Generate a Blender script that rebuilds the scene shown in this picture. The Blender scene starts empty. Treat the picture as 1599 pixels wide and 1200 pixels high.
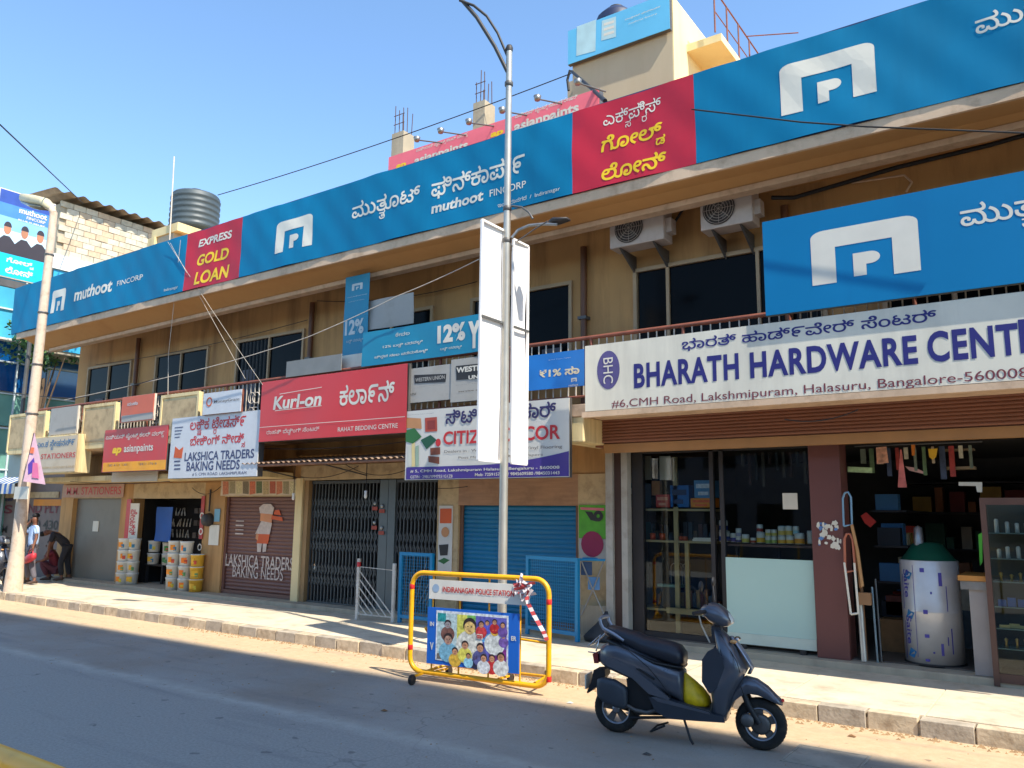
import bpy, bmesh, math, random
from mathutils import Vector, Matrix
from mathutils.geometry import delaunay_2d_cdt
random.seed(7)
SC = bpy.context.scene
COL = SC.collection
R = math.radians

# ------------------------------------------------------------------ camera
FPX, CX, CY, H, D = 1255.0, 799.5, 600.0, 2.0, 11.2646
zc = Vector((88.5, 7700, -FPX)).normalized()
xc = Vector((1826.5, 186, FPX)); xc = (xc - zc*xc.dot(zc)).normalized()
yc = zc.cross(xc)
CW = Matrix((xc, yc, zc))            # world = CW @ camera
CAMP = Vector((0, -D, H))
cd = bpy.data.cameras.new('camera'); cam = bpy.data.objects.new('camera', cd); COL.objects.link(cam)
cam.matrix_world = Matrix.Translation(CAMP) @ CW.to_4x4()
cd.sensor_width = 36; cd.lens = FPX/1599*36; cd.clip_start = .05; cd.clip_end = 2000
SC.camera = cam

# ------------------------------------------------------------------ light
SUN_EL, SUN_AZ = 52.0, 14.5          # azimuth: degrees from +x towards -y
sd = Vector((math.cos(R(SUN_EL))*math.cos(R(SUN_AZ)), -math.cos(R(SUN_EL))*math.sin(R(SUN_AZ)), math.sin(R(SUN_EL))))
W = bpy.data.worlds.new('World'); SC.world = W; W.use_nodes = True
wn = W.node_tree.nodes; wl = W.node_tree.links
sky = wn.new('ShaderNodeTexSky'); sky.sky_type = 'NISHITA'; sky.sun_disc = False
sky.sun_elevation = R(SUN_EL); sky.sun_rotation = math.atan2(sd.x, sd.y)
sky.altitude = 900; sky.air_density = 1.0; sky.dust_density = 0.35; sky.ozone_density = 1.6
tint = wn.new('ShaderNodeMix'); tint.data_type = 'RGBA'; tint.blend_type = 'MULTIPLY'; tint.inputs['Factor'].default_value = 1; tint.inputs['B'].default_value = (.88, 1.0, 1.03, 1)
wl.new(sky.outputs[0], tint.inputs['A']); wl.new(tint.outputs['Result'], wn['Background'].inputs[0]); wn['Background'].inputs[1].default_value = 0.15
sl = bpy.data.lights.new('sun', 'SUN'); sl.energy = 3.5; sl.angle = R(.53); sl.color = (1, .93, .80)
so = bpy.data.objects.new('sun', sl); COL.objects.link(so); so.rotation_euler = sd.to_track_quat('Z', 'Y').to_euler()
so.location = (20, -10, 30)
SC.view_settings.view_transform = 'Standard'; SC.view_settings.look = 'None'
SC.view_settings.exposure = 1.18; SC.view_settings.gamma = 1; SC.view_settings.use_curve_mapping = False
SC.cycles.max_bounces = 6; SC.cycles.use_denoising = True

# ------------------------------------------------------------------ measuring
def ray(px, py): return CW @ Vector((px-CX, -(py-CY), -FPX))
def PY(px, py, y):
    d = ray(px, py); return CAMP + d*((y-CAMP.y)/d.y)
def PZ(px, py, z):
    d = ray(px, py); return CAMP + d*((z-CAMP.z)/d.z)
def PX(px, py, x):
    d = ray(px, py); return CAMP + d*((x-CAMP.x)/d.x)
def RECT(tl, tr, br, bl, y):
    a, b, c, d = [PY(p[0], p[1], y) for p in (tl, tr, br, bl)]
    return ((a.x+d.x)/2, (b.x+c.x)/2, (c.z+d.z)/2, (a.z+b.z)/2)

# ------------------------------------------------------------------ materials
def lin(c):
    f = lambda v: (v/255/12.92) if v/255 <= .04045 else ((v/255+.055)/1.055)**2.4
    return tuple(f(v) for v in c)
MC = {}
def M(name, rgb, rough=.6, metal=0., var=.10, sc=3., bump=0., bsc=60., dirt=None, streak=False, coat=0., spec=None, aniso=None):
    if name in MC: return MC[name]
    m = bpy.data.materials.new(name); m.use_nodes = True; n = m.node_tree.nodes; l = m.node_tree.links
    b = n['Principled BSDF']; b.inputs['Roughness'].default_value = rough; b.inputs['Metallic'].default_value = metal
    if coat: b.inputs['Coat Weight'].default_value = coat; b.inputs['Coat Roughness'].default_value = .08
    if spec is not None: b.inputs['Specular IOR Level'].default_value = spec
    c = lin(rgb); g = n.new('ShaderNodeNewGeometry')
    no = n.new('ShaderNodeTexNoise'); no.inputs['Scale'].default_value = sc; no.inputs['Detail'].default_value = 5
    mp = n.new('ShaderNodeMapping')
    if aniso: mp.inputs['Scale'].default_value = aniso
    l.new(g.outputs['Position'], mp.inputs[0]); l.new(mp.outputs[0], no.inputs['Vector'])
    mx = n.new('ShaderNodeMix'); mx.data_type = 'RGBA'
    mx.inputs['A'].default_value = (*[v*(1-var) for v in c], 1); mx.inputs['B'].default_value = (*[min(v*(1+var), .95) for v in c], 1)
    mr = n.new('ShaderNodeMapRange'); mr.inputs[1].default_value = .3; mr.inputs[2].default_value = .7
    l.new(no.outputs[0], mr.inputs[0]); l.new(mr.outputs[0], mx.inputs['Factor'])
    out = mx.outputs['Result']
    if dirt:
        dc, amt, dsc = dirt; n2 = n.new('ShaderNodeTexNoise'); n2.inputs['Scale'].default_value = dsc; n2.inputs['Detail'].default_value = 8
        n2.inputs['Roughness'].default_value = .65
        mp2 = n.new('ShaderNodeMapping')
        if streak: mp2.inputs['Scale'].default_value = (1, 1, .12)
        l.new(g.outputs['Position'], mp2.inputs[0]); l.new(mp2.outputs[0], n2.inputs['Vector'])
        m2 = n.new('ShaderNodeMapRange'); m2.inputs[1].default_value = .48; m2.inputs[2].default_value = .72; m2.inputs[4].default_value = amt
        l.new(n2.outputs[0], m2.inputs[0]); x2 = n.new('ShaderNodeMix'); x2.data_type = 'RGBA'
        x2.inputs['B'].default_value = (*lin(dc), 1); l.new(out, x2.inputs['A']); l.new(m2.outputs[0], x2.inputs['Factor'])
        out = x2.outputs['Result']
    l.new(out, b.inputs['Base Color'])
    if bump:
        n3 = n.new('ShaderNodeTexNoise'); n3.inputs['Scale'].default_value = bsc; n3.inputs['Detail'].default_value = 4
        l.new(g.outputs['Position'], n3.inputs['Vector'])
        bp = n.new('ShaderNodeBump'); bp.inputs['Strength'].default_value = bump; bp.inputs['Distance'].default_value = .01
        l.new(n3.outputs[0], bp.inputs['Height']); l.new(bp.outputs[0], b.inputs['Normal'])
    rr = n.new('ShaderNodeMapRange'); rr.inputs[3].default_value = max(rough-.08, .02); rr.inputs[4].default_value = min(rough+.1, 1)
    l.new(no.outputs[0], rr.inputs[0]); l.new(rr.outputs[0], b.inputs['Roughness'])
    MC[name] = m; return m
def glass(name, tint=(.9, .95, .95), ior=1.45, rough=.02):
    if name in MC: return MC[name]
    m = bpy.data.materials.new(name); m.use_nodes = True; n = m.node_tree.nodes; l = m.node_tree.links
    n.remove(n['Principled BSDF'])
    t = n.new('ShaderNodeBsdfTransparent'); t.inputs[0].default_value = (*tint, 1)
    g = n.new('ShaderNodeBsdfGlossy'); g.inputs['Roughness'].default_value = rough
    f = n.new('ShaderNodeFresnel'); f.inputs[0].default_value = ior
    x = n.new('ShaderNodeMixShader'); l.new(f.outputs[0], x.inputs[0]); l.new(t.outputs[0], x.inputs[1]); l.new(g.outputs[0], x.inputs[2])
    l.new(x.outputs[0], n['Material Output'].inputs[0]); MC[name] = m; return m

# ------------------------------------------------------------------ mesh builder
class MB:
    def __init__(s): s.v = []; s.f = []; s.m = []; s.sm = []
    def add(s, vs, fs, mi=0, smooth=False):
        o = len(s.v); s.v += [tuple(v) for v in vs]
        for f in fs: s.f.append([i+o for i in f]); s.m.append(mi); s.sm.append(smooth)
        return s
    def box(s, x0, x1, y0, y1, z0, z1, mi=0):
        return s.add([(x0,y0,z0),(x1,y0,z0),(x1,y1,z0),(x0,y1,z0),(x0,y0,z1),(x1,y0,z1),(x1,y1,z1),(x0,y1,z1)],
                     [(0,3,2,1),(4,5,6,7),(0,1,5,4),(1,2,6,5),(2,3,7,6),(3,0,4,7)], mi)
    def bar(s, a, b, w, h, mi=0):              # square bar from a to b
        a = Vector(a); b = Vector(b); d = (b-a).normalized()
        u = Vector((0,0,1)) if abs(d.z) < .9 else Vector((0,1,0))
        r = d.cross(u).normalized()*w/2; t = r.cross(d).normalized()*h/2
        vs = [p+sx*r+sz*t for p in (a, b) for sx, sz in ((-1,-1),(1,-1),(1,1),(-1,1))]
        return s.add(vs, [(0,1,2,3),(7,6,5,4),(0,4,5,1),(1,5,6,2),(2,6,7,3),(3,7,4,0)], mi)
    def tube(s, pts, r, n=8, mi=0, cap=True, r2=None):
        pts = [Vector(p) for p in pts]; rings = []; prev = None
        for i, p in enumerate(pts):
            d = (pts[min(i+1, len(pts)-1)]-pts[max(i-1, 0)]).normalized()
            if prev is None:
                u = Vector((0,0,1)) if abs(d.z) < .9 else Vector((1,0,0)); a = d.cross(u).normalized()
            else: a = (prev - d*prev.dot(d)).normalized()
            prev = a; b = d.cross(a)
            rr = r if r2 is None else r+(r2-r)*i/(len(pts)-1)
            rings.append([p+(a*math.cos(2*math.pi*k/n)+b*math.sin(2*math.pi*k/n))*rr for k in range(n)])
        vs = [q for g in rings for q in g]; fs = []
        for i in range(len(pts)-1):
            for k in range(n): fs.append((i*n+k, i*n+(k+1)%n, (i+1)*n+(k+1)%n, (i+1)*n+k))
        s.add(vs, fs, mi, True)
        if cap: s.add(rings[0], [tuple(range(n))[::-1]], mi); s.add(rings[-1], [tuple(range(n))], mi)
        return s
    def lathe(s, prof, c=(0,0,0), axis='z', n=24, mi=0, smooth=True, a0=0, a1=2*math.pi):
        vs = []; full = abs(a1-a0-2*math.pi) < 1e-6; m = n if full else n+1
        for r, h in prof:
            for k in range(m):
                a = a0+(a1-a0)*k/n; x, y = r*math.cos(a), r*math.sin(a)
                v = (x, y, h) if axis == 'z' else ((x, h, y) if axis == 'y' else (h, x, y))
                vs.append((v[0]+c[0], v[1]+c[1], v[2]+c[2]))
        fs = []
        for i in range(len(prof)-1):
            for k in range(n if full else n):
                k2 = (k+1) % m
                fs.append((i*m+k, i*m+k2, (i+1)*m+k2, (i+1)*m+k) if axis != 'y' else (i*m+k, (i+1)*m+k, (i+1)*m+k2, i*m+k2))
        return s.add(vs, fs, mi, smooth)
    def prism(s, poly, y0, y1, mi=0, smooth=False):   # poly in (x,z)
        n = len(poly); vs = [(x, y0, z) for x, z in poly]+[(x, y1, z) for x, z in poly]
        a = sum(poly[i][0]*poly[(i+1)%n][1]-poly[(i+1)%n][0]*poly[i][1] for i in range(n))
        fr = tuple(range(n)); bk = tuple(range(2*n-1, n-1, -1))
        sides = [(i, i+n, (i+1)%n+n, (i+1)%n) for i in range(n)]
        if a < 0: fr = fr[::-1]; bk = bk[::-1]; sides = [t[::-1] for t in sides]
        s.add(vs, [fr, bk], mi, smooth); s.add(vs, sides, mi, smooth); return s
    def loft(s, rings, axis='x', n=20, e=2.6, mi=0):   # ring: (pos, c1, c2, h1, h2)
        vs = []
        for (p, c1, c2, h1, h2) in rings:
            for k in range(n):
                a = 2*math.pi*k/n; ca, sa = math.cos(a), math.sin(a)
                u = math.copysign(abs(ca)**(2/e), ca)*h1+c1; v = math.copysign(abs(sa)**(2/e), sa)*h2+c2
                vs.append((p, u, v) if axis == 'x' else (u, v, p))
        fs = [(i*n+k, i*n+(k+1)%n, (i+1)*n+(k+1)%n, (i+1)*n+k) for i in range(len(rings)-1) for k in range(n)]
        fs += [tuple(range(n))[::-1], tuple((len(rings)-1)*n+k for k in range(n))]
        return s.add(vs, fs, mi, True)
    def ell(s, c, r, n=14, m=9, mi=0):
        prof = [(math.sin(math.pi*i/m), -math.cos(math.pi*i/m)) for i in range(m+1)]
        vs = [(c[0]+q*r[0]*math.cos(2*math.pi*k/n), c[1]+q*r[1]*math.sin(2*math.pi*k/n), c[2]+h*r[2]) for q, h in prof for k in range(n)]
        fs = [(i*n+k, i*n+(k+1)%n, (i+1)*n+(k+1)%n, (i+1)*n+k) for i in range(m) for k in range(n)]
        return s.add(vs, fs, mi, True)
    def mesh(s, name, mats, off=(0,0,0), fix=False):
        me = bpy.data.meshes.new(name)
        me.from_pydata([(v[0]-off[0], v[1]-off[1], v[2]-off[2]) for v in s.v], [], s.f)
        for m in (mats if isinstance(mats, (list, tuple)) else [mats]): me.materials.append(m)
        me.polygons.foreach_set('material_index', s.m); me.polygons.foreach_set('use_smooth', s.sm)
        if fix:
            bm = bmesh.new(); bm.from_mesh(me); bmesh.ops.remove_doubles(bm, verts=bm.verts, dist=1e-5)
            bmesh.ops.recalc_face_normals(bm, faces=bm.faces); bm.to_mesh(me); bm.free()
        me.update(); return me
    def build(s, name, mats, parent=None, local=False, bevel=0, fix=False, label=None):
        off = (0,0,0)
        if parent is not None and not local: off = org(parent)
        o = bpy.data.objects.new(name, s.mesh(name, mats, off, fix)); COL.objects.link(o)
        if parent is not None: o.parent = parent
        if bevel:
            b = o.modifiers.new('bevel', 'BEVEL'); b.width = bevel; b.segments = 2; b.limit_method = 'ANGLE'
        if label: o['label'] = label
        return o
def org(o):
    p = Vector((0,0,0))
    while o is not None: p += o.location; o = o.parent
    return p
def tag(o, label=None, cat=None, group=None, kind=None):
    if label: o['label'] = label
    if cat: o['category'] = cat
    if group: o['group'] = group
    if kind: o['kind'] = kind
    return o
def thing(name, label, cat, loc=(0,0,0), rz=0, group=None):
    o = bpy.data.objects.new(name, None); COL.objects.link(o); o.location = loc; o.rotation_euler = (0,0,rz)
    o.empty_display_size = .2
    return tag(o, label, cat, group)
def struct(name, mb, mats, **k): return tag(mb.build(name, mats, **k), kind='structure')
def single(name, mb, mats, label, cat, group=None, **k):   # thing that is one mesh; origin at its base
    xs = [v[0] for v in mb.v]; ys = [v[1] for v in mb.v]; zs = [v[2] for v in mb.v]
    c = ((min(xs)+max(xs))/2, (min(ys)+max(ys))/2, min(zs))
    o = bpy.data.objects.new(name, mb.mesh(name, mats, c, k.get('fix', False))); COL.objects.link(o); o.location = c
    if k.get('bevel'):
        b = o.modifiers.new('bevel', 'BEVEL'); b.width = k['bevel']; b.segments = 2; b.limit_method = 'ANGLE'
    return tag(o, label, cat, group)
def inst(src, parent, loc, name=None):
    c = src.copy(); COL.objects.link(c); c.parent = parent; c.location = loc; return c
def dup(root, loc, rz=None, label=None, group=None):
    r = root.copy(); COL.objects.link(r); r.location = loc
    if rz is not None: r.rotation_euler = (0,0,rz)
    if label: r['label'] = label
    if group: r['group'] = group
    for ch in list(root.children):
        c = ch.copy(); COL.objects.link(c); c.parent = r
        for g in list(ch.children):
            d = g.copy(); COL.objects.link(d); d.parent = c
    return r
def sm(t): return t*t*(3-2*t)
def arcpts(c, r, a0, a1, n, f): return [f(c[0]+r*math.cos(R(a0+(a1-a0)*i/n)), c[1]+r*math.sin(R(a0+(a1-a0)*i/n))) for i in range(n+1)]

# ------------------------------------------------------------------ lettering
GC = {}

_cu = bpy.data.curves.new('g', 'FONT'); _cu.resolution_u = 4; _go = bpy.data.objects.new('g', _cu); COL.objects.link(_go)
def _ev(body, bold, raw=False):
    kn = '\u0c80' <= body[0] <= '\u0cff'
    _cu.fill_mode = 'NONE' if kn else 'BOTH'; _cu.body = body; _cu.offset = bold; bpy.context.view_layer.update()
    ev = _go.evaluated_get(bpy.context.evaluated_depsgraph_get()); me = ev.to_mesh()
    if not kn or raw:
        r = ([tuple(v.co)[:2] for v in me.vertices], [tuple(p.vertices) for p in me.polygons]); ev.to_mesh_clear(); return r
    pts = [tuple(v.co)[:2] for v in me.vertices]; nb = {}
    for e in me.edges: a, b = e.vertices; nb.setdefault(a, []).append(b); nb.setdefault(b, []).append(a)
    ev.to_mesh_clear(); seen = set(); loops = []
    for s0 in nb:                                       # walk the closed outlines
        if s0 in seen: continue
        lp_ = [s0]; seen.add(s0); cur = s0
        while True:
            nx = [k for k in nb[cur] if k not in seen]
            if not nx: break
            cur = min(nx, key=lambda k: abs(k-cur)); seen.add(cur); lp_.append(cur)
        if len(lp_) > 2: loops.append([pts[k] for k in lp_] if lp_[1] > lp_[0] and lp_[1]-lp_[0] == 1 else [pts[k] for k in [lp_[0]]+lp_[:0:-1]])
    if not loops: return ([], [])
    V0 = []; E0 = []
    for p in loops: o = len(V0); V0 += [Vector(q) for q in p]; E0 += [(o+k, o+(k+1) % len(p)) for k in range(len(p))]
    vo, eo, fo = delaunay_2d_cdt(V0, E0, [], 0, 1e-6)[:3]
    def wind(x, y):
        w = 0
        for p in loops:
            for k in range(len(p)):
                (x1, y1), (x2, y2) = p[k-1], p[k]
                if (y1 <= y) != (y2 <= y):
                    if x1+(y-y1)/(y2-y1)*(x2-x1) > x: w += 1 if y2 > y1 else -1
        return w
    F = []
    for f in fo:
        cx_ = sum(vo[k][0] for k in f)/len(f); cy_ = sum(vo[k][1] for k in f)/len(f)
        if wind(cx_, cy_): F.append(tuple(f))
    return ([tuple(v) for v in vo], F)
def glyph(c, bold):
    k = (c, round(bold, 4))
    if k not in GC:
        v, f = ([], []) if c == ' ' else _ev(c, bold)
        if 'I' not in GC: GC['I'] = max(p[0] for p in _ev('M', 0, True)[0])
        adv = max(p[0] for p in _ev(c+'M', 0, True)[0])-GC['I']
        GC[k] = (v, f, adv)
    return GC[k]
def layout(s, bold=0., track=0.):
    x = 0; vs = []; fs = []; lay = []; sub = False; px = 0; pa = .6; i = 0
    for c in s:
        if c == '_': sub = True; continue
        kn = '\u0c80' <= c <= '\u0cff'
        v, f, a = glyph(c, 0 if kn else bold)
        if kn and bold > .004:                      # thicken by overprinting, these shapes do not offset cleanly
            v0, f0 = v, f; v = []; f = []
            for j, (ex, ey) in enumerate(((0, 0), (bold, .3*bold), (-bold, -.3*bold), (.3*bold, -bold), (-.3*bold, bold))):
                f = f+[tuple(q+len(v) for q in t) for t in f0]; v = v+[(p[0]+ex, p[1]+ey) for p in v0]
        if sub: sx, ox, oy = .58, px+pa*.28, -.42
        else: sx, ox, oy = 1, x, 0
        o = len(vs); vs += [(p[0]*sx+ox, p[1]*sx+oy) for p in v]; lay += [(i % 3)+(.2*(k_//max(1, len(v)//5)) if kn and bold > .004 else 0) for k_ in range(len(v))]
        fs += [tuple(q+o for q in t) for t in f]
        if not sub:
            if a > .15: px, pa = x, a
            x += a+(track if a > .1 else 0)
        sub = False; i += 1
    return vs, fs, lay
def text(parent, s, xl, xr, pb, pt, y, mat, bold=.0, slant=0., wr=None, name='lettering', fx=None, track=0., off=.006, cc=False, label=None):
    """fits string s between pixel columns xl..xr and the heights of pixels pb, pt, all taken on the sign's own plane y"""
    vs, fs, lay = layout(s, bold, track)
    x0 = PY(xl, pb[1], y).x; z0 = PY(pb[0], pb[1], y).z; z1 = PY(pt[0], pt[1], y).z
    mn = min(v[0] for v in vs); mx = max(v[0] for v in vs); b0 = min(v[1] for v in vs); b1 = max(v[1] for v in vs)
    if xr is None: x1 = x0+(mx-mn)*(z1-z0)/(b1-b0)*(fx or 1)
    else: x1 = PY(xr, pt[1], y).x
    out = []
    for (u, v), la in zip(vs, lay):
        t = (v-b0)/(b1-b0); x = x0+(u-mn)/(mx-mn)*(x1-x0)+slant*(t-.5)*(z1-z0); z = z0+t*(z1-z0)
        out.append((x, y-off-.0004*la+(wr(x, z) if wr else 0), z))
    if wr: out = [(x, y-.0004*la, z) for (x, _, z), la in zip(out, lay)]
    mb = MB(); mb.add(out, fs)
    if not wr: return mb.build(name, mat, parent, label=label)
    o = mb.build(name, mat, parent, label=label)        # cut long faces so the print follows the cloth
    return conform(o, parent, wr)
def conform(o, parent, wr):
    bm = bmesh.new(); bm.from_mesh(o.data); bmesh.ops.triangulate(bm, faces=bm.faces)
    for _ in range(3):
        es = [e for e in bm.edges if e.calc_length() > .14]
        if not es: break
        bmesh.ops.subdivide_edges(bm, edges=es, cuts=1); bmesh.ops.triangulate(bm, faces=[f for f in bm.faces if len(f.verts) > 3])
    og = org(parent)
    for v in bm.verts: v.co.y += -.004+wr(v.co.x+og.x, v.co.z+og.z)
    bm.to_mesh(o.data); bm.free(); return o
def textbox(parent, s, x0, x1, z0, z1, y, mat, bold=0., slant=0, name='lettering', T=None, off=.004, rot=False):
    vs, fs, lay = layout(s, bold)
    mn = min(v[0] for v in vs); mx = max(v[0] for v in vs); b0 = min(v[1] for v in vs); b1 = max(v[1] for v in vs)
    out = []
    for (u, v), la in zip(vs, lay):
        a = (u-mn)/(mx-mn); t = (v-b0)/(b1-b0)
        if rot: a, t = t, 1-a
        x = x0+a*(x1-x0)+slant*(t-.5)*(z1-z0); z = z0+t*(z1-z0); q = (x, y-off-.0004*la, z)
        out.append(T(*q) if T else q)
    mb = MB(); mb.add(out, fs); return mb.build(name, mat, parent, local=T is not None)
def logo(parent, bl, tr, y, mat, wr=None, off=.006, box=None):
    if box: x0, x1, z0, z1 = box
    else:
        a = PY(*bl, y); b = PY(*tr, y); x0, x1, z0, z1 = a.x, b.x, a.z, b.z
    def q(u, v):
        x = x0+u*(x1-x0); z = z0+v*(z1-z0); return (x, y-(0 if wr else off), z)
    mb = MB()
    r = .13
    co = [(r*(1-math.cos(R(t))), 1-r*(1-math.sin(R(t)))) for t in range(0, 91, 15)]
    outer = [(0, .02)]+co+[(1-p[0], p[1]) for p in co[::-1]]+[(1, .02)]
    ring = [q(*p) for p in outer]
    inn = [(.235, .0), (.235, .66), (.765, .66), (.765, .0)]
    # left leg, top bar, right leg as quads
    mb.add([q(0,.0), q(.235,.0), q(.235,.66), q(0,.66)], [(0,1,2,3)])
    mb.add([q(.765,.0), q(1,.0), q(1,.66), q(.765,.66)], [(0,1,2,3)])
    top = [q(0,.66), q(1,.66)]+[q(1-p[0], p[1]) for p in co]+[q(*p) for p in co[::-1]]
    mb.add(top, [tuple(range(len(top)))])
    mb.add([q(.40,.06), q(.52,.06), q(.52,.30), q(.52,.48), q(.40,.48)], [(0,1,2,3,4)])
    pr = [q(.52,.26), q(.56,.26)]+[q(.56+.09*math.sin(R(t)), .37-.11*math.cos(R(t))) for t in range(15, 180, 15)]+[q(.56,.48), q(.52,.48)]
    mb.add(pr, [tuple(range(len(pr)))])
    o = mb.build('logo', mat, parent)
    return conform(o, parent, wr) if wr else o
def wrinkle(amp=.012, seed=0.):
    def f(x, z): return amp*(math.sin(x*1.9+z*1.3+seed)+.6*math.sin(x*4.3-z*2.9+seed*2)+.35*math.sin(x*9.1+z*7.7+seed))
    return f
def sheet(x0, x1, z0, z1, y, wr, nx, nz, th=.004):
    mb = MB(); vs = []
    for s_ in (0, th):
        for j in range(nz+1):
            for i in range(nx+1):
                x = x0+(x1-x0)*i/nx; z = z0+(z1-z0)*j/nz; vs.append((x, y+s_+(wr(x, z) if wr else 0), z))
    n = (nx+1)*(nz+1); fs = []
    for j in range(nz):
        for i in range(nx):
            a = j*(nx+1)+i; fs.append((a, a+1, a+nx+2, a+nx+1)); fs.append((n+a, n+a+nx+1, n+a+nx+2, n+a+1))
    mb.add(vs, fs, 0, True); return mb
WHT = None
def sign(name, label, rect, y, mat, frame=None, th=.05, cat='sign', group=None, wr=None, fw=.035, face='panel', grid=(16,6)):
    x0, x1, z0, z1 = rect
    t = thing(name, label, cat, ((x0+x1)/2, y, z0), group=group)
    if wr: sheet(x0, x1, z0, z1, y, wr, *grid).build(face, mat, t); yy = y+.03
    else: MB().box(x0, x1, y, y+.012, z0, z1).build(face, mat, t); yy = y+.014
    if frame:
        mb = MB(); f = fw
        mb.box(x0-.006, x1+.006, yy, yy+th, z0-.006, z0+f).box(x0-.006, x1+.006, yy, yy+th, z1-f, z1+.006)
        mb.box(x0-.006, x0+f, yy, yy+th, z0+f, z1-f).box(x1-f, x1+.006, yy, yy+th, z0+f, z1-f)
        k = max(1, int((x1-x0)/1.2))
        for i in range(1, k): xx = x0+(x1-x0)*i/k; mb.box(xx-.015, xx+.015, yy, yy+th*.8, z0+f, z1-f)
        mb.build('frame', frame, t)
    return t
# ------------------------------------------------------------------ materials in use
asph = bpy.data.materials.new('asphalt'); asph.use_nodes = True
def build_asphalt():
    n = asph.node_tree.nodes; l = asph.node_tree.links; b = n['Principled BSDF']
    g = n.new('ShaderNodeNewGeometry'); sp = n.new('ShaderNodeSeparateXYZ'); l.new(g.outputs['Position'], sp.inputs[0])
    def noise(sc, det=6, ro=.6, stretch=None):
        t = n.new('ShaderNodeTexNoise'); t.inputs['Scale'].default_value = sc; t.inputs['Detail'].default_value = det; t.inputs['Roughness'].default_value = ro
        if stretch:
            mp = n.new('ShaderNodeMapping'); mp.inputs['Scale'].default_value = stretch; l.new(g.outputs['Position'], mp.inputs[0]); l.new(mp.outputs[0], t.inputs['Vector'])
        else: l.new(g.outputs['Position'], t.inputs['Vector'])
        return t.outputs[0]
    def mr(a, x0, x1, y0=0., y1=1.):
        t = n.new('ShaderNodeMapRange'); l.new(a, t.inputs[0]); t.inputs[1].default_value = x0; t.inputs[2].default_value = x1; t.inputs[3].default_value = y0; t.inputs[4].default_value = y1; return t.outputs[0]
    def ma(op, a, b_):
        t = n.new('ShaderNodeMath'); t.operation = op
        for i, q in enumerate((a, b_)):
            if isinstance(q, (int, float)): t.inputs[i].default_value = q
            else: l.new(q, t.inputs[i])
        return t.outputs[0]
    def mix(f, a, b_):
        t = n.new('ShaderNodeMix'); t.data_type = 'RGBA'; l.new(f, t.inputs['Factor'])
        for k, q in (('A', a), ('B', b_)):
            if isinstance(q, tuple): t.inputs[k].default_value = (*lin(q), 1)
            else: l.new(q, t.inputs[k])
        return t.outputs['Result']
    base = mix(mr(noise(55, 8, .8), .3, .7), (130, 128, 122), (166, 162, 154))
    base = mix(mr(noise(.7, 4), .35, .7), base, (138, 128, 116))
    yy = ma('ADD', sp.outputs[1], mr(noise(.6, 5), 0, 1, -.35, .35))
    far = mr(yy, -5.55, -5.45)                       # newer, darker and browner strip by the kerb
    base = mix(far, mix(mr(noise(40, 6, .7), .3, .7), (130, 128, 122), (166, 162, 154)), base)
    wob = ma('ADD', sp.outputs[1], mr(noise(1.6, 6), 0, 1, -.16, .16))
    seam = ma('MULTIPLY', mr(ma('ABSOLUTE', ma('ADD', wob, 5.5), 0), .0, .20, 1, 0), mr(noise(5, 6, .7), .3, .62, .1, .75))
    base = mix(seam, base, (182, 178, 168))
    xw = ma('ADD', sp.outputs[0], mr(noise(1.3, 6), 0, 1, -.2, .2))
    sm2 = ma('MULTIPLY', mr(ma('ABSOLUTE', ma('ADD', xw, 3.9), 0), 0, .09, .5, 0), mr(yy, -5.6, -5.8))
    base = mix(sm2, base, (172, 169, 160))
    dn = ma('ADD', sp.outputs[1], mr(noise(.9, 7, .7), 0, 1, -.38, .38))
    base = mix(mr(dn, -3.8, -3.35, 0, .9), base, mix(mr(noise(9, 8, .8), .3, .7), (190, 158, 120), (214, 186, 148)))
    dd = ma('MULTIPLY', mr(dn, -5.6, -3.7), mr(noise(3, 8, .7), .45, .75, 0, .22))
    base = mix(dd, base, (184, 158, 126))
    # fine cracks, tyre polish and oil spots
    vo = n.new('ShaderNodeTexVoronoi'); vo.feature = 'DISTANCE_TO_EDGE'; vo.inputs['Scale'].default_value = .9
    wv = n.new('ShaderNodeVectorMath'); wv.operation = 'ADD'; tn = n.new('ShaderNodeTexNoise'); tn.inputs['Scale'].default_value = 2.5
    sc_ = n.new('ShaderNodeVectorMath'); sc_.operation = 'SCALE'; sc_.inputs['Scale'].default_value = .5
    l.new(g.outputs['Position'], tn.inputs['Vector']); l.new(tn.outputs['Color'], sc_.inputs[0]); l.new(g.outputs['Position'], wv.inputs[0]); l.new(sc_.outputs[0], wv.inputs[1]); l.new(wv.outputs[0], vo.inputs['Vector'])
    cr = ma('MULTIPLY', mr(vo.outputs['Distance'], 0, .009, .4, 0), mr(noise(.5, 3), .5, .62))
    base = mix(cr, base, (60, 60, 60))
    base = mix(mr(noise(1.1, 3, .5, (.35, 2.6, 1)), .58, .75, 0, .35), base, (96, 96, 98))
    base = mix(mr(noise(7, 2, .4), .70, .74, 0, .5), base, (58, 58, 60))
    l.new(base, b.inputs['Base Color']); l.new(mr(noise(20), .2, .8, .62, .9), b.inputs['Roughness'])
    bp = n.new('ShaderNodeBump'); bp.inputs['Strength'].default_value = .55; bp.inputs['Distance'].default_value = .012
    l.new(ma('ADD', noise(120, 4, .8), ma('MULTIPLY', noise(4, 4), 2.)), bp.inputs['Height']); l.new(bp.outputs[0], b.inputs['Normal'])
build_asphalt()
m_walk = M('walk', (206, 191, 166), .85, var=.10, sc=1.2, bump=.35, bsc=45, dirt=((150, 132, 108), .6, 3.5))
m_kerb = M('kerb', (196, 178, 150), .9, var=.18, sc=6, bump=.6, bsc=25, dirt=((128, 104, 78), .7, 7))
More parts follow.
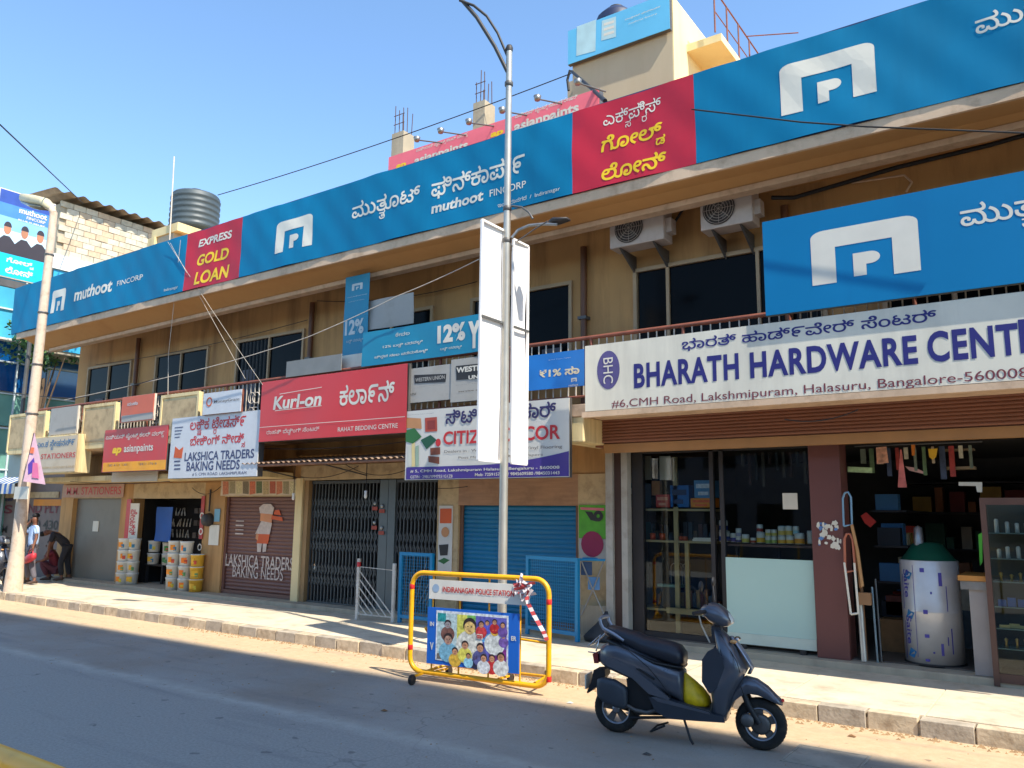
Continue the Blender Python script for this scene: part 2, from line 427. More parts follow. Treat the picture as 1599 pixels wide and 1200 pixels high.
m_kerbd = M('kerb_dark', (170, 158, 140), .9, var=.18, sc=6, bump=.6, bsc=25, dirt=((110, 95, 80), .6, 7))
m_soil = M('soil', (150, 120, 85), .95, var=.2, sc=9, bump=.8, bsc=30)
m_ochre = M('ochre_wall', (188, 144, 90), .8, var=.20, sc=.7, bump=.12, bsc=60, dirt=((116, 82, 50), .75, 1.9), streak=True)
m_ochre2 = M('ochre_under', (192, 144, 88), .8, var=.08, sc=.9, bump=.1, bsc=40, dirt=((150, 96, 50), .4, .9))
m_lip = M('lip', (208, 178, 148), .8, var=.1, sc=3, bump=.1, dirt=((140, 110, 84), .5, 5))
m_cream = M('cream', (226, 204, 152), .75, var=.06, sc=2, bump=.06, dirt=((140, 112, 76), .75, 2.6), streak=True)
m_fascia = M('fascia', (192, 168, 128), .8, var=.12, sc=3, bump=.1, dirt=((110, 84, 56), .6, 4))
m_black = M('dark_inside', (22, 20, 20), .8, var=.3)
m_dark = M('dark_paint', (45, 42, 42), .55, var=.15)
m_frame = M('window_frame', (172, 146, 112), .6, var=.1)
m_pane = M('dark_pane', (13, 14, 16), .12, var=.3, sc=.8, spec=.06)
m_rail = M('rail_paint', (126, 72, 56), .6, var=.2, sc=8)
m_railw = M('rail_white', (200, 190, 176), .6, var=.15, sc=9)
m_white = M('white_board', (222, 216, 198), .6, var=.05, dirt=((165, 160, 148), .4, 2.2), streak=True)
m_wpaint = M('white_letter', (216, 210, 196), .6, var=.05)
m_blue = M('banner_blue', (0, 118, 160), .65, var=.08, sc=.8, spec=.2, dirt=((0, 100, 138), .5, 1.3), streak=True)
m_blue2 = M('board_blue', (0, 116, 168), .5, var=.06, sc=.8, spec=.25, dirt=((0, 96, 150), .4, 1.2), streak=True)
m_red = M('banner_red', (190, 20, 50), .6, var=.06, sc=.9, dirt=((160, 20, 50), .4, 1.4))
m_yel = M('yellow_letter', (240, 196, 20), .5, var=.05)
m_steel = M('galvanised', (150, 150, 148), .38, metal=.75, var=.1, sc=12)
m_metal = M('frame_metal', (96, 94, 92), .5, metal=.4, var=.15)
m_cable = M('cable', (28, 26, 26), .6, var=.1)
m_wood = M('wood_board', (168, 128, 96), .65, var=.14, sc=2.2, aniso=(1, 1, 9), dirt=((120, 88, 64), .5, 3))
m_brown = M('brown_shutter', (112, 74, 64), .5, var=.12, sc=3, dirt=((80, 56, 50), .5, 3))
m_conc = M('concrete', (176, 164, 142), .9, var=.12, sc=1.5, bump=.25, bsc=20, dirt=((112, 100, 84), .6, 1.5), streak=True)
m_towr = M('tower_lit', (232, 214, 164), .85, var=.05, sc=1, dirt=((190, 168, 120), .35, 1.5), streak=True)
m_towf = M('tower_shade', (186, 170, 142), .85, var=.05, sc=1, dirt=((170, 150, 118), .35, 1.2), streak=True)  # tower's sunlit side and shaded front put into two tones of one cream

# ------------------------------------------------------------------ ground
def grid_sheet(x0, x1, y0, y1, z, nx, ny):
    mb = MB(); vs = [(x0+(x1-x0)*i/nx, y0+(y1-y0)*j/ny, z) for j in range(ny+1) for i in range(nx+1)]
    mb.add(vs, [(j*(nx+1)+i, j*(nx+1)+i+1, (j+1)*(nx+1)+i+1, (j+1)*(nx+1)+i) for j in range(ny) for i in range(nx)]); return mb
struct('ground', MB().box(-400, 400, -400, 400, -.4, -.05), m_soil)
struct('road', grid_sheet(-90, 60, -30, -2.5, 0, 60, 12), asph)
KY = -2.55                                            # kerb face
sw = struct('sidewalk', MB().box(-60, 30, KY+.16, .02, -.04, .15), m_walk)
jm = M('joint', (120, 104, 82), .95)
for i in range(-22, 6):                               # cast slabs with narrow open joints
    a = i*1.35; MB().box(a+.006, a+1.344, KY+.172, -.9, .15, .158+.002*((i*7) % 3)).build('paving_slab', m_walk, sw, bevel=.004)
struct('side_street', MB().box(-23.9, -22.7, -.0, 14, -.03, .02), asph)
kerb = struct('kerb', MB().box(-60, 30, KY+.03, KY+.16, -.04, .10), m_kerb)
for i in range(-66, 12):
    a = i*.46; dx = random.uniform(.0, .012)
    mb = MB(); jz = random.uniform(-.008, .008); jy = random.uniform(-.012, .012)
    mb.box(a+.006, a+.454-dx, KY+jy, KY+.165, -.02, .155+jz)
    mb.build('kerb_stone', m_kerbd if i % 2 else m_kerb, kerb, bevel=.006)
# broken mortar and grit lying along the gutter
mb = MB()
for i in range(900):
    x = random.uniform(-13, 1.0); y = KY-abs(random.gauss(0, .09))-.01; s_ = random.uniform(.006, .022)
    if x > -4: s_ *= 1.25
    mb.add([(x-s_, y-s_, -.002), (x+s_, y-s_*.6, -.002), (x+s_*.5, y+s_, -.002), (x-s_*.8, y+s_*.7, -.002), (x+random.uniform(-.3,.3)*s_, y, s_*random.uniform(.5, 1.1))], [(0,1,4),(1,2,4),(2,3,4),(3,0,4)])
tag(single('gutter_grit', mb, m_soil, None, None), kind='stuff')
mb = MB()
for i in range(260):
    x = random.uniform(-14, 1); y = random.uniform(-6, -2.9); s_ = random.uniform(.004, .011)
    mb.add([(x-s_, y-s_, .001), (x+s_, y-s_*.6, .001), (x+s_*.5, y+s_, .001), (x-s_*.8, y+s_*.7, .001), (x, y, s_*.9)], [(0,1,4),(1,2,4),(2,3,4),(3,0,4)])
tag(single('road_grit', mb, m_soil, None, None), kind='stuff')

# ------------------------------------------------------------------ the commercial building
XL, XR = -22.9, 6.5
YB = -1.5; YP = -1.22
bd = thing('commercial_building', 'long two storey ochre shop building with a row of shutters under signboards', 'building', (-8, 0, 0))
# ground floor piers, lintels, floor
MB().box(XL, XR, -.33, 6, .0, .235).build('plinth', m_conc, bd, bevel=.01)
piers = [(XL, -22.27), (-19.89, -19.36), (-16.4, -15.65), (-9.46, -8.98), (-6.54, -5.95)]
for a, b in piers: MB().box(a, b, 0, .35, .235, 2.66).build('pier', m_ochre if b < -15 else m_fascia, bd)
MB().box(-13.23, -13.02, -.06, .2, .235, 2.7).build('pier', m_cream, bd); MB().box(-13.0, -12.88, -.02, .2, .235, 2.7).build('pier', M('pier_tan', (150, 120, 80), .7), bd)
for a, b, z0, m in ((-22.27, -19.89, 2.31, m_fascia), (-19.36, -16.4, 2.3, m_fascia), (-15.65, -13.23, 2.33, m_fascia), (-12.88, -9.46, 2.66, m_fascia), (-8.98, -6.54, 2.16, m_wood)):
    MB().box(a, b, .0, .3, z0, 2.66).build('lintel', m, bd)
MB().box(XL, -5.95, .02, .3, 2.66, 3.42).build('upper_spandrel', m_ochre, bd)
MB().box(-5.6, XR, .3, .5, 3.06, 3.42).build('upper_spandrel', m_ochre, bd)
MB().box(XL, -13.4, -.95, 0, 2.70, 2.82).build('chajja', m_cream, bd, bevel=.01)
MB().box(XL, XR, YP, 0.1, 3.42, 3.60).build('balcony_slab', m_lip, bd, bevel=.01)
MB().box(-6.15, -5.75, -1.2, .0, 3.05, 3.42).build('bracket', m_cream, bd, bevel=.02)
# first floor wall with window openings
wins = []
for nm, (l0, r0) in {'a': (-22.3, -20.1), 'b': (-19.0, -16.77), 'c': (-15.7, -13.37), 'd': (-11.9, -9.75), 'e': (-8.85, -6.69), 'f': (-5.55, -2.6), 'g': (-1.9, .6)}.items(): wins.append((l0, r0))
zw0, zw1 = 4.15, 5.91; xs = XL
for l0, r0 in wins:
    MB().box(xs, l0, .1, .3, 3.6, 6.85).build('wall', m_ochre, bd); xs = r0
    MB().box(l0, r0, .1, .3, zw1, 6.85).build('wall', m_ochre, bd); MB().box(l0, r0, .1, .3, 3.6, zw0).build('wall', m_ochre, bd)
    w = MB().box(l0, r0, .05, .13, zw1-.05, zw1+.012).box(l0, r0, .05, .13, zw0, zw0+.05).box(l0, l0+.06, .05, .13, zw0+.05, zw1-.05).box(r0-.06, r0, .05, .13, zw0+.05, zw1-.05)
    mulls = [.34, .66] if r0-l0 > 2.4 else [.5]
    if l0 == -5.55: mulls = [.2, .68]
    e = [l0+.06]+[l0+(r0-l0)*k for k in mulls]+[r0-.06]
    for k in mulls: w.box(l0+(r0-l0)*k-.025, l0+(r0-l0)*k+.025, .055, .125, zw0+.05, zw1-.05)
    wo = w.build('window', m_frame, bd)
    for i in range(len(e)-1):
        MB().add([(e[i]+.026, .10, zw0+.05), (e[i+1]-.026, .10+.004*(i % 2), zw0+.05), (e[i+1]-.026, .10+.004*(i % 2), zw1-.05), (e[i]+.026, .10, zw1-.05)], [(0,1,2,3)]).build('pane', m_pane, wo)
MB().box(xs, XR, .1, .3, 3.6, 6.85).build('wall', m_ochre, bd)
m_cur = M('curtain', (92, 92, 98), .8, var=.25, sc=6, aniso=(6, 1, .3)); m_gri = M('grille', (60, 56, 52), .6)
for a_, b_, z_ in ((-5.45, -5.1, 4.75), (-5.0, -4.6, 4.6), (-15.5, -15.0, 5.2), (-18.0, -17.5, 4.9), (-21.8, -21.4, 5.0), (-7.3, -6.9, 4.8)): MB().box(a_, b_, .088, .096, 4.21, z_).build('curtain', m_cur, bd)
gm = MB()
for a_, b_ in ((-3.4, -2.65), (-15.6, -14.6), (-8.7, -7.9)):
    x = a_
    while x < b_: gm.box(x, x+.012, .07, .08, 4.21, 5.85); x += .13
tag(gm.build('window_grille', m_gri, bd), kind='stuff')
MB().box(XL, XL+.2, .3, 9, .2, 6.85).build('wall', m_ochre, bd); MB().box(XR-.2, XR, .3, 9, .2, 6.85).build('wall', m_ochre, bd)
MB().box(XL+.2, XR-.2, 8.8, 9, .2, 6.85).build('wall', m_ochre, bd)
MB().box(XL+.2, XR-.2, .3, 8.8, 3.42, 3.6).build('floor_slab', m_conc, bd)
# roof slab with edge band, sloping underside and inner beam
prof = [(YB, 6.54), (YB, 6.70), (9.2, 6.95), (9.2, 6.8), (-.72, 6.8), (-.74, 6.34), (-.86, 6.34), (-.90, 6.42), (YB+.05, 6.53)]
def xprism(prof, x0, x1, up=0., z_up=9):
    mb = MB(); n = len(prof); mb.add([(x0, y, z) for y, z in prof]+[(x1, y, z+(up if z < z_up else 0)) for y, z in prof], [tuple(range(n)), tuple(range(2*n-1, n-1, -1))]+[(i, i+n, (i+1) % n+n, (i+1) % n)[::-1] for i in range(n)])
    return mb
xprism([(YB+.045, 6.545), (YB+.045, 6.70), (9.2, 6.95), (9.2, 6.8), (-.72, 6.8), (-.72, 6.32), (-.88, 6.32)], XL, XR, .27, 6.35).build('roof_slab', m_ochre2, bd)
MB().box(XL-.25, XR, YB, YB+.045, 6.53, 6.70).build('slab_edge', m_lip, bd)
xprism([(-.9, 6.235), (-.9, 6.315), (-.72, 6.315), (-.72, 6.235)], XL+.35, XR, .27).build('drip_beam', m_lip, bd)
# parapet: cream framed boxes, railing between
def px_x(px, py=650): return PY(px, py, YP).x
for a, b in ((20, 76), (134, 184), (254, 313)):
    x0, x1 = px_x(a), px_x(b)
    p = MB().box(x0, x1, -1.27, -1.18, 3.44, 4.50).build('parapet_box', m_cream, bd, bevel=.01)
    MB().box(x0+.08, x1-.08, -1.282, -1.27, 3.6, 4.38).build('inset_panel', m_fascia, p)
    MB().box(x0, x1, -1.295, -1.27, 4.44, 4.51).box(x0, x0+.06, -1.295, -1.27, 3.5, 4.44).box(x1-.06, x1+.01, -1.295, -1.27, 3.5, 4.44).build('rim', m_cream, p)
ra = MB().tube([(XL, -1.16, 4.58), (XR, -1.16, 4.58)], .032, 8).tube([(XL, -1.16, 3.72), (XR, -1.16, 3.72)], .018, 6).build('railing', m_rail, bd)
bal = MB().box(-.008, .008, -.008, .008, 0, .84).mesh('baluster', m_railw); o0 = org(ra)
i = 0; x = XL+.1
while x < 1.6:
    o = bpy.data.objects.new('baluster', bal); COL.objects.link(o); o.parent = ra; o.location = Vector((x, -1.16, 3.72))-org(bd); x += .13; i += 1
    if i % 11 == 0: MB().tube([(x, -1.16, 3.6), (x, -1.16, 4.58)], .025, 6).build('rail_post', m_rail, ra)
# wrought iron scrolls seen beside the boxes
for px in (126, 128, 240, 250, 388, 395):
    x0 = px_x(px); mb = MB()
    for zz in (3.95, 4.25): mb.tube(arcpts((x0, zz), .11, 20, 300, 10, lambda a, b: (a, -1.17, b)), .009, 5)
    mb.build('scroll', m_railw, ra)
# drain pipes on the wall
for px, py in ((215, 600), (492, 480), (915, 420), (1228, 345)):
    x0 = PY(px, py, .1).x; p = MB().tube([(x0, .02, 3.6), (x0, .02, 6.45)], .055, 10).build('drain_pipe', M('pipe_brown', (104, 66, 42), .5, var=.15), bd)
    MB().box(x0-.08, x0+.08, -.05, .1, 5.2, 5.25).box(x0-.08, x0+.08, -.05, .1, 4.3, 4.35).build('clamp', m_metal, p)
# interiors behind the openings
def room(x0, x1, y1, z1, mw, z0=.235):
    mb = MB(); y0 = .31
    mb.box(x0, x1, y1, y1+.1, z0, z1).box(x0-.1, x0, y0, y1+.1, z0, z1).box(x1, x1+.1, y0, y1+.1, z0, z1).box(x0-.1, x1+.1, y0, y1+.1, z1, z1+.1).build('room', mw, bd)
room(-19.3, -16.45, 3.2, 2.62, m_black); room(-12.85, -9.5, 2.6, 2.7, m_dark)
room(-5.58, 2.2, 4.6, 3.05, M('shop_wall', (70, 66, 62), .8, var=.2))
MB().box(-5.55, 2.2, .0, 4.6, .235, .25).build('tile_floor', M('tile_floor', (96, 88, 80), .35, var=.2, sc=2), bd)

# ------------------------------------------------------------------ shutters and gate
def shutter(x0, x1, z0, z1, mat, y=.1, pitch=.075, mat2=None):
    s_ = MB(); n = int((z1-z0)/pitch); k = 4
    prof = []
    for i in range(n*k+1):
        z = z0+(z1-z0)*i/(n*k); prof.append((y-.016*abs(math.sin(math.pi*i/k)), z))
    vs = [(x, p[0], p[1]) for p in prof for x in (x0, x1)]
    s_.add(vs, [(2*i, 2*i+1, 2*i+3, 2*i+2) for i in range(n*k)], 0, False)
    o = tag(s_.build('shutter_curtain', mat, bd), kind='stuff')
    MB().box(x0, x0+.07, y-.05, y-.018, z0, z1).box(x1-.07, x1, y-.05, y-.018, z0, z1).box(x0+.07, x1-.07, y-.045, y-.017, z0, z0+.08).build('guide_rail', mat2 or mat, bd)
m_gsh = M('grey_shutter', (122, 116, 104), .55, var=.06, sc=2, dirt=((96, 90, 80), .5, 2))
MB().box(-22.27, -19.89, .12, .16, .235, 2.31).build('shutter_door', m_gsh, bd)
MB().box(-21.35, -21.08, .105, .119, 1.45, 1.72).build('paper_notice', m_white, bd)
shutter(-15.65, -13.23, .24, 2.33, m_brown)
m_bsh = M('blue_shutter', (0, 108, 150), .42, var=.07, sc=1.5, dirt=((0, 84, 118), .5, 2))
shutter(-8.98, -6.54, .24, 2.16, m_bsh, mat2=M('brown_guide', (112, 80, 62), .6))
# baking shop lettering painted on the brown shutter
m_pw = M('shutter_white', (196, 180, 168), .7, var=.12, sc=20)
yb_ = .075
text(bd, 'LAKSHICA TRADERS', 352, 459, (354, 884), (455, 871), yb_, m_pw, .012, name='shutter_lettering')
text(bd, 'BAKING NEEDS', 363, 443, (364, 901), (440, 888), yb_, m_pw, .004, name='shutter_lettering')
for i, zz in enumerate((1.79, 1.69, 1.60, 1.51)):
    a = PY(369, 810, yb_).x; MB().box(a, a+.28, yb_-.006, yb_-.002, zz, zz+.022+.01*(i % 2)).build('shutter_lettering', m_pw, bd)
# a plain baker in a tall hat (generic stand-in), painted in flat colours
ox_, oz_ = PY(398, 862, yb_).x, PY(398, 862, yb_).z
m_skin = M('paint_tan', (206, 140, 96), .7); m_or = M('paint_orange', (206, 92, 48), .7)
def dab(poly, mat, k=0): MB().add([(ox_+a, yb_-.004-.0012*k, oz_+b) for a, b in poly], [tuple(range(len(poly)))]).build('painted_baker', mat, bd)
dab([(.08,.0),(.2,.0),(.22,.18),(.06,.18)], m_pw); dab([(.26,.0),(.37,.02),(.38,.18),(.25,.18)], m_pw)
dab([(.04,.18),(.42,.18),(.46,.38),(.08,.40)], m_or, 1); dab([(.0,.28),(.08,.24),(.1,.36),(.02,.4)], m_skin, 2)
dab([(-.02,.38),(.46,.38),(.52,.62),(.16,.66)], m_pw, 2); dab([(.12,.66),(.5,.62),(.52,.8),(.12,.82)], m_skin, 3)
dab([(.1,.82),(.52,.80),(.56,.94),(.44,1.02),(.2,1.02),(.06,.94)], m_pw, 4); dab([(.48,.7),(.86,.66),(.84,.74),(.5,.78)], m_or, 4); dab([(.56,.8),(.8,.78),(.72,.9),(.58,.88)], m_or, 3)
# collapsible gate: every channel a bar of its own, lattice behind
m_gate = M('gate_grey', (76, 80, 82), .5, metal=.3, var=.15, sc=8)
def gate(x0, x1, z0, z1, y, n):
    r0 = MB().box(x0, x1, y-.04, y+.04, z1-.06, z1).box(x0, x1, y-.04, y+.04, z0, z0+.03).build('gate_rail', m_gate, bd)
    bm_ = MB().box(-.012, .012, -.018, .018, 0, z1-z0-.09).mesh('gate_bar', m_gate)
    dx = (x1-x0)/n
    for i in range(n+1):
        o = bpy.data.objects.new('gate_bar', bm_); COL.objects.link(o); o.parent = bd; o.location = Vector((x0+dx*i, y, z0+.03))-org(bd)
    mb = MB()
    for zc_ in (z0+.55, z0+1.22, z0+1.85):
        for i in range(n):
            a = x0+dx*i; mb.bar((a, y-.022, zc_-.22), (a+dx, y-.022, zc_+.0), .012, .004).bar((a, y-.027, zc_+.22), (a+dx, y-.027, zc_+.0), .012, .004)
            mb.bar((a, y-.022, zc_), (a+dx, y-.022, zc_+.22), .012, .004).bar((a, y-.027, zc_), (a+dx, y-.027, zc_-.22), .012, .004)
    tag(mb.build('gate_lattice', m_gate, bd), kind='stuff')
gate(-12.85, -10.95, .24, 2.64, .08, 20); gate(-10.5, -9.5, .24, 2.64, .08, 11)
MB().box(-10.93, -10.72, .04, .12, .24, 2.64).box(-10.70, -10.52, .03, .11, .24, 2.64).build('gate_stile', M('stile', (92, 100, 102), .5, metal=.3), bd)
for px, py in ((586, 789), (597, 793), (585, 819), (596, 827)):
    q = PY(px, py, .03); c = MB().box(q.x-.07, q.x+.07, .018, .026, q.z-.10, q.z-.03).build('padlock_sticker', M('sticker_red', (150, 60, 45), .6), bd)
    MB().lathe([(.0, .0), (.032, .0), (.04, .012), (.0, .012)], (q.x, .012, q.z+.03), 'y', 12).build('lock', m_steel, bd)
# ------------------------------------------------------------------ main roof banner
zb0, zb1 = 6.69, 7.98
xs_ = [-23.45, PY(291, 420, YB).x, PY(377, 400, YB).x, PY(896, 250, YB).x, PY(1086, 190, YB).x, 6.4]
wr = wrinkle(.016, .4)
bn = thing('roof_banner', 'very long blue printed fascia banner with two red panels along the roof edge', 'banner', (-8, YB-.03, zb0))
YS = YB-.03
names = ['panel']*5
for i in range(5):
    sheet(xs_[i], xs_[i+1], zb0, zb1, YS, wr, max(4, int((xs_[i+1]-xs_[i])*9)), 14).build('panel', m_red if i in (1, 3) else m_blue, bn)
mb = MB().box(xs_[0], xs_[5], YS+.03, YS+.06, zb1-.05, zb1+.02).box(xs_[0], xs_[5], YS+.03, YS+.06, zb0, zb0+.04)
x = xs_[0]+.02
while x < xs_[5]: mb.box(x, x+.04, YS+.032, YS+.058, zb0+.04, zb1-.05).bar((x+.02, YS+.06, zb1-.1), (x+.02, YS+1.0, 6.85), .04, .04); x += 1.5
mb.build('frame', M('banner_frame', (36, 48, 92), .5), bn)
T = lambda s, xl, xr, pb, pt, m=m_wpaint, b=.0, **k: text(bn, s, xl, xr, pb, pt, YS, m, b, wr=wr, off=.010, **k)
logo(bn, (78, 490), (103, 449), YS, m_wpaint, wr, .010)
T('muthoot', 116, 176, (117, 471), (176, 435), b=.03, slant=.12); T('FINCORP', 182, 222.5, (183, 447), (222, 428), b=.006)
T('Indiranagar', 257, 279, (258, 457), (279, 446))
T('EXPRESS', 310, 362, (312, 386), (362, 359), b=.03, slant=.2); T('GOLD', 307, 357, (309, 416), (355, 386), m_yel, .03, slant=.2, fx=.7); T('LOAN', 305, 356, (308, 445), (355, 413), m_yel, .03, slant=.2)
logo(bn, (430, 397.5), (489, 332.5), YS, m_wpaint, wr, .010)
T('ಮುತ_ತೂಟ್', 550, 657.5, (620, 336), (656, 287), b=.012); T('ಫಿನ್ಕಾಪ್೯', 674, 820, (690, 309), (800, 243), b=.012)
T('muthoot', 674, 755, (676, 334), (754, 296.5), b=.03, slant=.1); T('FINCORP', 764, 821, (766, 307), (819, 282), b=.006)
T('ಇಂದಿರಾನಗರ  /  Indiranagar', 776, 876, (778, 325), (874, 292))
T('ಎಕ್_ಸಪ್_ರೆಸ್', 942, 1031.5, (978, 198), (1029, 149)); T('ಗೋಲ್_ಡ', 938.5, 1039, (1029, 226), (1036, 186), m_yel, .02, slant=.1); T('ಲೋನ್', 940, 1039, (952, 281.6), (1036, 233), m_yel, .02, slant=.1)
logo(bn, (1221, 182.7), (1364, 62), YS, m_wpaint, wr, .010)
T('ಮುತ_ತೂಟ್', 1525, None, (1537, 66), (1569, 11), b=.012, fx=1.1)
# ------------------------------------------------------------------ signs on the balcony front
def S(name, label, tl, tr, br, bl, y, mat, **k): return sign(name, label, RECT(tl, tr, br, bl, y), y, mat, **k)
y1 = -1.62
a = PY(1190, 347.5, y1); b = PY(1191.7, 494, y1)
s1 = sign('company_sign', 'big glossy blue board with white arch logo above the hardware shop sign', (a.x, 4.2, b.z, a.z), y1, m_blue2, frame=m_metal)
logo(s1, (1269, 447), (1432, 334), y1, m_wpaint, None, .003)
text(s1, 'ಮುತ_ತೂಟ್', 1502, None, (1515, 370), (1549, 312), y1, m_wpaint, .012, off=.003, fx=1.1)
y2 = -1.55
a = PY(913.5, 541, y2); b = PY(913, 643, y2); m_navy = M('navy_letter', (38, 36, 112), .5, var=.04)
s2 = sign('hardware_signboard', 'large white signboard with navy lettering BHARATH HARDWARE CENTRE above the open shop', (a.x, 1.45, b.z, a.z), y2, m_white, frame=m_metal)
wr2 = None
MB().box(a.x-.05, 1.5, y2-.01, y2+.09, b.z-.085, b.z-.008).build('lower_rail', m_lip, s2)
T2 = lambda s, xl, xr, pb, pt, m=m_navy, b=.0, **k: text(s2, s, xl, xr, pb, pt, y2, m, b, off=.003, **k)
T2('ಭಾರತ್ ಹಾಡ್೯ವೇರ್ ಸೆಂಟರ್', 1065, 1462, (1069, 549), (1457, 482), b=.012)
T2('BHARATH', 990, 1153, (1152, 592.6), (1150, 551.6), b=.032, track=.05); T2('HARDWARE', 1172, 1431, (1173, 591.5), (1428, 523.5), b=.032, track=.05); T2('CENT', 1450, 1588, (1452, 567), (1586, 504), b=.032, track=.05); T2('RE', 1594, 1668, (1596, 552), (1660, 492), b=.035)
T2('#6,CMH Road, Lakshmipuram, Halasuru, Bangalore-560008', 955, 1606, (1190, 624), (1599, 574), M('maroon_letter', (120, 52, 62), .5))
e = PY(950, 578, y2); v = [(e.x+.175*math.cos(R(t)), y2-.003, e.z+.27*math.sin(R(t))) for t in range(0, 360, 12)]
MB().add(v, [tuple(range(len(v)))[::-1]]).build('emblem', M('emblem_violet', (84, 76, 128), .5), s2)
textbox(s2, 'BHC', e.x-.075, e.x+.075, e.z-.19, e.z+.17, y2-.004, m_wpaint, .0, rot=True)
# red bedding sign
y3 = -1.34; m_kred = M('bedding_red', (208, 52, 56), .45, var=.05, sc=1)
w3 = wrinkle(.008, 3)
s3 = S('bedding_sign', 'salmon red signboard reading Kurl-on hung on the balcony over the grey gate', (410, 595), (640, 570), (631, 677.5), (402.5, 689), y3, m_kred, frame=m_metal, wr=w3, th=.08)
T3 = lambda s, xl, xr, pb, pt, m=m_wpaint, b=.0, **k: text(s3, s, xl, xr, pb, pt, y3, m, b, wr=w3, off=.009, **k)
T3('Kurl-on', 427.5, 503, (430, 640.5), (500, 612), b=.03, slant=.15); T3('ಕಲಾ೯ನ್', 530, 617.5, (535, 634), (616, 592.5), b=.016)
T3('ರಾಹತ್ ಬೆಡ_ಡಿಂಗ್ ಸೆಂಟರ್', 416, 500, (417, 682), (497, 666), b=.004); T3('RAHAT BEDDING CENTRE', 527.5, 621, (530, 674.5), (619, 661), b=.004)
def line_(par, p, q, y, mat, th=.012, w=None, off=.01):
    a = PY(*p, y); b = PY(*q, y); n = 12; mb = MB()
    for i in range(n):
        x0 = a.x+(b.x-a.x)*i/n; x1 = a.x+(b.x-a.x)*(i+1)/n; z0 = a.z+(b.z-a.z)*i/n; z1 = a.z+(b.z-a.z)*(i+1)/n
        f = lambda x, z: y-off+(w(x, z) if w else 0)
        mb.add([(x0, f(x0, z0), z0-th/2), (x1, f(x1, z1), z1-th/2), (x1, f(x1, z1), z1+th/2), (x0, f(x0, z0), z0+th/2)], [(0,1,2,3)])
    mb.build('lettering', mat, par)
line_(s3, (405, 668), (633, 651), y3, m_wpaint, .01, w3); line_(s3, (438, 616), (503, 605), y3, m_wpaint, .012, w3); line_(s3, (430, 642), (503, 634), y3, m_wpaint, .012, w3)
# white baking goods sign
y4 = -1.30; m_lw = M('baking_white', (206, 208, 210), .55, var=.05, dirt=((170, 172, 172), .3, 2)); m_lr = M('letter_red', (196, 40, 44), .5); m_lb = M('letter_navy', (48, 56, 100), .5)
s4 = S('baking_sign', 'white signboard reading LAKSHICA TRADERS BAKING NEEDS left of the red bedding sign', (265, 658), (405, 637), (403, 741), (266.5, 750), y4, m_lw, frame=m_metal, th=.12)
T4 = lambda s, xl, xr, pb, pt, m=m_lr, b=.0, **k: text(s4, s, xl, xr, pb, pt, y4, m, b, off=.003, **k)
T4('ಲಕ_ಷಿಕ ಟ_ರೇಡಸ್೯', 296, 385, (330, 679), (382, 647), b=.016); T4('ಬೇಕಿಂಗ್ ನೀಡ್_ಸ', 296, 384, (297, 704), (382, 675), b=.016)
T4('LAKSHICA TRADERS', 288, 397.5, (290, 720.5), (396, 701), m_lb, .018); T4('BAKING NEEDS', 291, 375, (293, 736), (374, 718), m_lb, .018)
T4('# 5, CMH ROAD, LAKSHMIPURAM', 300, 385, (302, 744), (384, 736), m_lb)
q = PY(279, 706, y4); MB().prism([(q.x-.16, q.z-.12), (q.x+.13, q.z-.14), (q.x+.16, q.z+.1), (q.x+.02, q.z+.04), (q.x-.13, q.z+.12)], y4-.006, y4-.003).build('printed_mark', m_or, s4)
for i in range(4): q = PY(273, 669+i*5, y4); MB().box(q.x, q.x+.3-.04*i, y4-.004, y4-.002, q.z, q.z+.018).build('lettering', m_lb, s4)
for i in range(3): q = PY(272, 722+i*6, y4); MB().box(q.x, q.x+.22, y4-.004, y4-.002, q.z, q.z+.03).build('lettering', m_lb, s4)
# paint brand sign
y5 = -1.30; m_ap = M('paint_sign_red', (196, 44, 50), .45, var=.06); m_ora = M('orange_strip', (236, 160, 20), .5)
s5 = S('paint_shop_sign', 'small red signboard with an orange foot strip and white asianpaints lettering', (162.5, 672.5), (261, 664), (259, 734), (160.5, 738), y5, m_ap, frame=m_metal, th=.1)
r5 = RECT((160.5, 723), (259, 718.5), (259, 734), (160.5, 738), y5); MB().box(r5[0]+.01, r5[1]-.01, y5-.004, y5-.001, r5[2]+.01, r5[3]).build('foot_strip', m_ora, s5)
T5 = lambda s, xl, xr, pb, pt, m=m_wpaint, b=.0, **k: text(s5, s, xl, xr, pb, pt, y5, m, b, off=.004, **k)
T5('ಏಷಿಯನ್ ಪೈಂಟ್_ಸ ಕಲರ್ ವಲ್೯_ಡ', 165, 257, (168, 690), (255, 672.5), b=.008); T5('asianpaints', 193, 240, (195, 710), (239, 692.5), b=.02)
T5('ap', 175, 190, (177, 712), (190, 699), m_yel, .05, slant=.3); T5('080 4121 5300', 168, 201, (169, 729), (201, 724), m_lb); T5('98451 07666', 216, 245, (217, 727), (245, 722), m_lb)
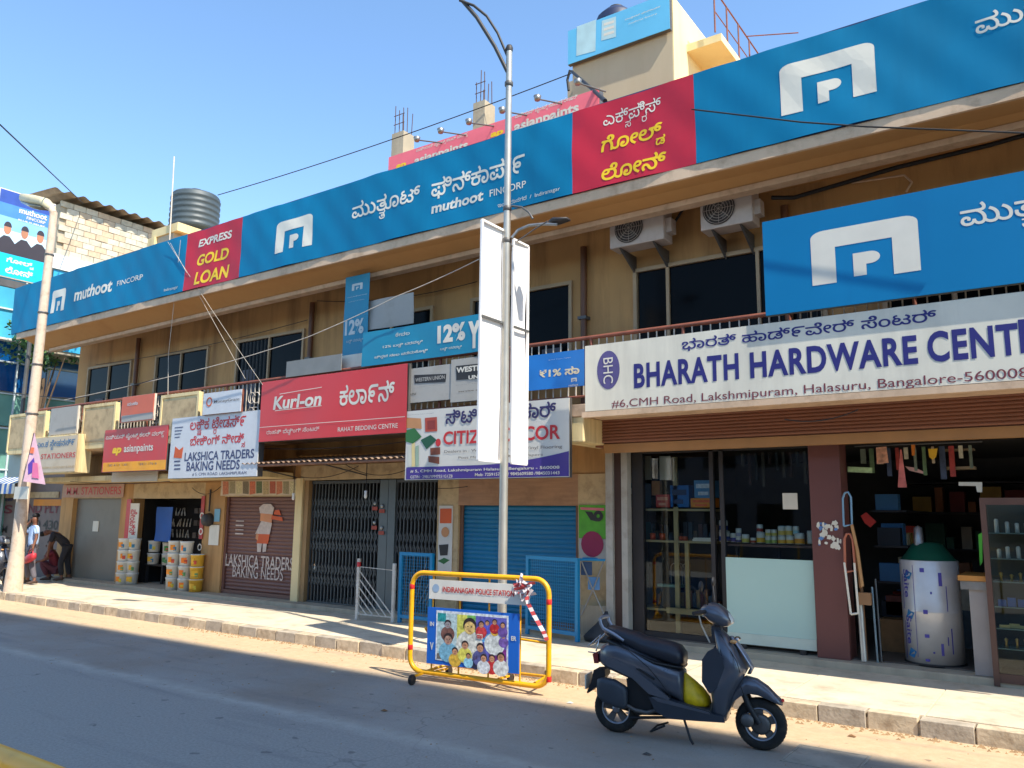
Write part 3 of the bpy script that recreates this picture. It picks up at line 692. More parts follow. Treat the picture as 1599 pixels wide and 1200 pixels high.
# stationers box sign
y6 = -1.45; m_stn = M('stationer_board', (206, 190, 164), .6, var=.05, dirt=((170, 150, 120), .4, 3))
r6 = RECT((40, 684), (120, 679), (120, 737), (40, 742), y6)
s6 = thing('stationery_sign', 'cream lightbox sign reading STATIONERS in red at the building corner', 'sign', ((r6[0]+r6[1])/2, y6, r6[2]))
MB().box(r6[0], r6[1], y6, y6+.35, r6[2], r6[3]).build('box', m_cream, s6, bevel=.01)
MB().box(r6[0]+.03, r6[1]-.03, y6-.006, y6-.001, r6[2]+.03, r6[3]-.03).build('panel', m_stn, s6)
T6 = lambda s, xl, xr, pb, pt, m=m_wpaint, b=.0, **k: text(s6, s, xl, xr, pb, pt, y6-.008, m, b, off=.004, **k)
T6('ಎಂ.ಎಂ.ಕ ಸ_ಟೇಷನಸ್೯', 44, 118, (66, 704), (117, 684), M('letter_blue', (60, 110, 150), .5), .016); T6('M.M. STATIONERS', 44, 118.5, (68, 717.5), (118, 706), m_lr, .01)
T6('PRINTERS & STATIONERY SUPPLIES', 62, 117, (64, 733), (117, 727), m_fascia)
# grey board at the far corner
s7 = S('corner_sign', 'small grey green board beyond the stationers lightbox', (14, 691), (38, 689), (38, 745), (14, 746), -1.1, M('grey_green', (150, 165, 158), .6), th=.04)
# citizen decor
y8 = -1.32; m_dw = M('decor_white', (208, 204, 194), .5, var=.04); m_pur = M('decor_purple', (66, 46, 130), .5)
s8 = S('decor_sign', 'white signboard with red CITIZEN DECOR lettering and purple foot band above blue shutter', (633.5, 643.5), (887.5, 621), (890, 745), (634, 750), y8, m_dw, frame=m_metal, th=.06)
r8 = RECT((633.5, 728.7), (889, 724), (890, 745), (634, 750), y8)
x0, x1, z0, z1 = r8; n = 14; pl = [(x1-.01, z0+.01), (x0+.01, z0+.01)]+[(x0+.01+(x1-x0-.02)*i/n, z1+.16*max(0, (i/n-.45)/.55)**2) for i in range(n+1)]
MB().add([(p[0], y8-.004, p[1]) for p in pl], [tuple(range(len(pl)))[::-1]]).build('foot_band', m_pur, s8)
T8 = lambda s, xl, xr, pb, pt, m=m_wpaint, b=.0, **k: text(s8, s, xl, xr, pb, pt, y8, m, b, off=.007, **k)
T8('ಸಿಟಿಜನ್ ಡೆಕಾರ್', 696, 869, (700, 663), (862, 626), M('decor_navy', (50, 42, 90), .5), .02)
T8('CITIZEN DECOR', 692.5, 875, (695, 695), (872, 663), m_lr, .022)
m_gl = M('grey_letter', (110, 108, 110), .6)
T8('Dealers in : Wall Papers, Carpets, Vinyl Flooring', 694, 878, (698, 709), (876, 695), m_gl); T8('Post Marbo, Grass & Wall Papers', 716, 848, (718, 718), (846, 708), m_gl)
T8('# 5, CMH Road, Lakshmipuram Halasuru, Bengaluru - 560008', 641, 874, (646, 739.5), (872, 727.5), b=.012)
T8('GSTIN : 29BUYPM7551G1Z8', 641, 707, (644, 747.5), (706, 741.5)); T8('Mob: 7259157576 / 9845609580 /9845031443', 742, 874, (744, 744), (872, 736), b=.01); T8('Mohammed Azhar Hussain', 637, 678, (638, 649), (678, 645), m_lb)
def card(par, pts, y, mat, k=1, name='printed_picture'):
    q = [PY(p[0], p[1], y) for p in pts]; MB().add([(v.x, y-.003-.0015*k, v.z) for v in q], [tuple(range(len(q)))[::-1]]).build(name, mat, par)
g600 = lambda u, v: (600+u/4, 600+v/4)
m_grn = M('print_green', (48, 110, 56), .6); m_dgr = M('print_dgreen', (28, 84, 60), .6); m_brn = M('print_brown', (120, 62, 40), .6); m_tan = M('print_tan', (196, 138, 90), .6); m_gold = M('print_gold', (222, 200, 140), .6)
card(s8, [g600(140, 210), g600(230, 215), g600(235, 280), g600(140, 275)], y8, m_tan); card(s8, [g600(135, 290), g600(190, 275), g600(235, 330), g600(180, 372), g600(135, 360)], y8, m_grn, 2)
card(s8, [g600(255, 212), g600(330, 206), g600(332, 295), g600(257, 300)], y8, M('print_rust', (176, 72, 54), .6)); card(s8, [g600(270, 230), g600(318, 226), g600(320, 280), g600(272, 284)], y8, M('print_rust2', (140, 50, 44), .6), 2)
card(s8, [g600(228, 350), g600(290, 318), g600(330, 350), g600(265, 408)], y8, m_dgr, 2); card(s8, [g600(288, 400), g600(350, 395), g600(350, 440), g600(290, 445)], y8, m_brn); card(s8, [g600(276, 450), g600(345, 455), g600(345, 500), g600(278, 488)], y8, m_brn, 2)
for i, (a, b) in enumerate(((150, 385), (172, 372), (196, 390))): card(s8, [g600(a, b), g600(a+20, b-8), g600(a+22, 515), g600(a, 517)], y8, [M('print_pale', (206, 205, 190), .6), m_gold, M('print_sage', (150, 172, 150), .6)][i], i)
q = PY(684.5, 691.5, y8); v = [(q.x+.055*math.cos(R(t)), y8-.006, q.z+.065*math.sin(R(t))) for t in range(0, 360, 30)]; MB().add(v, [tuple(range(12))[::-1]]).build('printed_picture', m_lr, s8)
# other small boards along the balcony
m_tb = M('teal_banner', (10, 128, 160), .5, var=.06); m_gb = M('old_grey_board', (172, 168, 160), .7, var=.05, dirt=((140, 134, 124), .5, 3)); m_pl = M('faded_letter', (190, 200, 200), .6)
s9 = S('loan_rate_banner', 'upright translucent teal banner with 12% print hanging beside the pipe', (541, 432), (578, 428), (572, 580), (533, 583), -1.05, m_tb, wr=wrinkle(.008, 5), grid=(6, 12), cat='banner')
w9 = wrinkle(.008, 5)
logo(s9, (550, 455), (567, 441), -1.05, m_pl, w9, .008); text(s9, 'muthoot', 543, 574, (544, 466), (573, 459), -1.05, m_pl, .02, wr=w9, off=.008); text(s9, 'FINCORP', 545, 570, (546, 472), (570, 468), -1.05, m_pl, wr=w9, off=.008)
text(s9, '12%', 539, 569, (541, 525), (567, 497), -1.05, m_pl, .04, wr=w9, off=.008); text(s9, 'ಬಡ_ಡಿ ದರದಲ_ಲಿ', 541, 568, (543, 538), (566, 528), -1.05, m_pl, .0, wr=w9, off=.008)
MB().box(*[0]*6) if False else None
r = RECT((533, 556), (566, 553), (566, 578), (531, 583), -1.06); MB().box(r[0], r[1], -1.085, -1.07, r[2], r[3]).build('white_foot', m_white, s9)
s10 = S('interest_banner', 'wide teal banner reading 12% hung across the balcony behind the light pole', (567, 514), (790, 491), (790, 545), (566, 572), -1.28, m_tb, wr=wrinkle(.01, 6), grid=(20, 5), cat='banner')
w10 = wrinkle(.01, 6); T10 = lambda s, xl, xr, pb, pt, m=m_wpaint, b=.0, **k: text(s10, s, xl, xr, pb, pt, -1.28, m, b, wr=w10, off=.009, **k)
T10('ಕೇವಲ', 617, 639, (618, 526), (638, 517)); T10('12% ಬಡ_ಡಿ ದರದಲ_ಲಿ', 598, 660, (600, 546), (658, 531), b=.006); T10('ಚಿನ_ನದ ಸಾಲ ಪಡೆದುಕೊಳ_ಳಿ', 585, 668, (588, 562), (666, 545), b=.01)
T10('12%', 683, 727, (686, 537), (724, 503), b=.05); T10('ಬಡ_ಡಿ ದರದಲ_ಲಿ', 687, 721, (690, 549), (720, 539)); T10('Y', 731, 751, (735, 545), (750, 500), b=.06)
s11 = S('faded_poster', 'crumpled grey white poster sagging behind the wide teal banner', (574, 470), (647, 457), (643, 504), (573, 517), -1.0, m_gb, wr=wrinkle(.02, 7), grid=(10, 6), cat='poster')
s12 = S('money_transfer_sign', 'grey white board with small black print beside the red bedding sign', (641, 570), (706, 575), (703, 628), (637, 626), -1.26, m_gb, frame=m_metal, th=.03)
r12 = (647, 585, 696, 598); card(s12, [(647, 586), (697, 584), (696, 597), (648, 599)], -1.26, m_dark, 1, 'black_strip'); text(s12, 'WESTERN UNION', 649, 695, (650, 597), (694, 586), -1.26, m_gb, .02, off=.010)
text(s12, 'MONEY TRANSFER', 652, 690, (653, 605), (689, 601), -1.26, m_dark, off=.005); text(s12, 'ಹಣ ವರ್ಗಾವಣೆ', 640, 650, (641, 618), (650, 613), -1.26, m_dark, off=.005)
s13 = S('wire_transfer_sign', 'grey board with black block lettering partly behind the tall white pole banner', (705, 563), (772, 553), (770, 624), (703, 628), -1.27, m_gb, frame=m_metal, th=.03)
card(s13, [(712, 572), (768, 566), (768, 590), (713, 594)], -1.27, m_dark, 1, 'black_strip'); text(s13, 'WESTERN', 713, 768, (714, 583), (767, 568), -1.27, m_wpaint, .04, off=.010); text(s13, 'UNION', 732, 768, (733, 593), (767, 583), -1.27, m_wpaint, .04, off=.010)
text(s13, 'MONEY TRANSFER', 712, 768, (713, 602), (768, 596), -1.27, m_dark, .01, off=.005); text(s13, 'service centre', 716, 766, (717, 613), (765, 606), -1.27, m_dark, off=.005)
for i, (u, v) in enumerate(((600, 600),)): pass
s14 = S('gold_loan_poster', 'small bright blue banner with a printed offer left of the hardware sign', (818, 551), (913, 551), (912, 605), (818, 609), -1.26, M('offer_blue', (30, 118, 196), .4, var=.08), wr=wrinkle(.008, 8), grid=(10, 6), cat='banner')
w14 = wrinkle(.008, 8); T14 = lambda s, xl, xr, pb, pt, m=m_wpaint, b=.0, **k: text(s14, s, xl, xr, pb, pt, -1.26, m, b, wr=w14, off=.009, **k)
T14('₹1% ಸಾ', 842, 905, (845, 590), (903, 571), M('offer_cream', (226, 208, 170), .5), .03); T14('gold loan offer', 856, 892, (857, 563), (891, 558)); T14('muthoot', 888, 903, (889, 604), (903, 599), b=.01); logo(s14, (892, 597), (901, 590), -1.26, m_wpaint, w14, .009)
s15 = S('ledge_board', 'plain grey board leaning on the railing left of the teal banner', (447, 565), (533, 553), (533, 579), (447, 589), -1.24, M('plain_grey', (128, 128, 124), .6), th=.03)
s16 = S('salmon_board', 'small faded salmon board on the balcony above the asianpaints sign', (190, 623), (240, 613), (239, 655), (189, 661), -1.36, M('salmon', (206, 96, 66), .5, var=.08), frame=m_railw, th=.05)
card(s16, [(190, 650), (239, 644), (239, 654), (190, 660)], -1.36, m_gb, 1, 'grey_strip'); text(s16, 'ಮಹಾ', 199, 216, (200, 634), (215, 627), -1.36, m_pl, .02, off=.006)
s17 = S('remittance_board', 'small white board with a red ring mark above the LAKSHICA sign', (318, 616), (377, 607), (376, 643), (316, 648), -1.36, m_lw, frame=m_rail, th=.04)
text(s17, 'MoneyGram', 334, 374, (335, 631), (373, 621), -1.36, m_gl, .01, off=.005); q = PY(327, 628, -1.36); MB().lathe([(.07, 0), (.1, 0)], (q.x, -1.366, q.z), 'y', 14).build('ring_mark', m_or, s17)
s18 = S('blank_board', 'blank pale grey board between the cream parapet boxes at the building corner', (79, 640), (121, 633), (119, 676), (77, 681), -1.36, m_gb, frame=m_railw, th=.04)
# boards fixed over the shopfronts
s19 = S('stationers_fascia', 'pinkish fascia strip painted with red STATIONERS over the grey shutter', (98, 757), (193, 757), (193, 777), (98, 777), -.03, M('pink_fascia', (186, 150, 130), .7), th=.02)
text(s19, 'M.M. STATIONERS', 104, 190, (125, 773), (187, 760), -.03, m_lr, .008, off=.004)
s20 = S('beige_box_sign', 'blank beige lightbox below the asianpaints sign', (175, 735), (246, 733), (246, 752), (174, 753), -1.0, m_stn, th=.2)
s21 = S('poster_strip', 'strip of pasted flyers over the brown shutter', (345, 750), (466, 750), (466, 774), (345, 774), -.03, m_stn, th=.01, cat='poster')
cols = [(190, 120, 90), (150, 140, 110), (200, 190, 150), (120, 110, 90), (196, 110, 80), (96, 110, 80), (180, 160, 120), (170, 90, 70)]
for i in range(11): x0 = 348+i*10.5; card(s21, [(x0, 752), (x0+9, 752), (x0+9, 772-(i % 3)), (x0, 773-(i % 2)*2)], -.03, M('flyer%d' % (i % 8), cols[i % 8], .7, var=.35, sc=30), 1, 'flyer')
s22 = S('shop_head_board', 'weathered beige board above the collapsible gate', (470, 727), (632, 724), (632, 749), (470, 749), -.04, m_fascia, th=.03)
# sample strips by the blue shutter
s23 = S('tile_sample_board', 'tall white strip of printed floor samples left of the blue shutter', (686, 790), (707, 790), (705, 893), (683, 893), -.02, m_dw, th=.015, cat='poster')
g44 = lambda u, v: (440+u/4, 700+v/4)
card(s23, [g44(990, 378), g44(1062, 378), g44(1060, 470), g44(988, 470)], -.02, m_or); q = PY(*g44(1022, 525), -.02)
MB().lathe([(0, 0), (.09, 0)], (q.x, -.027, q.z), 'y', 16).build('printed_picture', m_tan, s23); card(s23, [g44(982, 605), g44(1042, 600), g44(1036, 670), g44(990, 672)], -.02, m_dark); card(s23, [g44(975, 705), g44(1015, 685), g44(1050, 700), g44(1012, 725)], -.02, m_grn)
s24 = S('lawn_poster', 'green poster of a black garden roller right of the blue shutter', (904, 789), (946, 789), (946, 841), (904, 841), -.02, M('lime', (84, 160, 40), .5, var=.15, sc=8), th=.015, cat='poster')
card(s24, [g600(1225, 770), g600(1375, 775), g600(1375, 792), g600(1228, 785)], -.02, M('print_pink', (206, 110, 120), .6)); card(s24, [g600(1255, 795), g600(1300, 800), g600(1330, 860), g600(1290, 850)], -.02, m_dark, 2)
q = PY(*g600(1338, 825), -.02); MB().lathe([(.03, 0), (.085, 0)], (q.x, -.03, q.z), 'y', 14).build('printed_picture', m_dark, s24)
s25 = S('cushion_poster', 'grey poster of a maroon oval mat under the green lawn poster', (904, 842), (946, 842), (946, 873), (904, 873), -.02, m_gb, th=.015, cat='poster')
q = PY(925, 850, -.02); MB().lathe([(0, 0), (.2, 0)], (q.x, -.026, q.z), 'y', 18).build('printed_picture', M('maroon', (140, 30, 70), .5), s25)
# ------------------------------------------------------------------ hardware shop front
hs = thing('hardware_shop', 'open glass shop front with maroon pillar and brown rolling shutter rolled up above', 'shop', (-2.7, 0, .25))
m_mar = M('maroon_pillar', (104, 62, 56), .55, var=.08, sc=2); m_al = M('alu_post', (168, 164, 154), .5, var=.1, dirt=((120, 108, 92), .5, 5))
m_roll = M('roll_shutter', (128, 80, 58), .55, var=.1, sc=2, aniso=(.4, 1, 6)); m_shelf = M('shelf_wood', (170, 150, 104), .6); m_door = M('door_brown', (70, 50, 44), .5)
MB().box(-5.96, -5.84, -.16, .0, .235, 3.18).build('post', m_al, hs); MB().box(-5.70, -5.60, -.14, .0, .235, 3.12).build('post', m_al, hs)
MB().box(-5.84, -5.70, -.1, .3, .235, 3.1).build('door_jamb', m_door, hs); MB().box(-5.60, -5.42, .02, .12, .25, 3.0).build('door_jamb', m_dark, hs)
rl = MB()
for i in range(9): a = 3.04+.0+i*.045; rl.tube([(-5.95, -.62+.0*i, a+.06), (3.5, -.62, a+.06)], .027, 6)
tag(rl.build('shutter_curtain', m_roll, hs), kind='stuff'); MB().box(-5.9, 3.5, -.58, -.3, 3.02, 3.46).build('shutter_box', m_roll, hs)
MB().box(-5.75, 3.5, -.60, -.52, 2.93, 3.06).build('bottom_bar', M('bar_tan', (168, 122, 72), .5), hs)
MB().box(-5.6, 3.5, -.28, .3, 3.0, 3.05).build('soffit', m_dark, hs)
px0, px1 = -2.9, -2.50
MB().box(px0, px1, -.16, .22, .235, 3.0).build('pillar', m_mar, hs, bevel=.008)
random.seed(3); pm = MB()
for i in range(34):     # scraps of torn paper still glued to the pillar
    cx_ = px0+.08+random.random()*.28; cz_ = 1.62+random.random()*.34
    if .1 < (cx_-px0-.0) < .26 and 1.70 < cz_ < 1.84 and i % 3: continue
    w_, h_ = random.uniform(.015, .05), random.uniform(.02, .055); k = random.randint(4, 6)
    pm.add([(cx_+w_*math.cos(6.28*j/k+i)*random.uniform(.6, 1.1), -.162-.0006*i, cz_+h_*math.sin(6.28*j/k+i)*random.uniform(.6, 1.1)) for j in range(k)], [tuple(range(k))[::-1] if False else tuple(range(k))], i % 4 == 1)
tag(pm.build('paper_scraps', [m_white, M('scrap_blue', (90, 130, 180), .7)], hs), kind='stuff')
g1 = glass('shop_glass')
fr = MB()
for x in (-4.33, -4.18): fr.box(x-.03, x+.03, .03, .10, .3, 3.0)
fr.box(-5.42, -2.9, .03, .10, .25, .33).box(-5.42, -2.9, .03, .10, 2.95, 3.0)
fr.build('glazing_frame', m_dark, hs)
MB().box(-5.42, -4.36, .06, .068, .33, 2.95).build('glass_pane', g1, hs); MB().box(-4.15, -2.9, .06, .068, .33, 2.95).build('glass_pane', g1, hs)
MB().box(-5.1, -4.3, .10, .16, .60, .68).box(-4.80, -4.74, .12, .16, .68, 1.62).build('inner_rail', m_shelf, hs)
MB().box(-5.0, -4.93, .20, .24, .3, 2.9).build('inner_post', m_shelf, hs)
# display furniture
ds = thing('display_shelf', 'tall glass display shelf just inside the left shop window', 'shelf', (-4.95, .3, .25))
for z in (2.09, 1.62, .62): MB().box(-5.6, -4.36, .16, .52, z, z+.03).build('shelf', m_shelf, ds)
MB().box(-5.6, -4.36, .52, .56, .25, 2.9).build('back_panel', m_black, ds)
ds2 = thing('can_shelf', 'low wooden ledge behind the glass carrying paint cans', 'shelf', (-3.5, .3, 1.5))
MB().box(-4.15, -2.9, .12, .4, 1.60, 1.63).build('board', M('shelf_brown', (104, 72, 60), .6), ds2)
for x in (-4.1, -3.5, -2.96): MB().box(x-.02, x+.02, .35, .40, .25, 1.60).build('leg', m_dark, ds2)
mint = thing('mint_board', 'large pale mint laminate sheet standing at the shop window beside the maroon pillar', 'board', (-3.5, -.06, .25))
MB().box(-4.11, -2.92, -.08, -.045, .30, 1.45).build('sheet', M('mint', (176, 206, 196), .22, var=.04, sc=.7), mint); MB().box(-4.11, -2.92, -.095, -.081, .30, .44).build('foot_strip', M('mint2', (196, 210, 196), .3), mint)
for x in (-3.9, -3.1): MB().lathe([(.05, .235), (.05, .30)], (x, -.06, 0), 'z', 10).build('foot', m_dark, mint)
ntc = single('paper_notice', MB().box(-3.32, -3.12, .045, .052, 2.12, 2.34), m_white, 'white paper notice stuck on the dark glass left of the pillar', 'notice')
def P4(px, py, y=.2): return PY(px, py, y)
h360 = lambda u, v: (940+u/4.4417, 660+v/4.4417)
def cbox(name, label, u0, v0, u1, v1, y, dp, col, col2=None, cat='box', mark=None):
    a = P4(*h360(u0, v1), y); b = P4(*h360(u1, v0), y)
    t = thing(name, label, cat, ((a.x+b.x)/2, y, a.z), group=None)
    mb = MB().box(a.x, b.x, y, y+dp, a.z, b.z); mb.build('carton', M('carton_%d_%d_%d' % col, col, .5, var=.12, sc=7), t, bevel=.004)
    if col2:
        w, h = b.x-a.x, b.z-a.z; m2 = M('print_%d_%d_%d' % col2, col2, .5, var=.2, sc=20)
        MB().box(a.x+.1*w, b.x-.12*w, y-.003, y-.001, a.z+.55*h, a.z+.8*h).box(a.x+.2*w, b.x-.3*w, y-.003, y-.001, a.z+.15*h, a.z+.35*h).build('print', m2, t)
    return t
zs = 2.12
ys_ = .2
cbox('tool_box', 'tall teal and white tool carton at the left end of the top shelf', 190, 420, 300, 588, ys_, .2, (20, 84, 110), (170, 200, 206))
cbox('tool_box', 'small tan carton standing behind the red carton on the top shelf', 345, 405, 400, 505, ys_+.22, .1, (196, 128, 66))
cbox('tool_box', 'red carton with pale print on the top shelf', 375, 500, 468, 588, ys_, .18, (190, 62, 50), (214, 140, 110))
cbox('tool_box', 'large blue carton with orange corners on the top shelf', 475, 435, 600, 588, ys_, .2, (0, 96, 160), (0, 50, 90))
cbox('tool_box', 'flat orange carton on the top shelf', 615, 525, 778, 590, ys_, .2, (224, 132, 20), (232, 96, 40))
cbox('tool_box', 'light blue carton resting on the flat orange carton', 640, 400, 778, 523, ys_, .2, (70, 130, 170), (190, 200, 205))
cbox('tool_box', 'dim teal drum shaped carton on the middle shelf', 200, 690, 300, 808, ys_+.02, .2, (24, 96, 104), (120, 160, 150))
for i, (u0, u1, nm) in enumerate(((335, 372, 'left orange mug on the middle shelf'), (402, 438, 'right orange mug on the middle shelf'))):
    a = P4(*h360((u0+u1)/2, 812), .26); single('mug', MB().lathe([(0, 0), (.042, 0), (.045, .1), (.038, .1), (.036, .02)], (a.x, .26, 1.651), 'z', 14), M('mug', (210, 76, 24), .4), nm, 'mug')
for k, (u, v) in enumerate(((545, 795), (575, 795))):
    a = P4(*h360(u, v), .26); single('tape_roll', MB().lathe([(.02, 0), (.04, 0), (.04, .06), (.02, .06), (.02, 0)], (a.x, .26, 1.651), 'z', 14), M('tape_roll', (200, 80, 30), .5), ['left red tape roll on the middle shelf', 'right red tape roll on the middle shelf'][k], 'tape')
a = P4(*h360(715, 840), .24); single('sheet_stack', MB().box(a.x-.17, a.x+.12, .18, .4, 1.651, 1.68).box(a.x-.16, a.x+.13, .19, .4, 1.682, 1.70), m_white, 'stack of pale papers at the right of the middle shelf', 'papers')
for k, u in enumerate(((220, 340), (402, 475))):
    a = P4(*h360(u[0], 400), .45); b = P4(*h360(u[1], 232), .45); single('white_panel', MB().box(a.x, b.x, .44, .46, a.z, b.z), m_white, ['wide white sample sheet hanging high in the left window', 'narrow white sample sheet hanging high in the left window'][k], 'sheet')
# paint cans on the ledge
def can(u0, v0, u1, v1, col, label, y=.22):
    a = P4(*h360(u0, v1), y); b = P4(*h360(u1, v0), y); r = (b.x-a.x)/2; h = b.z-a.z; c = ((a.x+b.x)/2, y, a.z if v1 < 770 or True else 1.632)
    t = thing('paint_can', label, 'paint can', c, group='paint cans on the window ledge')
    MB().lathe([(0, 0), (r, 0), (r, h*.86), (r*.93, h*.9)], (0, 0, 0), 'z', 16).build('can_body', M('can_white', (208, 206, 190), .4, var=.06), t, local=True)
    MB().lathe([(r*.95, h*.88), (r*.95, h), (0, h)], (0, 0, 0), 'z', 16).build('lid', M('can_lid', (196, 196, 188), .35), t, local=True)
    MB().lathe([(r*1.01, h*.08), (r*1.01, h*.5)], (0, 0, 0), 'z', 16).build('print_band', M('band_%d_%d_%d' % col, col, .5), t, local=True)
cans = [(815, 752, 885, 826, (30, 60, 130), 'blue banded can at the far left end of the window ledge'), (815, 680, 870, 750, (40, 60, 120), 'can stacked on the leftmost blue banded can'),
 (893, 768, 930, 830, (60, 60, 140), 'small violet banded can left of the centre post'), (930, 795, 968, 832, (70, 70, 130), 'low violet can under another small can'), (930, 735, 966, 793, (150, 150, 170), 'small can on top of the low violet can'),
 (972, 776, 1020, 834, (200, 190, 90), 'yellow banded can standing alone beside the low violet can'), (1032, 800, 1068, 836, (170, 60, 50), 'tiny red banded tub between yellow cans'),
 (1075, 762, 1128, 836, (214, 170, 40), 'orange banded can carrying a small red can'), (1075, 708, 1116, 760, (150, 50, 40), 'small red can on the orange banded can'),
 (1135, 790, 1172, 840, (150, 180, 90), 'lower left can of the four small can block'), (1176, 790, 1212, 840, (150, 180, 90), 'lower right can of the four small can block'), (1135, 742, 1172, 788, (200, 190, 100), 'upper left can of the four small can block'), (1176, 742, 1212, 788, (200, 190, 100), 'upper right can of the four small can block'),
 (1222, 786, 1274, 842, (220, 170, 60), 'lower left can of the big can block'), (1278, 786, 1330, 842, (220, 170, 60), 'lower right can of the big can block'), (1222, 718, 1270, 784, (210, 180, 90), 'upper left can of the big can block'), (1274, 718, 1320, 784, (210, 180, 90), 'upper right can of the big can block'), (1326, 720, 1366, 776, (150, 190, 190), 'greenish can beside the upper row of the big can block'),
 (1338, 768, 1402, 844, (226, 150, 40), 'widest can with an orange band near the pillar'), (1425, 752, 1468, 842, (200, 200, 190), 'tall plain white can right beside the maroon pillar')]
for c in cans: can(*c[:4], c[4], c[5])
# dim things low inside the left window
tr = thing('plate_rack', 'chrome wire rack with arched hoops low in the left window', 'rack', (-4.7, .3, .65))
a = P4(*h360(480, 1060), .3)
for k in range(3):
    x = a.x+.055*k*1.6; MB().tube(arcpts((x+.06, 1.25), .06, 0, 180, 8, lambda p, q: (p, .3, q)), .006, 5).tube([(x, .3, 1.0), (x, .3, 1.25)], .006, 5).tube([(x+.12, .3, 1.0), (x+.12, .3, 1.25)], .006, 5).build('hoop', m_steel, tr)
MB().box(a.x-.2, a.x+.17, .24, .4, .96, 1.0).build('tray', M('tray_green', (110, 140, 128), .4), tr)
MB().box(a.x-.15, a.x+.12, .26, .38, .65, .96).build('stand', m_dark, tr)
cr = thing('stacked_goods', 'dim stack of brown cartons behind the scooter handlebar in the left window', 'boxes', (-4.5, .5, .25))
for k, (x, z, w, h, c) in enumerate(((-4.75, .25, .3, .35, (92, 66, 46)), (-4.42, .25, .26, .5, (110, 92, 52)), (-4.72, .61, .26, .28, (80, 58, 44)), (-5.2, .25, .36, .42, (60, 56, 52)))):
    MB().box(x-w/2, x+w/2, .6, .9, z, z+h).build('carton', M('dimcarton%d' % k, c, .7), cr)
# goods inside, on the back wall racks
bk = thing('stock_rack', 'dark rack of hardware stock against the back wall of the open shop', 'rack', (-1, 4.2, .25))
for z in (.9, 1.5, 2.1, 2.6): MB().box(-2.4, 2.1, 4.0, 4.5, z, z+.03).build('shelf', m_dark, bk)
random.seed(11)
for z in (.3, .93, 1.53, 2.13):
    x = -2.3
    while x < 2.0:
        w = random.uniform(.1, .3); h = random.uniform(.15, .45); c = random.choice([(150, 90, 50), (60, 70, 90), (170, 160, 140), (120, 40, 36), (50, 90, 70), (180, 140, 60)])
        MB().box(x, x+w, 4.05, 4.4, z, z+h).build('carton', M('stock_%d' % c[0], c, .6, var=.2), bk); x += w+random.uniform(.01, .12)
lf = thing('side_rack', 'wall rack of small tools down the left side of the open doorway', 'rack', (-2.3, 2.3, .25))
for z in (.6, 1.1, 1.6, 2.1): MB().box(-2.45, -2.0, 1.4, 3.6, z, z+.03).build('shelf', m_dark, lf)
for i in range(22):
    c = random.choice([(200, 60, 40), (210, 190, 150), (60, 110, 150), (170, 130, 60), (40, 44, 50)]); y = 1.45+(i % 7)*.3; z = .63+.5*(i//7)
    MB().box(-2.4, -2.1, y, y+.2, z, z+random.uniform(.12, .32)).build('small_pack', M('pack_%d' % c[0], c, .6), lf)
# more stock standing on the floor inside
random.seed(41)
def item(name, label, cat, mb, mat): return single(name, mb, mat, label, cat)
for k, (x, y, z, w, h, c, lb) in enumerate(((-2.15, 1.0, .25, .34, .42, (150, 110, 66), 'tan carton on the shop floor behind the leaning handles'), (-1.95, 1.5, .25, .3, .7, (190, 140, 40), 'tall yellow carton deep inside the doorway'), (-2.2, 1.6, .67, .28, .26, (120, 60, 46), 'brown carton stacked on another deep inside'), (-1.55, 2.0, .25, .5, .5, (70, 84, 96), 'grey blue carton in the dark behind the wrapped drum'), (-1.5, 2.0, .76, .4, .35, (170, 160, 140), 'pale carton on top of the grey blue one'))):
    item('carton', lb, 'carton', MB().box(x-w/2, x+w/2, y-.15, y+.15, z, z+h), M('fl%d' % k, c, .6, var=.2, sc=9))
for k, (px, py, r, c, lb) in enumerate(((1000, 905, .13, (40, 70, 60), 'dark green hose coil low in the left window'), (1040, 935, .12, (150, 110, 40), 'ochre rope coil low in the left window'), (1078, 925, .10, (70, 60, 56), 'brown cable coil behind the scooter mirror'))):
    q_ = PY(px, py, .42); mb = MB()
    for j in range(5): mb.tube(arcpts((q_.x, q_.z), r-.012*j, 0, 360, 20, lambda a, b: (a, .42+.008*j, b)), .009, 6, cap=False)
    item('hose_coil', lb, 'coil', mb, M('coil%d' % k, c, .6))
wr_ = thing('window_stock', 'jumble of small packs on the lower rail of the left window', 'goods', (-4.9, .45, .68))
for j in range(16):
    x = -5.35+.062*j; c = [(120, 80, 50), (60, 70, 80), (150, 120, 80), (90, 40, 36)][j % 4]; MB().box(x, x+.05, .35, .45, .68, .68+random.uniform(.08, .3)).build('pack', M('ws%d' % (j % 4), c, .6, var=.2, sc=14), wr_)
sw_ = thing('shelf_stock', 'row of dim small tool packs at the back of the middle shelf', 'goods', (-4.9, .45, 1.65))
for j in range(14):
    x = -5.5+.08*j; c = [(40, 60, 66), (90, 70, 50), (70, 40, 36), (50, 54, 60)][j % 4]; MB().box(x, x+.06, .42, .5, 1.65, 1.65+random.uniform(.1, .3)).build('pack', M('ss%d' % (j % 4), c, .6, var=.2, sc=14), sw_)
up_ = thing('upper_stock', 'dark hanging tools in the upper part of the right window', 'goods', (-3.5, .5, 2.4))
for j in range(12): x = -4.05+.1*j; MB().box(x-.02, x+.02, .6, .62, 2.95-random.uniform(.15, .5), 2.95).build('pack', M('us%d' % (j % 3), [(80, 76, 66), (60, 40, 36), (40, 50, 56)][j % 3], .6), up_)
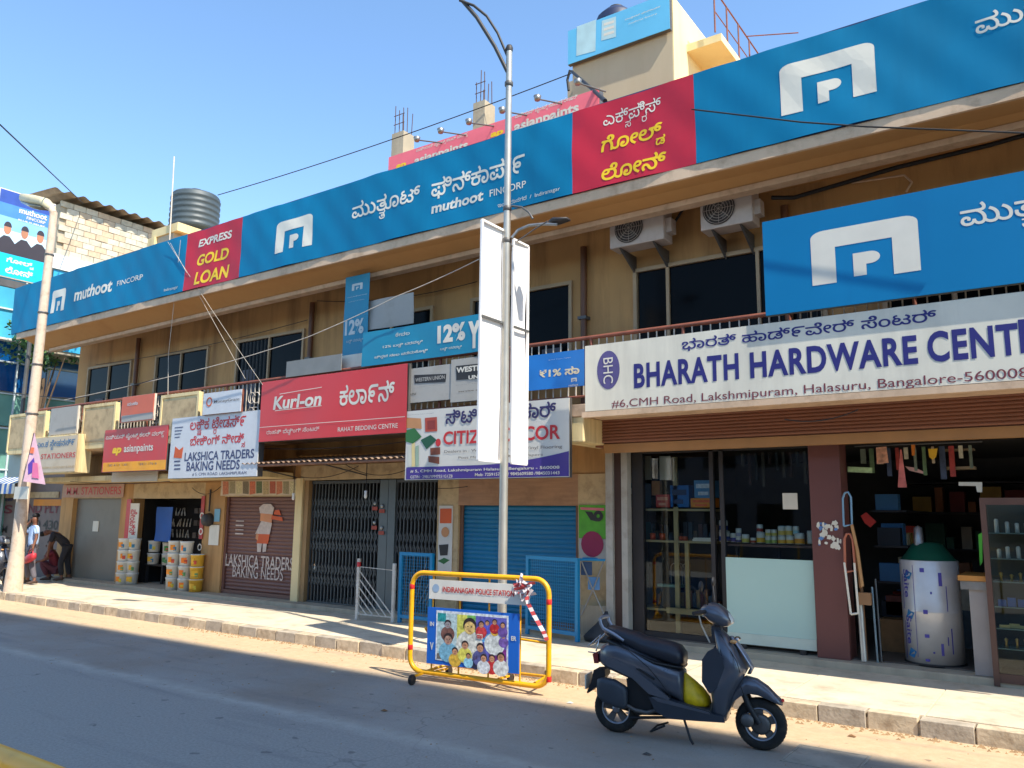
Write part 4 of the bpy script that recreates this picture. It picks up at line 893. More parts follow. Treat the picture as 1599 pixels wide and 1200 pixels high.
# things in the doorway (y ~ 0)
k40 = lambda u, v: (1240+u/4.4457, 680+v/4.4457)
def hang(name, label, pts, y, mats, cat='packet', th=.02):
    mb = MB(); q = [PY(*k40(*p), y) for p in pts]; mb.prism([(v.x, v.z) for v in q], y, y+th); return single(name, mb, mats, label, cat)
hang('hanging_packet', 'red and cream packet hanging at the left of the doorway top', [(568, 85), (640, 78), (655, 190), (575, 200)], .1, M('pk_cream', (206, 150, 120), .5, var=.4, sc=18))
hang('hanging_pennant', 'narrow pennant packet white above and red below, hung centrally in the doorway', [(735, 100), (745, 100), (782, 362), (720, 362)], .05, M('pk_red', (206, 110, 100), .5, var=.3, sc=8))
hang('hanging_shovel', 'yellow scoop blade hanging at the doorway top', [(930, 95), (995, 92), (985, 150), (960, 170), (938, 150)], .1, M('pk_yel', (226, 176, 40), .5), 'scoop')
hang('hanging_shovel', 'small orange scoop hanging left of the yellow one', [(812, 66), (840, 66), (836, 140), (818, 142)], .1, M('pk_org', (214, 120, 30), .5), 'scoop')
hang('hanging_packet', 'pale pink slanting strip behind the pennant', [(770, 215), (840, 225), (920, 262), (915, 272), (800, 245)], .3, M('pk_pink', (206, 160, 150), .5))
hang('glass_label', 'pale green printed label high beside the pillar', [(372, 218), (540, 225), (540, 262), (372, 255)], .12, M('pk_green', (170, 190, 130), .5, var=.3, sc=14), 'label')
hang('price_card', 'white card fixed above the glass cabinet', [(1142, 325), (1305, 325), (1305, 395), (1270, 395), (1262, 352), (1142, 350)], .1, m_white, 'card')
hang('red_brush', 'red bristle brush head hanging inside the doorway', [(462, 560), (500, 535), (570, 600), (530, 640), (490, 610)], .7, M('brush_red', (200, 50, 36), .6), 'brush')
hang('green_bag', 'lime green plastic pack hanging on the glass cabinet side', [(1278, 690), (1305, 675), (1308, 880), (1290, 905)], -.05, M('pk_lime', (90, 196, 60), .5), 'pack')
for i, (u, v, w, h, c) in enumerate(((1030, 90, 215, 18, (160, 140, 120)), (1050, 215, 205, 22, (170, 150, 110)))):
    a = PY(*k40(u, v+h), .35); b = PY(*k40(u+w, v), .35); single('ledge', MB().box(a.x, b.x, .35, .55, a.z, b.z), M('ledge_tan', (170, 146, 112), .6), ['upper wooden shelf lip inside the doorway', 'lower wooden shelf lip inside the doorway'][i], 'shelf')
hb = thing('hanging_goods', 'cluster of brushes and packs hanging from the doorway top bar', 'goods', (-1.6, .25, 2.9))
MB().tube([(-2.4, .28, 2.97), (-.9, .28, 2.97)], .012, 6).build('rod', m_metal, hb)
random.seed(21)
for i in range(13):
    x = -2.3+i*.105; c = [(120, 130, 110), (96, 120, 80), (190, 170, 140), (60, 70, 90), (170, 60, 50), (210, 200, 170)][i % 6]; h = random.uniform(.15, .42); w = random.uniform(.03, .08)
    MB().box(x-w/2, x+w/2, .29, .32, 2.93-h, 2.93).build('pack', M('hg%d' % (i % 6), c, .6, var=.25, sc=15), hb)
# handles leaning by the pillar
def loop(name, label, pts, y, r, mat, cat):
    return single(name, MB().tube([Vector((PY(*k40(*p), y).x, y+d, PY(*k40(*p), y).z)) for p, d in pts], r, 8), mat, label, cat)
lo = lambda *p: [(q, 0) for q in p]
loop('hacksaw_frame', 'pale blue bow saw frame hanging on the pillar edge', lo((345, 630), (338, 440), (352, 400), (375, 395), (395, 430), (402, 620), (345, 632)), -.2, .013, M('saw_blue', (120, 160, 186), .45), 'saw')
loop('handle_loop', 'rust coloured spade handle loop beside the pillar', lo((355, 950), (350, 720), (365, 685), (390, 685), (408, 730), (425, 940), (352, 950)), -.2, .017, M('handle_rust', (176, 104, 78), .5), 'handle')
loop('wooden_handle', 'long pale wooden handle leaning outward beside the pillar', lo((400, 620), (440, 800), (475, 1050)), -.22, .02, M('handle_wood', (176, 132, 84), .6), 'handle')
loop('wooden_handle', 'second wooden handle leaning behind the pale one', lo((420, 780), (455, 960), (462, 1060)), -.16, .02, M('handle_wood2', (150, 104, 62), .6), 'handle')
k61 = lambda u, v: (1240+u/4.4457, 900+v/4.4457)
a = PY(*k61(368, 262), -.22); single('folding_stool', MB().tube([(a.x, -.22, 1.45), (a.x+.05, -.24, a.z+.0)], .014).tube([(a.x+.12, -.22, 1.45), (a.x+.14, -.24, a.z+.02)], .014).tube([(a.x+.05, -.24, a.z), (a.x+.14, -.24, a.z+.02)], .014), m_white, 'white painted spade shaft with a rectangular grip beside the pillar', 'handle')
pp = thing('pipe_bundle', 'bundle of pipes and broom sticks standing upright right of the pillar', 'pipes', (-2.2, -.1, .24))
for i, (u0, u1, top, r, c) in enumerate(((470, 540, 860, .035, (190, 188, 180)), (548, 580, 900, .013, (120, 140, 150)), (560, 585, 760, .012, (90, 96, 100)), (440, 470, 1050-900, .02, (150, 104, 62)))):
    a = PY(*k61(u0+20, 640), -.12); MB().tube([(a.x+.02*i, -.12+.03*i, .24), (a.x-.03+.02*i, -.05+.03*i, 1.05+.1*i)], r, 12).build('pipe', M('pipe%d' % i, c, .35, metal=.6 if i < 3 else 0), pp)
MB().box(PY(*k61(440, 265), -.12).x, PY(*k61(540, 265), -.12).x, -.14, -.06, .93, 1.08).build('wrap', M('wrap', (150, 112, 76), .7), pp)
# wrapped steel drum
dl = PY(1410, 1030, .12).x; dr = PY(1505, 1030, .12).x; dc = (dl+dr)/2; rr_ = (dr-dl)/2; dy = .12+.0
dm = thing('wrapped_tank', 'large drum wrapped in white printed film standing in the shop doorway', 'drum', (dc, dy, .25))
L = lambda mb: mb
MB().lathe([(0, .02), (rr_, .02), (rr_, .62), (rr_*1.01, .63), (rr_, .64), (rr_, 1.24), (rr_*.97, 1.25)], (dc, dy+.2, .25), 'z', 32).build('drum_body', M('film_white', (200, 198, 194), .3, metal=.25, var=.08, sc=5, bump=.25, bsc=14), dm)
MB().lathe([(rr_*.98, 1.25), (rr_*.9, 1.27), (rr_*.5, 1.45), (rr_*.2, 1.47), (0, 1.47)], (dc, dy+.2, .25), 'z', 32).build('lid', M('lid_green', (20, 84, 62), .4), dm)
MB().lathe([(rr_*.8, 0), (rr_*1.05, .0), (rr_*1.02, .03)], (dc, dy+.2, .24), 'z', 32).build('base_ring', m_dark, dm)
MB().lathe([(.06, .0), (.05, .22), (.0, .25)], (dc-.08, dy+.1, 1.68), 'z', 12).build('spout', m_steel, dm)
m_pb = M('print_violet', (70, 66, 150), .4); m_pc = M('print_cyan', (30, 110, 160), .4)
def wrapT(x, y, z):
    a = -math.pi/2+x/rr_; return Vector((dc+(rr_+.004)*math.cos(a), dy+.2+(rr_+.004)*math.sin(a), z))-Vector((dc, dy, .25))
def ct(s, x0, x1, z0, z1, m, rot=True, b=.01): textbox(dm, s, x0, x1, z0, z1, 0, m, b, rot=rot, T=wrapT, name='film_print')
for zz in (.36, .92): ct('Saite', -.30, -.21, zz+.12, zz+.46, m_pb)
for zz in (.34, .80, 1.28):
    mb = MB(); mb.add([wrapT(a, 0, b) for a, b in ((-.29, zz), (-.2, zz-.02), (-.16, zz+.06), (-.25, zz+.1))], [(0,1,2,3)]); mb.build('film_print', m_pc, dm, local=True)
for (a, b, c, d) in ((-.335, .3, .012, .45), (-.335, .9, .012, .42), (-.15, .34, .006, 1.1), (.12, .38, .03, .14), (.14, 1.2, .04, .16), (.2, .5, .012, .1), (-.06, .3, .05, .03), (-.05, .58, .05, .04), (-.05, .86, .05, .05), (-.06, 1.36, .05, .05), (.03, .4, .02, .02), (.25, .4, .015, .3), (.22, .9, .01, .3), (.04, 1.1, .02, .03)):
    n = 1; MB().add([wrapT(a, 0, b), wrapT(a+c, 0, b), wrapT(a+c, 0, b+d), wrapT(a, 0, b+d)], [(0,1,2,3)]).build('film_print', m_pb, dm, local=True)
# counter end and glass cabinet
ce = thing('counter_end', 'pale grey counter with orange edged top beside the glass cabinet', 'counter', (-1.0, 0, .24))
MB().box(-1.12, -.93, -.25, .5, .24, 1.28).build('body', M('counter_grey', (150, 144, 140), .5), ce); MB().box(-1.22, -.93, -.3, .55, 1.30, 1.36).build('top', M('tan_edge', (190, 130, 60), .5), ce); MB().box(-1.2, -.93, -.28, .5, 1.2, 1.295).build('tray', m_steel, ce)
gc = thing('glass_cabinet', 'brown framed glass cabinet of brass fittings at the right of the shop', 'cabinet', (-.3, -.2, .16))
cx0, cx1 = -.93, .9; m_cf = M('cabinet_brown', (92, 66, 56), .5)
for x in (cx0, cx1-.06): MB().box(x, x+.06, -.36, -.30, .16, 2.26).build('post', m_cf, gc)
MB().box(cx0+.06, cx1-.06, -.36, -.30, 2.18, 2.26).build('head', m_cf, gc); MB().box(cx0+.06, cx1-.06, -.35, .15, .20, .30).build('base', m_cf, gc)
MB().box(cx0+.02, cx1, .12, .15, .3, 2.2).build('back', M('cab_back', (70, 70, 60), .6), gc); MB().box(cx0+.06, cx1-.06, -.335, -.329, .30, 2.18).build('glass_pane', g1, gc)
zsh = [.56, .78, 1.02, 1.3, 1.56, 1.85]
for z in zsh: MB().box(cx0+.06, cx1-.06, -.30, .12, z, z+.012).build('shelf', M('shelf_glass', (120, 140, 130), .2), gc)
random.seed(5); m_br = M('brass', (190, 150, 80), .35, metal=.8); kinds = []
kinds.append(MB().lathe([(0, 0), (.018, 0), (.012, .03), (.02, .06), (0, .07)], (0,0,0), 'z', 10).mesh('brass_knob', m_br))
kinds.append(MB().lathe([(0, 0), (.022, 0), (.022, .09), (.012, .1), (0, .1)], (0,0,0), 'z', 10).mesh('fitting', m_white))
kinds.append(MB().box(-.04, .04, -.03, .03, 0, .07).mesh('small_carton', M('cab_blue', (50, 90, 150), .5)))
kinds.append(MB().box(-.05, .05, -.03, .03, 0, .03).mesh('small_carton', M('cab_yel', (200, 180, 110), .5)))
for k, z in enumerate(zsh):
    n = 9 if k != 0 else 5
    for i in range(n):
        kk = {0: 0, 1: 3, 2: 2, 3: 0, 4: 1, 5: 1}[k]; o = bpy.data.objects.new(kinds[kk].name.split('.')[0], kinds[kk]); COL.objects.link(o); o.parent = gc
        o.location = Vector((cx0+.14+i*.1+random.uniform(-.01, .01), -.22+random.uniform(-.02, .04), z+.013))-org(gc); o.scale = (1, 1, random.uniform(.9, 1.7))
# ------------------------------------------------------------------ paint shop with stacked pails
pl0 = PY(186, 925, -.1)
m_pail = M('pail_white', (214, 214, 206), .4, var=.04); 
PN = [0]
def pail(x, y, z, label, col=(236, 150, 30), r=.145, h=.27, body=None, grp='paint pails stacked at the paint shop'):
    t = thing('paint_pail', label, 'paint pail', (x, y, z), group=grp); PN[0] += 1; c2_ = [(40, 120, 150), (214, 190, 60), (90, 150, 90), (196, 70, 50)][PN[0] % 4]; t.rotation_euler.z = R((PN[0]*37) % 28-14)
    MB().lathe([(r*.955, h*.2), (r*.99, h*.5)], (0,0,0), 'z', 5, a0=R(-58), a1=R(-30)).build('print_patch', M('pailb_%d' % (PN[0] % 4), c2_, .5, var=.2, sc=20), t, local=True)
    MB().lathe([(0, 0), (r*.9, 0), (r, h*.88), (r*1.05, h*.89), (r*1.05, h*.95), (r, h*.95)], (0,0,0), 'z', 18).build('pail_body', body or m_pail, t, local=True)
    MB().lathe([(r*1.0, h*.94), (r*1.06, h*.95), (r*1.06, h), (r*.9, h), (0, h*.985)], (0,0,0), 'z', 18).build('lid', m_pail, t, local=True)
    MB().lathe([(r*.965, h*.26), (r*1.0, h*.68)], (0,0,0), 'z', 10, a0=R(-104+PN[0]*9 % 30), a1=R(-62+PN[0]*13 % 34)).build('print_patch', M('pail_%d_%d_%d' % col, col, .5), t, local=True)
    return t
base_pail = {}
def stack(px, n, y, tops, col, z0=.24, r=.145, body=None):
    x = PY(px, 920, y).x
    for i in range(n):
        lab = '%s pail of the %s' % (['bottom', 'second lowest', 'third lowest', 'top'][i], tops)
        pail(x, y, z0+i*.272, lab, col, r, body=body)
stack(189, 4, -.2, 'orange printed front stack left of the dark opening', (236, 140, 30)); stack(204, 4, -.05, 'yellow printed back stack left of the dark opening', (226, 170, 50))
stack(268, 4, -.22, 'orange printed stack right beside the dark opening', (236, 140, 30)); stack(287, 4, -.2, 'orange printed middle stack right of the dark opening', (240, 120, 20)); stack(305, 3, -.18, 'solid yellow stack beside the ochre pier', (232, 176, 40), body=M('pail_yel', (224, 176, 60), .45)); 
x = PY(239, 880, .4).x
for i, c in enumerate(((226, 176, 60), (30, 130, 180))): pail(x, .4, .5+.3*i+.2, ['yellow printed pail standing under another inside the paint shop', 'cyan printed pail on top inside the paint shop doorway'][i], c, grp=None)
single('pail_table', MB().box(x-.3, x+.5, .35, .75, .66, .70).box(x-.28, x-.22, .38, .44, .24, .66).box(x+.4, x+.46, .38, .44, .24, .66), m_dark, 'low dark table inside the paint shop under the pails', 'table')
x = PY(258, 890, .4).x
for i, c in enumerate(((60, 120, 70), (70, 140, 60))): pail(x, .45, .70+.272*i, ['lower green printed pail inside the paint shop', 'upper green printed pail inside the paint shop'][i], c, grp=None)
q0 = PY(240, 842, .15); q1 = PY(268, 800, .15)
sheetm = MB(); w_ = wrinkle(.03, 2)
sheet(q0.x, q1.x, q0.z, q1.z+.1, .15, w_, 8, 10, .01)
mb = sheet(q0.x, q1.x, q0.z-.05, q1.z+.12, .15, w_, 8, 10, .01); single('blue_tarp', mb, M('tarp_blue', (20, 76, 150), .6, var=.15), 'blue plastic apron cloth hanging in the paint shop opening', 'cloth')
pk = thing('tool_display', 'black board of small white brushes and rollers hung in the paint shop', 'display board', (-17.8, .5, 1.2))
MB().box(-19.2, -16.5, .9, .95, .6, 2.3).build('board', m_black, pk)
brm = MB().bar((0, 0, 0), (.0, 0, .1), .03, .02).bar((0, 0, .1), (.01, 0, .2), .012, .012).mesh('brush', m_wpaint); brn = MB().box(-.07, .07, -.02, .02, 0, .13).mesh('hanging_pack', M('dim_pack', (110, 100, 90), .6, var=.3, sc=9))
random.seed(8)
for i in range(38):
    c = i < 22; me = brm if c else brn; o = bpy.data.objects.new(me.name.split('.')[0], me); COL.objects.link(o); o.parent = pk
    u = (i % 8)*.13 if c else ((i-22) % 6)*.2+1.15; v = (i//8)*.27 if c else ((i-22)//6)*.3; o.location = Vector((-19.1+u+random.uniform(-.03, .03), .86, 1.35+v))-org(pk); o.rotation_euler = (0, random.uniform(-.5, .5) if c else 0, 0)
st = lambda nm, lb, tl, br, mat, cat='sticker', y=-.015: single(nm, MB().box(PY(tl[0], tl[1], y).x, PY(br[0], br[1], y).x, y-.012, y, PY(br[0], br[1], y).z, PY(tl[0], tl[1], y).z), mat, lb, cat)
pb_ = thing('side_poster', 'upright red and white poster strip left of the paint shop opening', 'poster', (-19.3, -.02, 1.1))
a = PY(194, 842, -.02); b = PY(204, 780, -.02); c = PY(214, 842, -.02)
MB().box(a.x, b.x+.05, -.035, -.02, a.z, b.z).build('red_half', m_ap, pb_); MB().box(b.x+.05, c.x, -.035, -.02, a.z, b.z-.1).build('white_half', m_white, pb_)
textbox(pb_, 'ಪೇಂಟ್ಸ್', b.x+.08, c.x-.05, a.z+.1, b.z-.25, -.036, m_lr, .02, rot=True)
pc_ = thing('side_poster', 'upright red poster strip with rings right of the paint shop opening', 'poster', (-16.6, -.02, 1.1))
a = PY(311, 842, -.02); b = PY(321, 775, -.02); MB().box(a.x, b.x, -.035, -.02, a.z, b.z).build('paper', M('pink_red', (170, 60, 56), .6, var=.25, sc=6), pc_)
for zz in (1.2, 1.55, 1.9): MB().lathe([(.05, 0), (.08, 0)], ((a.x+b.x)/2, -.037, zz), 'y', 12).build('ring_print', m_white, pc_)
st('pasted_bill', 'white bill with red print pasted low on the cream pier', (328, 820), (341, 852), m_white, 'bill'); st('pasted_bill', 'small pale blue bill pasted high on the cream pier', (336, 795), (343, 815), M('bill_blue', (120, 170, 190), .6), 'bill')
mt = thing('electric_meter', 'round dark meter cap fixed between the paint shop and the pier', 'meter', (PY(322, 812, -.1).x, -.1, 1.8))
MB().lathe([(0, -.1), (.13, -.1), (.15, 0), (.15, .08)], (PY(322, 812, -.1).x, -.05, PY(322, 812, -.1).z), 'y', 16).build('cap', m_dark, mt); MB().tube([(PY(322, 812, -.1).x, -.04, 2.0), (PY(322, 812, -.1).x, -.04, 2.5)], .02).build('conduit', m_dark, mt)
# corrugated awning over the grey gate
aw = thing('tin_awning', 'narrow rusty corrugated tin awning over the collapsible gate', 'awning', (-11.2, -.9, 2.9))
a = PY(385, 720, -1.2).x; b = PY(641, 714, -1.2).x; n = 150; vs = []
for i in range(n+1):
    x = a+(b-a)*i/n; w_ = .018*math.sin(i*2*math.pi/5); vs += [(x, -1.32, 2.93+w_), (x, -.0, 3.12+w_)]
mb = MB(); mb.add(vs, [(2*i, 2*i+2, 2*i+3, 2*i+1) for i in range(n)], 0, False); mb.build('tin_sheet', M('rusty_tin', (156, 132, 112), .55, metal=.3, var=.25, sc=6, dirt=((110, 66, 44), .7, 5)), aw)
MB().tube([(a, -1.27, 2.89), (b, -1.27, 2.89)], .03, 8).build('edge_pipe', M('rust_pipe', (122, 84, 64), .6, var=.3, sc=9), aw)
for x in (a+.1, (a+b)/2, b-.2): MB().tube([(x, -1.25, 2.89), (x, -.02, 2.72)], .014, 6).build('strut', m_metal, aw)
def bulb(px, py0, py1, y, label, group=None):
    a = PY(px, py0, y); b = PY(px, py1, y); t = thing('hanging_bulb', label, 'bulb', (a.x, y, b.z))
    MB().tube([(a.x, y, a.z), (a.x+.01, y, b.z+.1)], .008, 5).build('cord', m_cable, t); MB().lathe([(.015, .1), (.03, .09), (.022, .05), (.03, .0), (.02, -.035), (0, -.045)], (a.x, y, b.z), 'z', 12).build('lamp', M('bulb', (220, 220, 214), .15), t)
bulb(573, 722, 775, -.8, 'white bulb hanging on a black cord before the grey gate'); bulb(461, 722, 778, -.5, 'dark holder hanging on a cord over the pier by the brown shutter')
# ------------------------------------------------------------------ AC units
def ac(px0, px1, pyb, label):
    y = -.48; a = PY(px0, pyb, y); b = PY(px1, pyb, y); x0, x1, z0 = a.x, b.x, 6.13; z1 = z0+.56
    t = thing('ac_unit', label, 'air conditioner', ((x0+x1)/2, y, z0), group=None); m_ac = M('ac_white', (196, 182, 172), .5, var=.06, dirt=((150, 128, 112), .4, 4))
    MB().box(x0, x1, y, y+.33, z0, z1).build('casing', m_ac, t, bevel=.015)
    cx_ = x0+(x1-x0)*.37; cz_ = z0+.28
    MB().lathe([(.0, -.001), (.22, -.001), (.225, -.006), (.24, -.010)], (cx_, y-.005, cz_), 'y', 24).build('fan_well', M('ac_dark', (70, 64, 62), .6), t)
    g = MB()
    for r in (.06, .10, .14, .18, .22): g.tube(arcpts((cx_, cz_), r, 0, 360, 24, lambda p, q: (p, y-.022, q)), .0035, 4, cap=False)
    for k in range(8): g.tube([(cx_, y-.022, cz_), (cx_+.225*math.cos(k*.785), y-.022, cz_+.225*math.sin(k*.785))], .003, 4)
    g.build('fan_grille', m_ac, t)
    f = MB()
    for k in range(4): a_ = k*1.57+.3; f.add([(cx_, y-.010, cz_), (cx_+.17*math.cos(a_), y-.009, cz_+.17*math.sin(a_)), (cx_+.19*math.cos(a_+.5), y-.014, cz_+.19*math.sin(a_+.5)), (cx_+.1*math.cos(a_+.7), y-.014, cz_+.1*math.sin(a_+.7))], [(0,1,2,3)])
    f.build('fan_blades', m_metal, t)
    MB().box(x1, x1+.09, y+.08, y+.26, z0+.12, z0+.34).build('valve_cover', m_ac, t)
    MB().box(x1-.3, x1-.12, y-.012, y-.004, z1-.16, z1-.12).build('badge', m_metal, t)
    for x in (x0+.15, x1-.2):
        MB().prism([(0, 0), (0, 1)], 0, 1) if False else None
        mb = MB(); mb.add([(x, y+.02, z0-.002), (x, .1, z0-.002), (x, .1, z0-.30), (x+.03, y+.02, z0-.002), (x+.03, .1, z0-.002), (x+.03, .1, z0-.30)], [(0,1,2),(3,5,4),(0,3,4,1),(0,2,5,3),(1,4,5,2)]); mb.build('wall_bracket', m_metal, t)
ac(952, 1037, 392, 'left dusty white air conditioner under the roof slab'); ac(1094, 1176, 362, 'right dusty white air conditioner beside the big blue board')
def cable(label, pts, r=.012, sag=0, mat=None, name='cable', n=14, group=None, cat='cable'):
    out = []
    for i in range(len(pts)-1):
        a, b = Vector(pts[i]), Vector(pts[i+1])
        for k in range(n+(i == len(pts)-2)):
            t = k/n; p = a.lerp(b, t); p.z -= sag*4*t*(1-t); out.append(p)
    return single(name, MB().tube(out, r, 6), mat or m_cable, label, cat, group)
q = lambda px, py, y: PY(px, py, y)
cable('black cable from the left air conditioner up to the soffit', [q(1052, 350, -.2), q(1068, 325, -.2), q(1092, 318, -.3)], .02, name='ac_cable')
cable('thick black cable sagging under the soffit at the upper right', [q(1205, 309, -.3), q(1240, 309, -.3), q(1400, 262, -.3), q(1545, 227, -.3), q(1640, 200, -.3)], .03, name='soffit_cable')
cable('pale looped conduit near the lower blue board', [q(1330, 286, .0), q(1412, 274, .0), q(1424, 285, .0), q(1415, 300, .0)], .015, name='conduit', mat=m_lip)
# wires in the air
wires = [('thin wire sloping down from the upper left sky to the block building', (-30, 0, 9), [PX(0, 195, -15), PX(130, 318, -26)], .014, .0),
 ('long thin wire crossing the sky from the tower to the water tank', None, [PY(892, 115, 3.5), PY(340, 305, 1.8)], .012, .12),
 ('pale wire slanting from the banner to the foot of the windows', None, [PY(266, 380, YB-.1), PY(383, 592, -1.3)], .0035, 0),
 ('second pale wire slanting beside it from the banner to the bedding sign', None, [PY(262, 378, YB-.1), PY(410, 601, -1.36)], .0035, .03),
 ('near vertical pale wire hanging from the banner past the windows', None, [PY(282, 375, YB-.12), PY(263, 555, -1.2), PY(262, 640, -1.25)], .006, 0),
 ('pale wire rising from the balcony corner to the roof slab beyond the poster', None, [PY(100, 625, -1.5), PY(325, 574, -1.5), PY(480, 527, -1.5), PY(622, 462, -1.4), PY(748, 405, -1.35)], .007, .02),
 ('black wire crossing the big blue banner at the right', None, [PY(1080, 171, YB-.4), PY(1250, 191, YB-.4), PY(1350, 198, YB-.4), PY(1600, 208, YB-.4)], .010, 0),
 ('thin dark wire beyond the balcony scrolls at the far left', None, [PY(0, 612, -1.9), PY(120, 622, -1.9), PY(250, 590, -1.8)], .010, .03)]
for lb, _, pts, r, sg in wires: cable(lb, pts, r, sg, m_railw if 'pale' in lb else m_cable, name='overhead_wire', cat='wire')
# ------------------------------------------------------------------ roof things
m_pink = M('roof_sign_pink', (240, 112, 124), .5, var=.04); yr = 1.0
a = PY(607, 247, yr); b = PY(935, 137, yr); c = PY(937, 168, yr)
rs = sign('roof_paint_sign', 'long pink red sign with asianpaints lettering standing on the roof behind the banner', (a.x, b.x, 7.0, (a.z+b.z)/2), yr, m_pink, frame=m_metal, th=.15)
T9 = lambda s, xl, xr, pb, pt, m=m_wpaint, b_=.0, **k: text(rs, s, xl, xr, pb, pt, yr, m, b_, off=.004, **k)
T9('asianpaints', 647, 731, (647, 262), (729, 220), b_=.035); T9('asianpaints', 803, 904, (803, 211), (903, 160), b_=.035)
T9('ಏಷಿಯನ್ ಪೈಂಟ್_ಸ ಕಲರ್ ವಲ್೯_ಡ', 650, 731, (650, 240), (730, 207), b_=.01); T9('ಏಷಿಯನ್ ಪೈಂಟ್_ಸ ಕಾಪೊ೯ರೇಷನ್', 804, 902, (806, 188), (901, 147), b_=.01)
T9('ap', 618, 634, (620, 268), (632, 254), m_yel, .05, slant=.3); T9('ap', 766, 786, (769, 217), (784, 203), m_yel, .05, slant=.3)
for i, (px, py) in enumerate(((652, 219), (689, 206), (733, 192), (785, 174), (840, 155), (903, 130))):
    e = PY(px, py, yr-.6); f = MB(); t = thing('sign_spotlight', ['first spotlight from the left on the pink roof sign', 'second spotlight from the left on the pink roof sign', 'third spotlight beside the right rebar column', 'fourth spotlight left of the light pole top', 'fifth spotlight right of the light pole', 'rightmost spotlight near the tower'][i], 'spotlight', tuple(e), group='spotlights along the pink roof sign')
    MB().tube([(e.x+.18, yr+.1, (a.z+b.z)/2-.05), (e.x, yr-.6, e.z)], .015, 6).build('arm', m_metal, t); MB().lathe([(0, -.04), (.05, -.04), (.075, .05), (.06, .05)], (e.x, yr-.62, e.z), 'z', 10).build('lamp_head', m_steel, t)
for i, (px, pyt, pyb, pre) in enumerate(((621, 210, 248, 168), (748, 162, 198, 120))):
    y = 3.2; a = PY(px-9, pyt, y); b = PY(px+9, pyt, y); t = thing('column_stub', ['left unfinished cream column with rebar above the pink sign', 'right unfinished cream column with rebar above the pink sign'][i], 'column', (a.x, y, 6.9))
    MB().box(a.x, b.x, y, y+.42, 6.9, a.z).build('shaft', m_conc, t); top = PY(px, pre, y).z
    for k in range(6): xx = a.x+.05+(b.x-a.x-.1)*(k % 3)/2; yy = y+.06+.3*(k//3); MB().tube([(xx, yy, a.z-.05), (xx+random.uniform(-.03, .03), yy, top+random.uniform(-.15, .2))], .012, 5).build('rebar', M('rebar', (90, 70, 66), .7), t)
    r_ = MB()
    for zz in (.25, .5): r_.box(a.x+.02, b.x-.02, y+.03, y+.045, a.z+zz, a.z+zz+.015)
    r_.build('stirrup', M('rebar', (90, 70, 66), .7), t)
# stair tower
ty = 4.0; tl = PY(888, 60, ty).x; trr = PY(1045, 40, ty).x
tw = thing('stair_tower', 'cream concrete stair tower rising over the roof with a light blue billboard', 'tower', ((tl+trr)/2, ty+2, 6.9))
tzt = PY(1045, 0, ty).z+.2
MB().box(tl+.02, trr, ty+.15, ty+4.2, 6.9, tzt).build('tower_wall', m_towf, tw); MB().box(trr, trr+.03, ty+.15, ty+4.2, 6.9, tzt).build('lit_side_skin', m_towr, tw)  # thin side skin carries the sunlit tone, the wall the shaded one
MB().box(tl-.35, trr+.04, ty+.02, ty+4.9, tzt-.95, tzt-.83).build('cornice', m_towf, tw) if False else None
q2 = PX(1150, 92, trr+.6)
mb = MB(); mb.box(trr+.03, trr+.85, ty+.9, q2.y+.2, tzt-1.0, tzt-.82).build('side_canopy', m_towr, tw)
MB().box(tl-.75, tl, ty+1.2, ty+2.6, PY(888, 105, ty).z-.3, PY(888, 80, ty).z).build('left_ledge', m_conc, tw)
wq = MB().box(trr+.03, trr+.06, ty+1.5, ty+2.6, 10.4, 11.6); wo = wq.build('window', m_frame, tw)
for k in range(8): MB().box(trr+.06, trr+.07, ty+1.55+.13*k, ty+1.6+.13*k, 10.45, 11.55).build('window_bar', m_metal, wo)
rl_ = MB()
for k in range(6):
    yy = ty+.8+k*.8; rl_.tube([(trr+.75, yy, tzt-.82), (trr+.75, yy, tzt+.25)], .02, 6)
rl_.tube([(trr+.75, ty+.8, tzt+.25), (trr+.75, ty+4.8, tzt+.25)], .02, 6).tube([(trr+.75, ty+.8, tzt-.3), (trr+.75, ty+4.8, tzt-.3)], .014, 6)
for k in (3, 4.2): rl_.tube([(trr+.75, ty+k, tzt+.25), (trr+1.9, ty+k+.4, tzt+.15)], .014, 6)
rl_.build('roof_railing', m_rail, tw)
tb = sign('tower_billboard', 'pale blue printed billboard on the front of the stair tower', (tl-.02, trr+.01, PY(1045, 45, ty).z, tzt-.02), ty, M('tower_blue', (100, 184, 222), .5, var=.06, sc=1), frame=m_metal, th=.1, cat='billboard')
x0, x1, z0, z1 = tl, trr, PY(1045, 45, ty).z, tzt
m_pbw = M('billboard_pale', (176, 206, 210), .6, var=.1, sc=3)
card(tb, [(901, 42), (931, 31), (930, 80), (900, 88)], ty, m_pbw, 1); card(tb, [(940, 33), (962, 26), (962, 58), (939, 64)], ty, m_pbw, 1)
for i in range(3): card(tb, [(943, 37+i*8), (959, 32+i*8), (959, 36+i*8), (943, 41+i*8)], ty, m_wpaint, 2)
text(tb, 'ಮುತ_ತೂಟ್ ಫಿನ್ಕಾಪ್೯', 976, 1032, (978, 33), (1030, 10), ty, m_wpaint, .01, off=.01); text(tb, 'muthoot fincorp', 982, 1026, (984, 39), (1024, 21), ty, m_wpaint, off=.01)
tk2 = thing('roof_tank', 'dark blue water tank on top of the stair tower', 'water tank', (PY(945, 5, ty+1).x, ty+1, tzt))
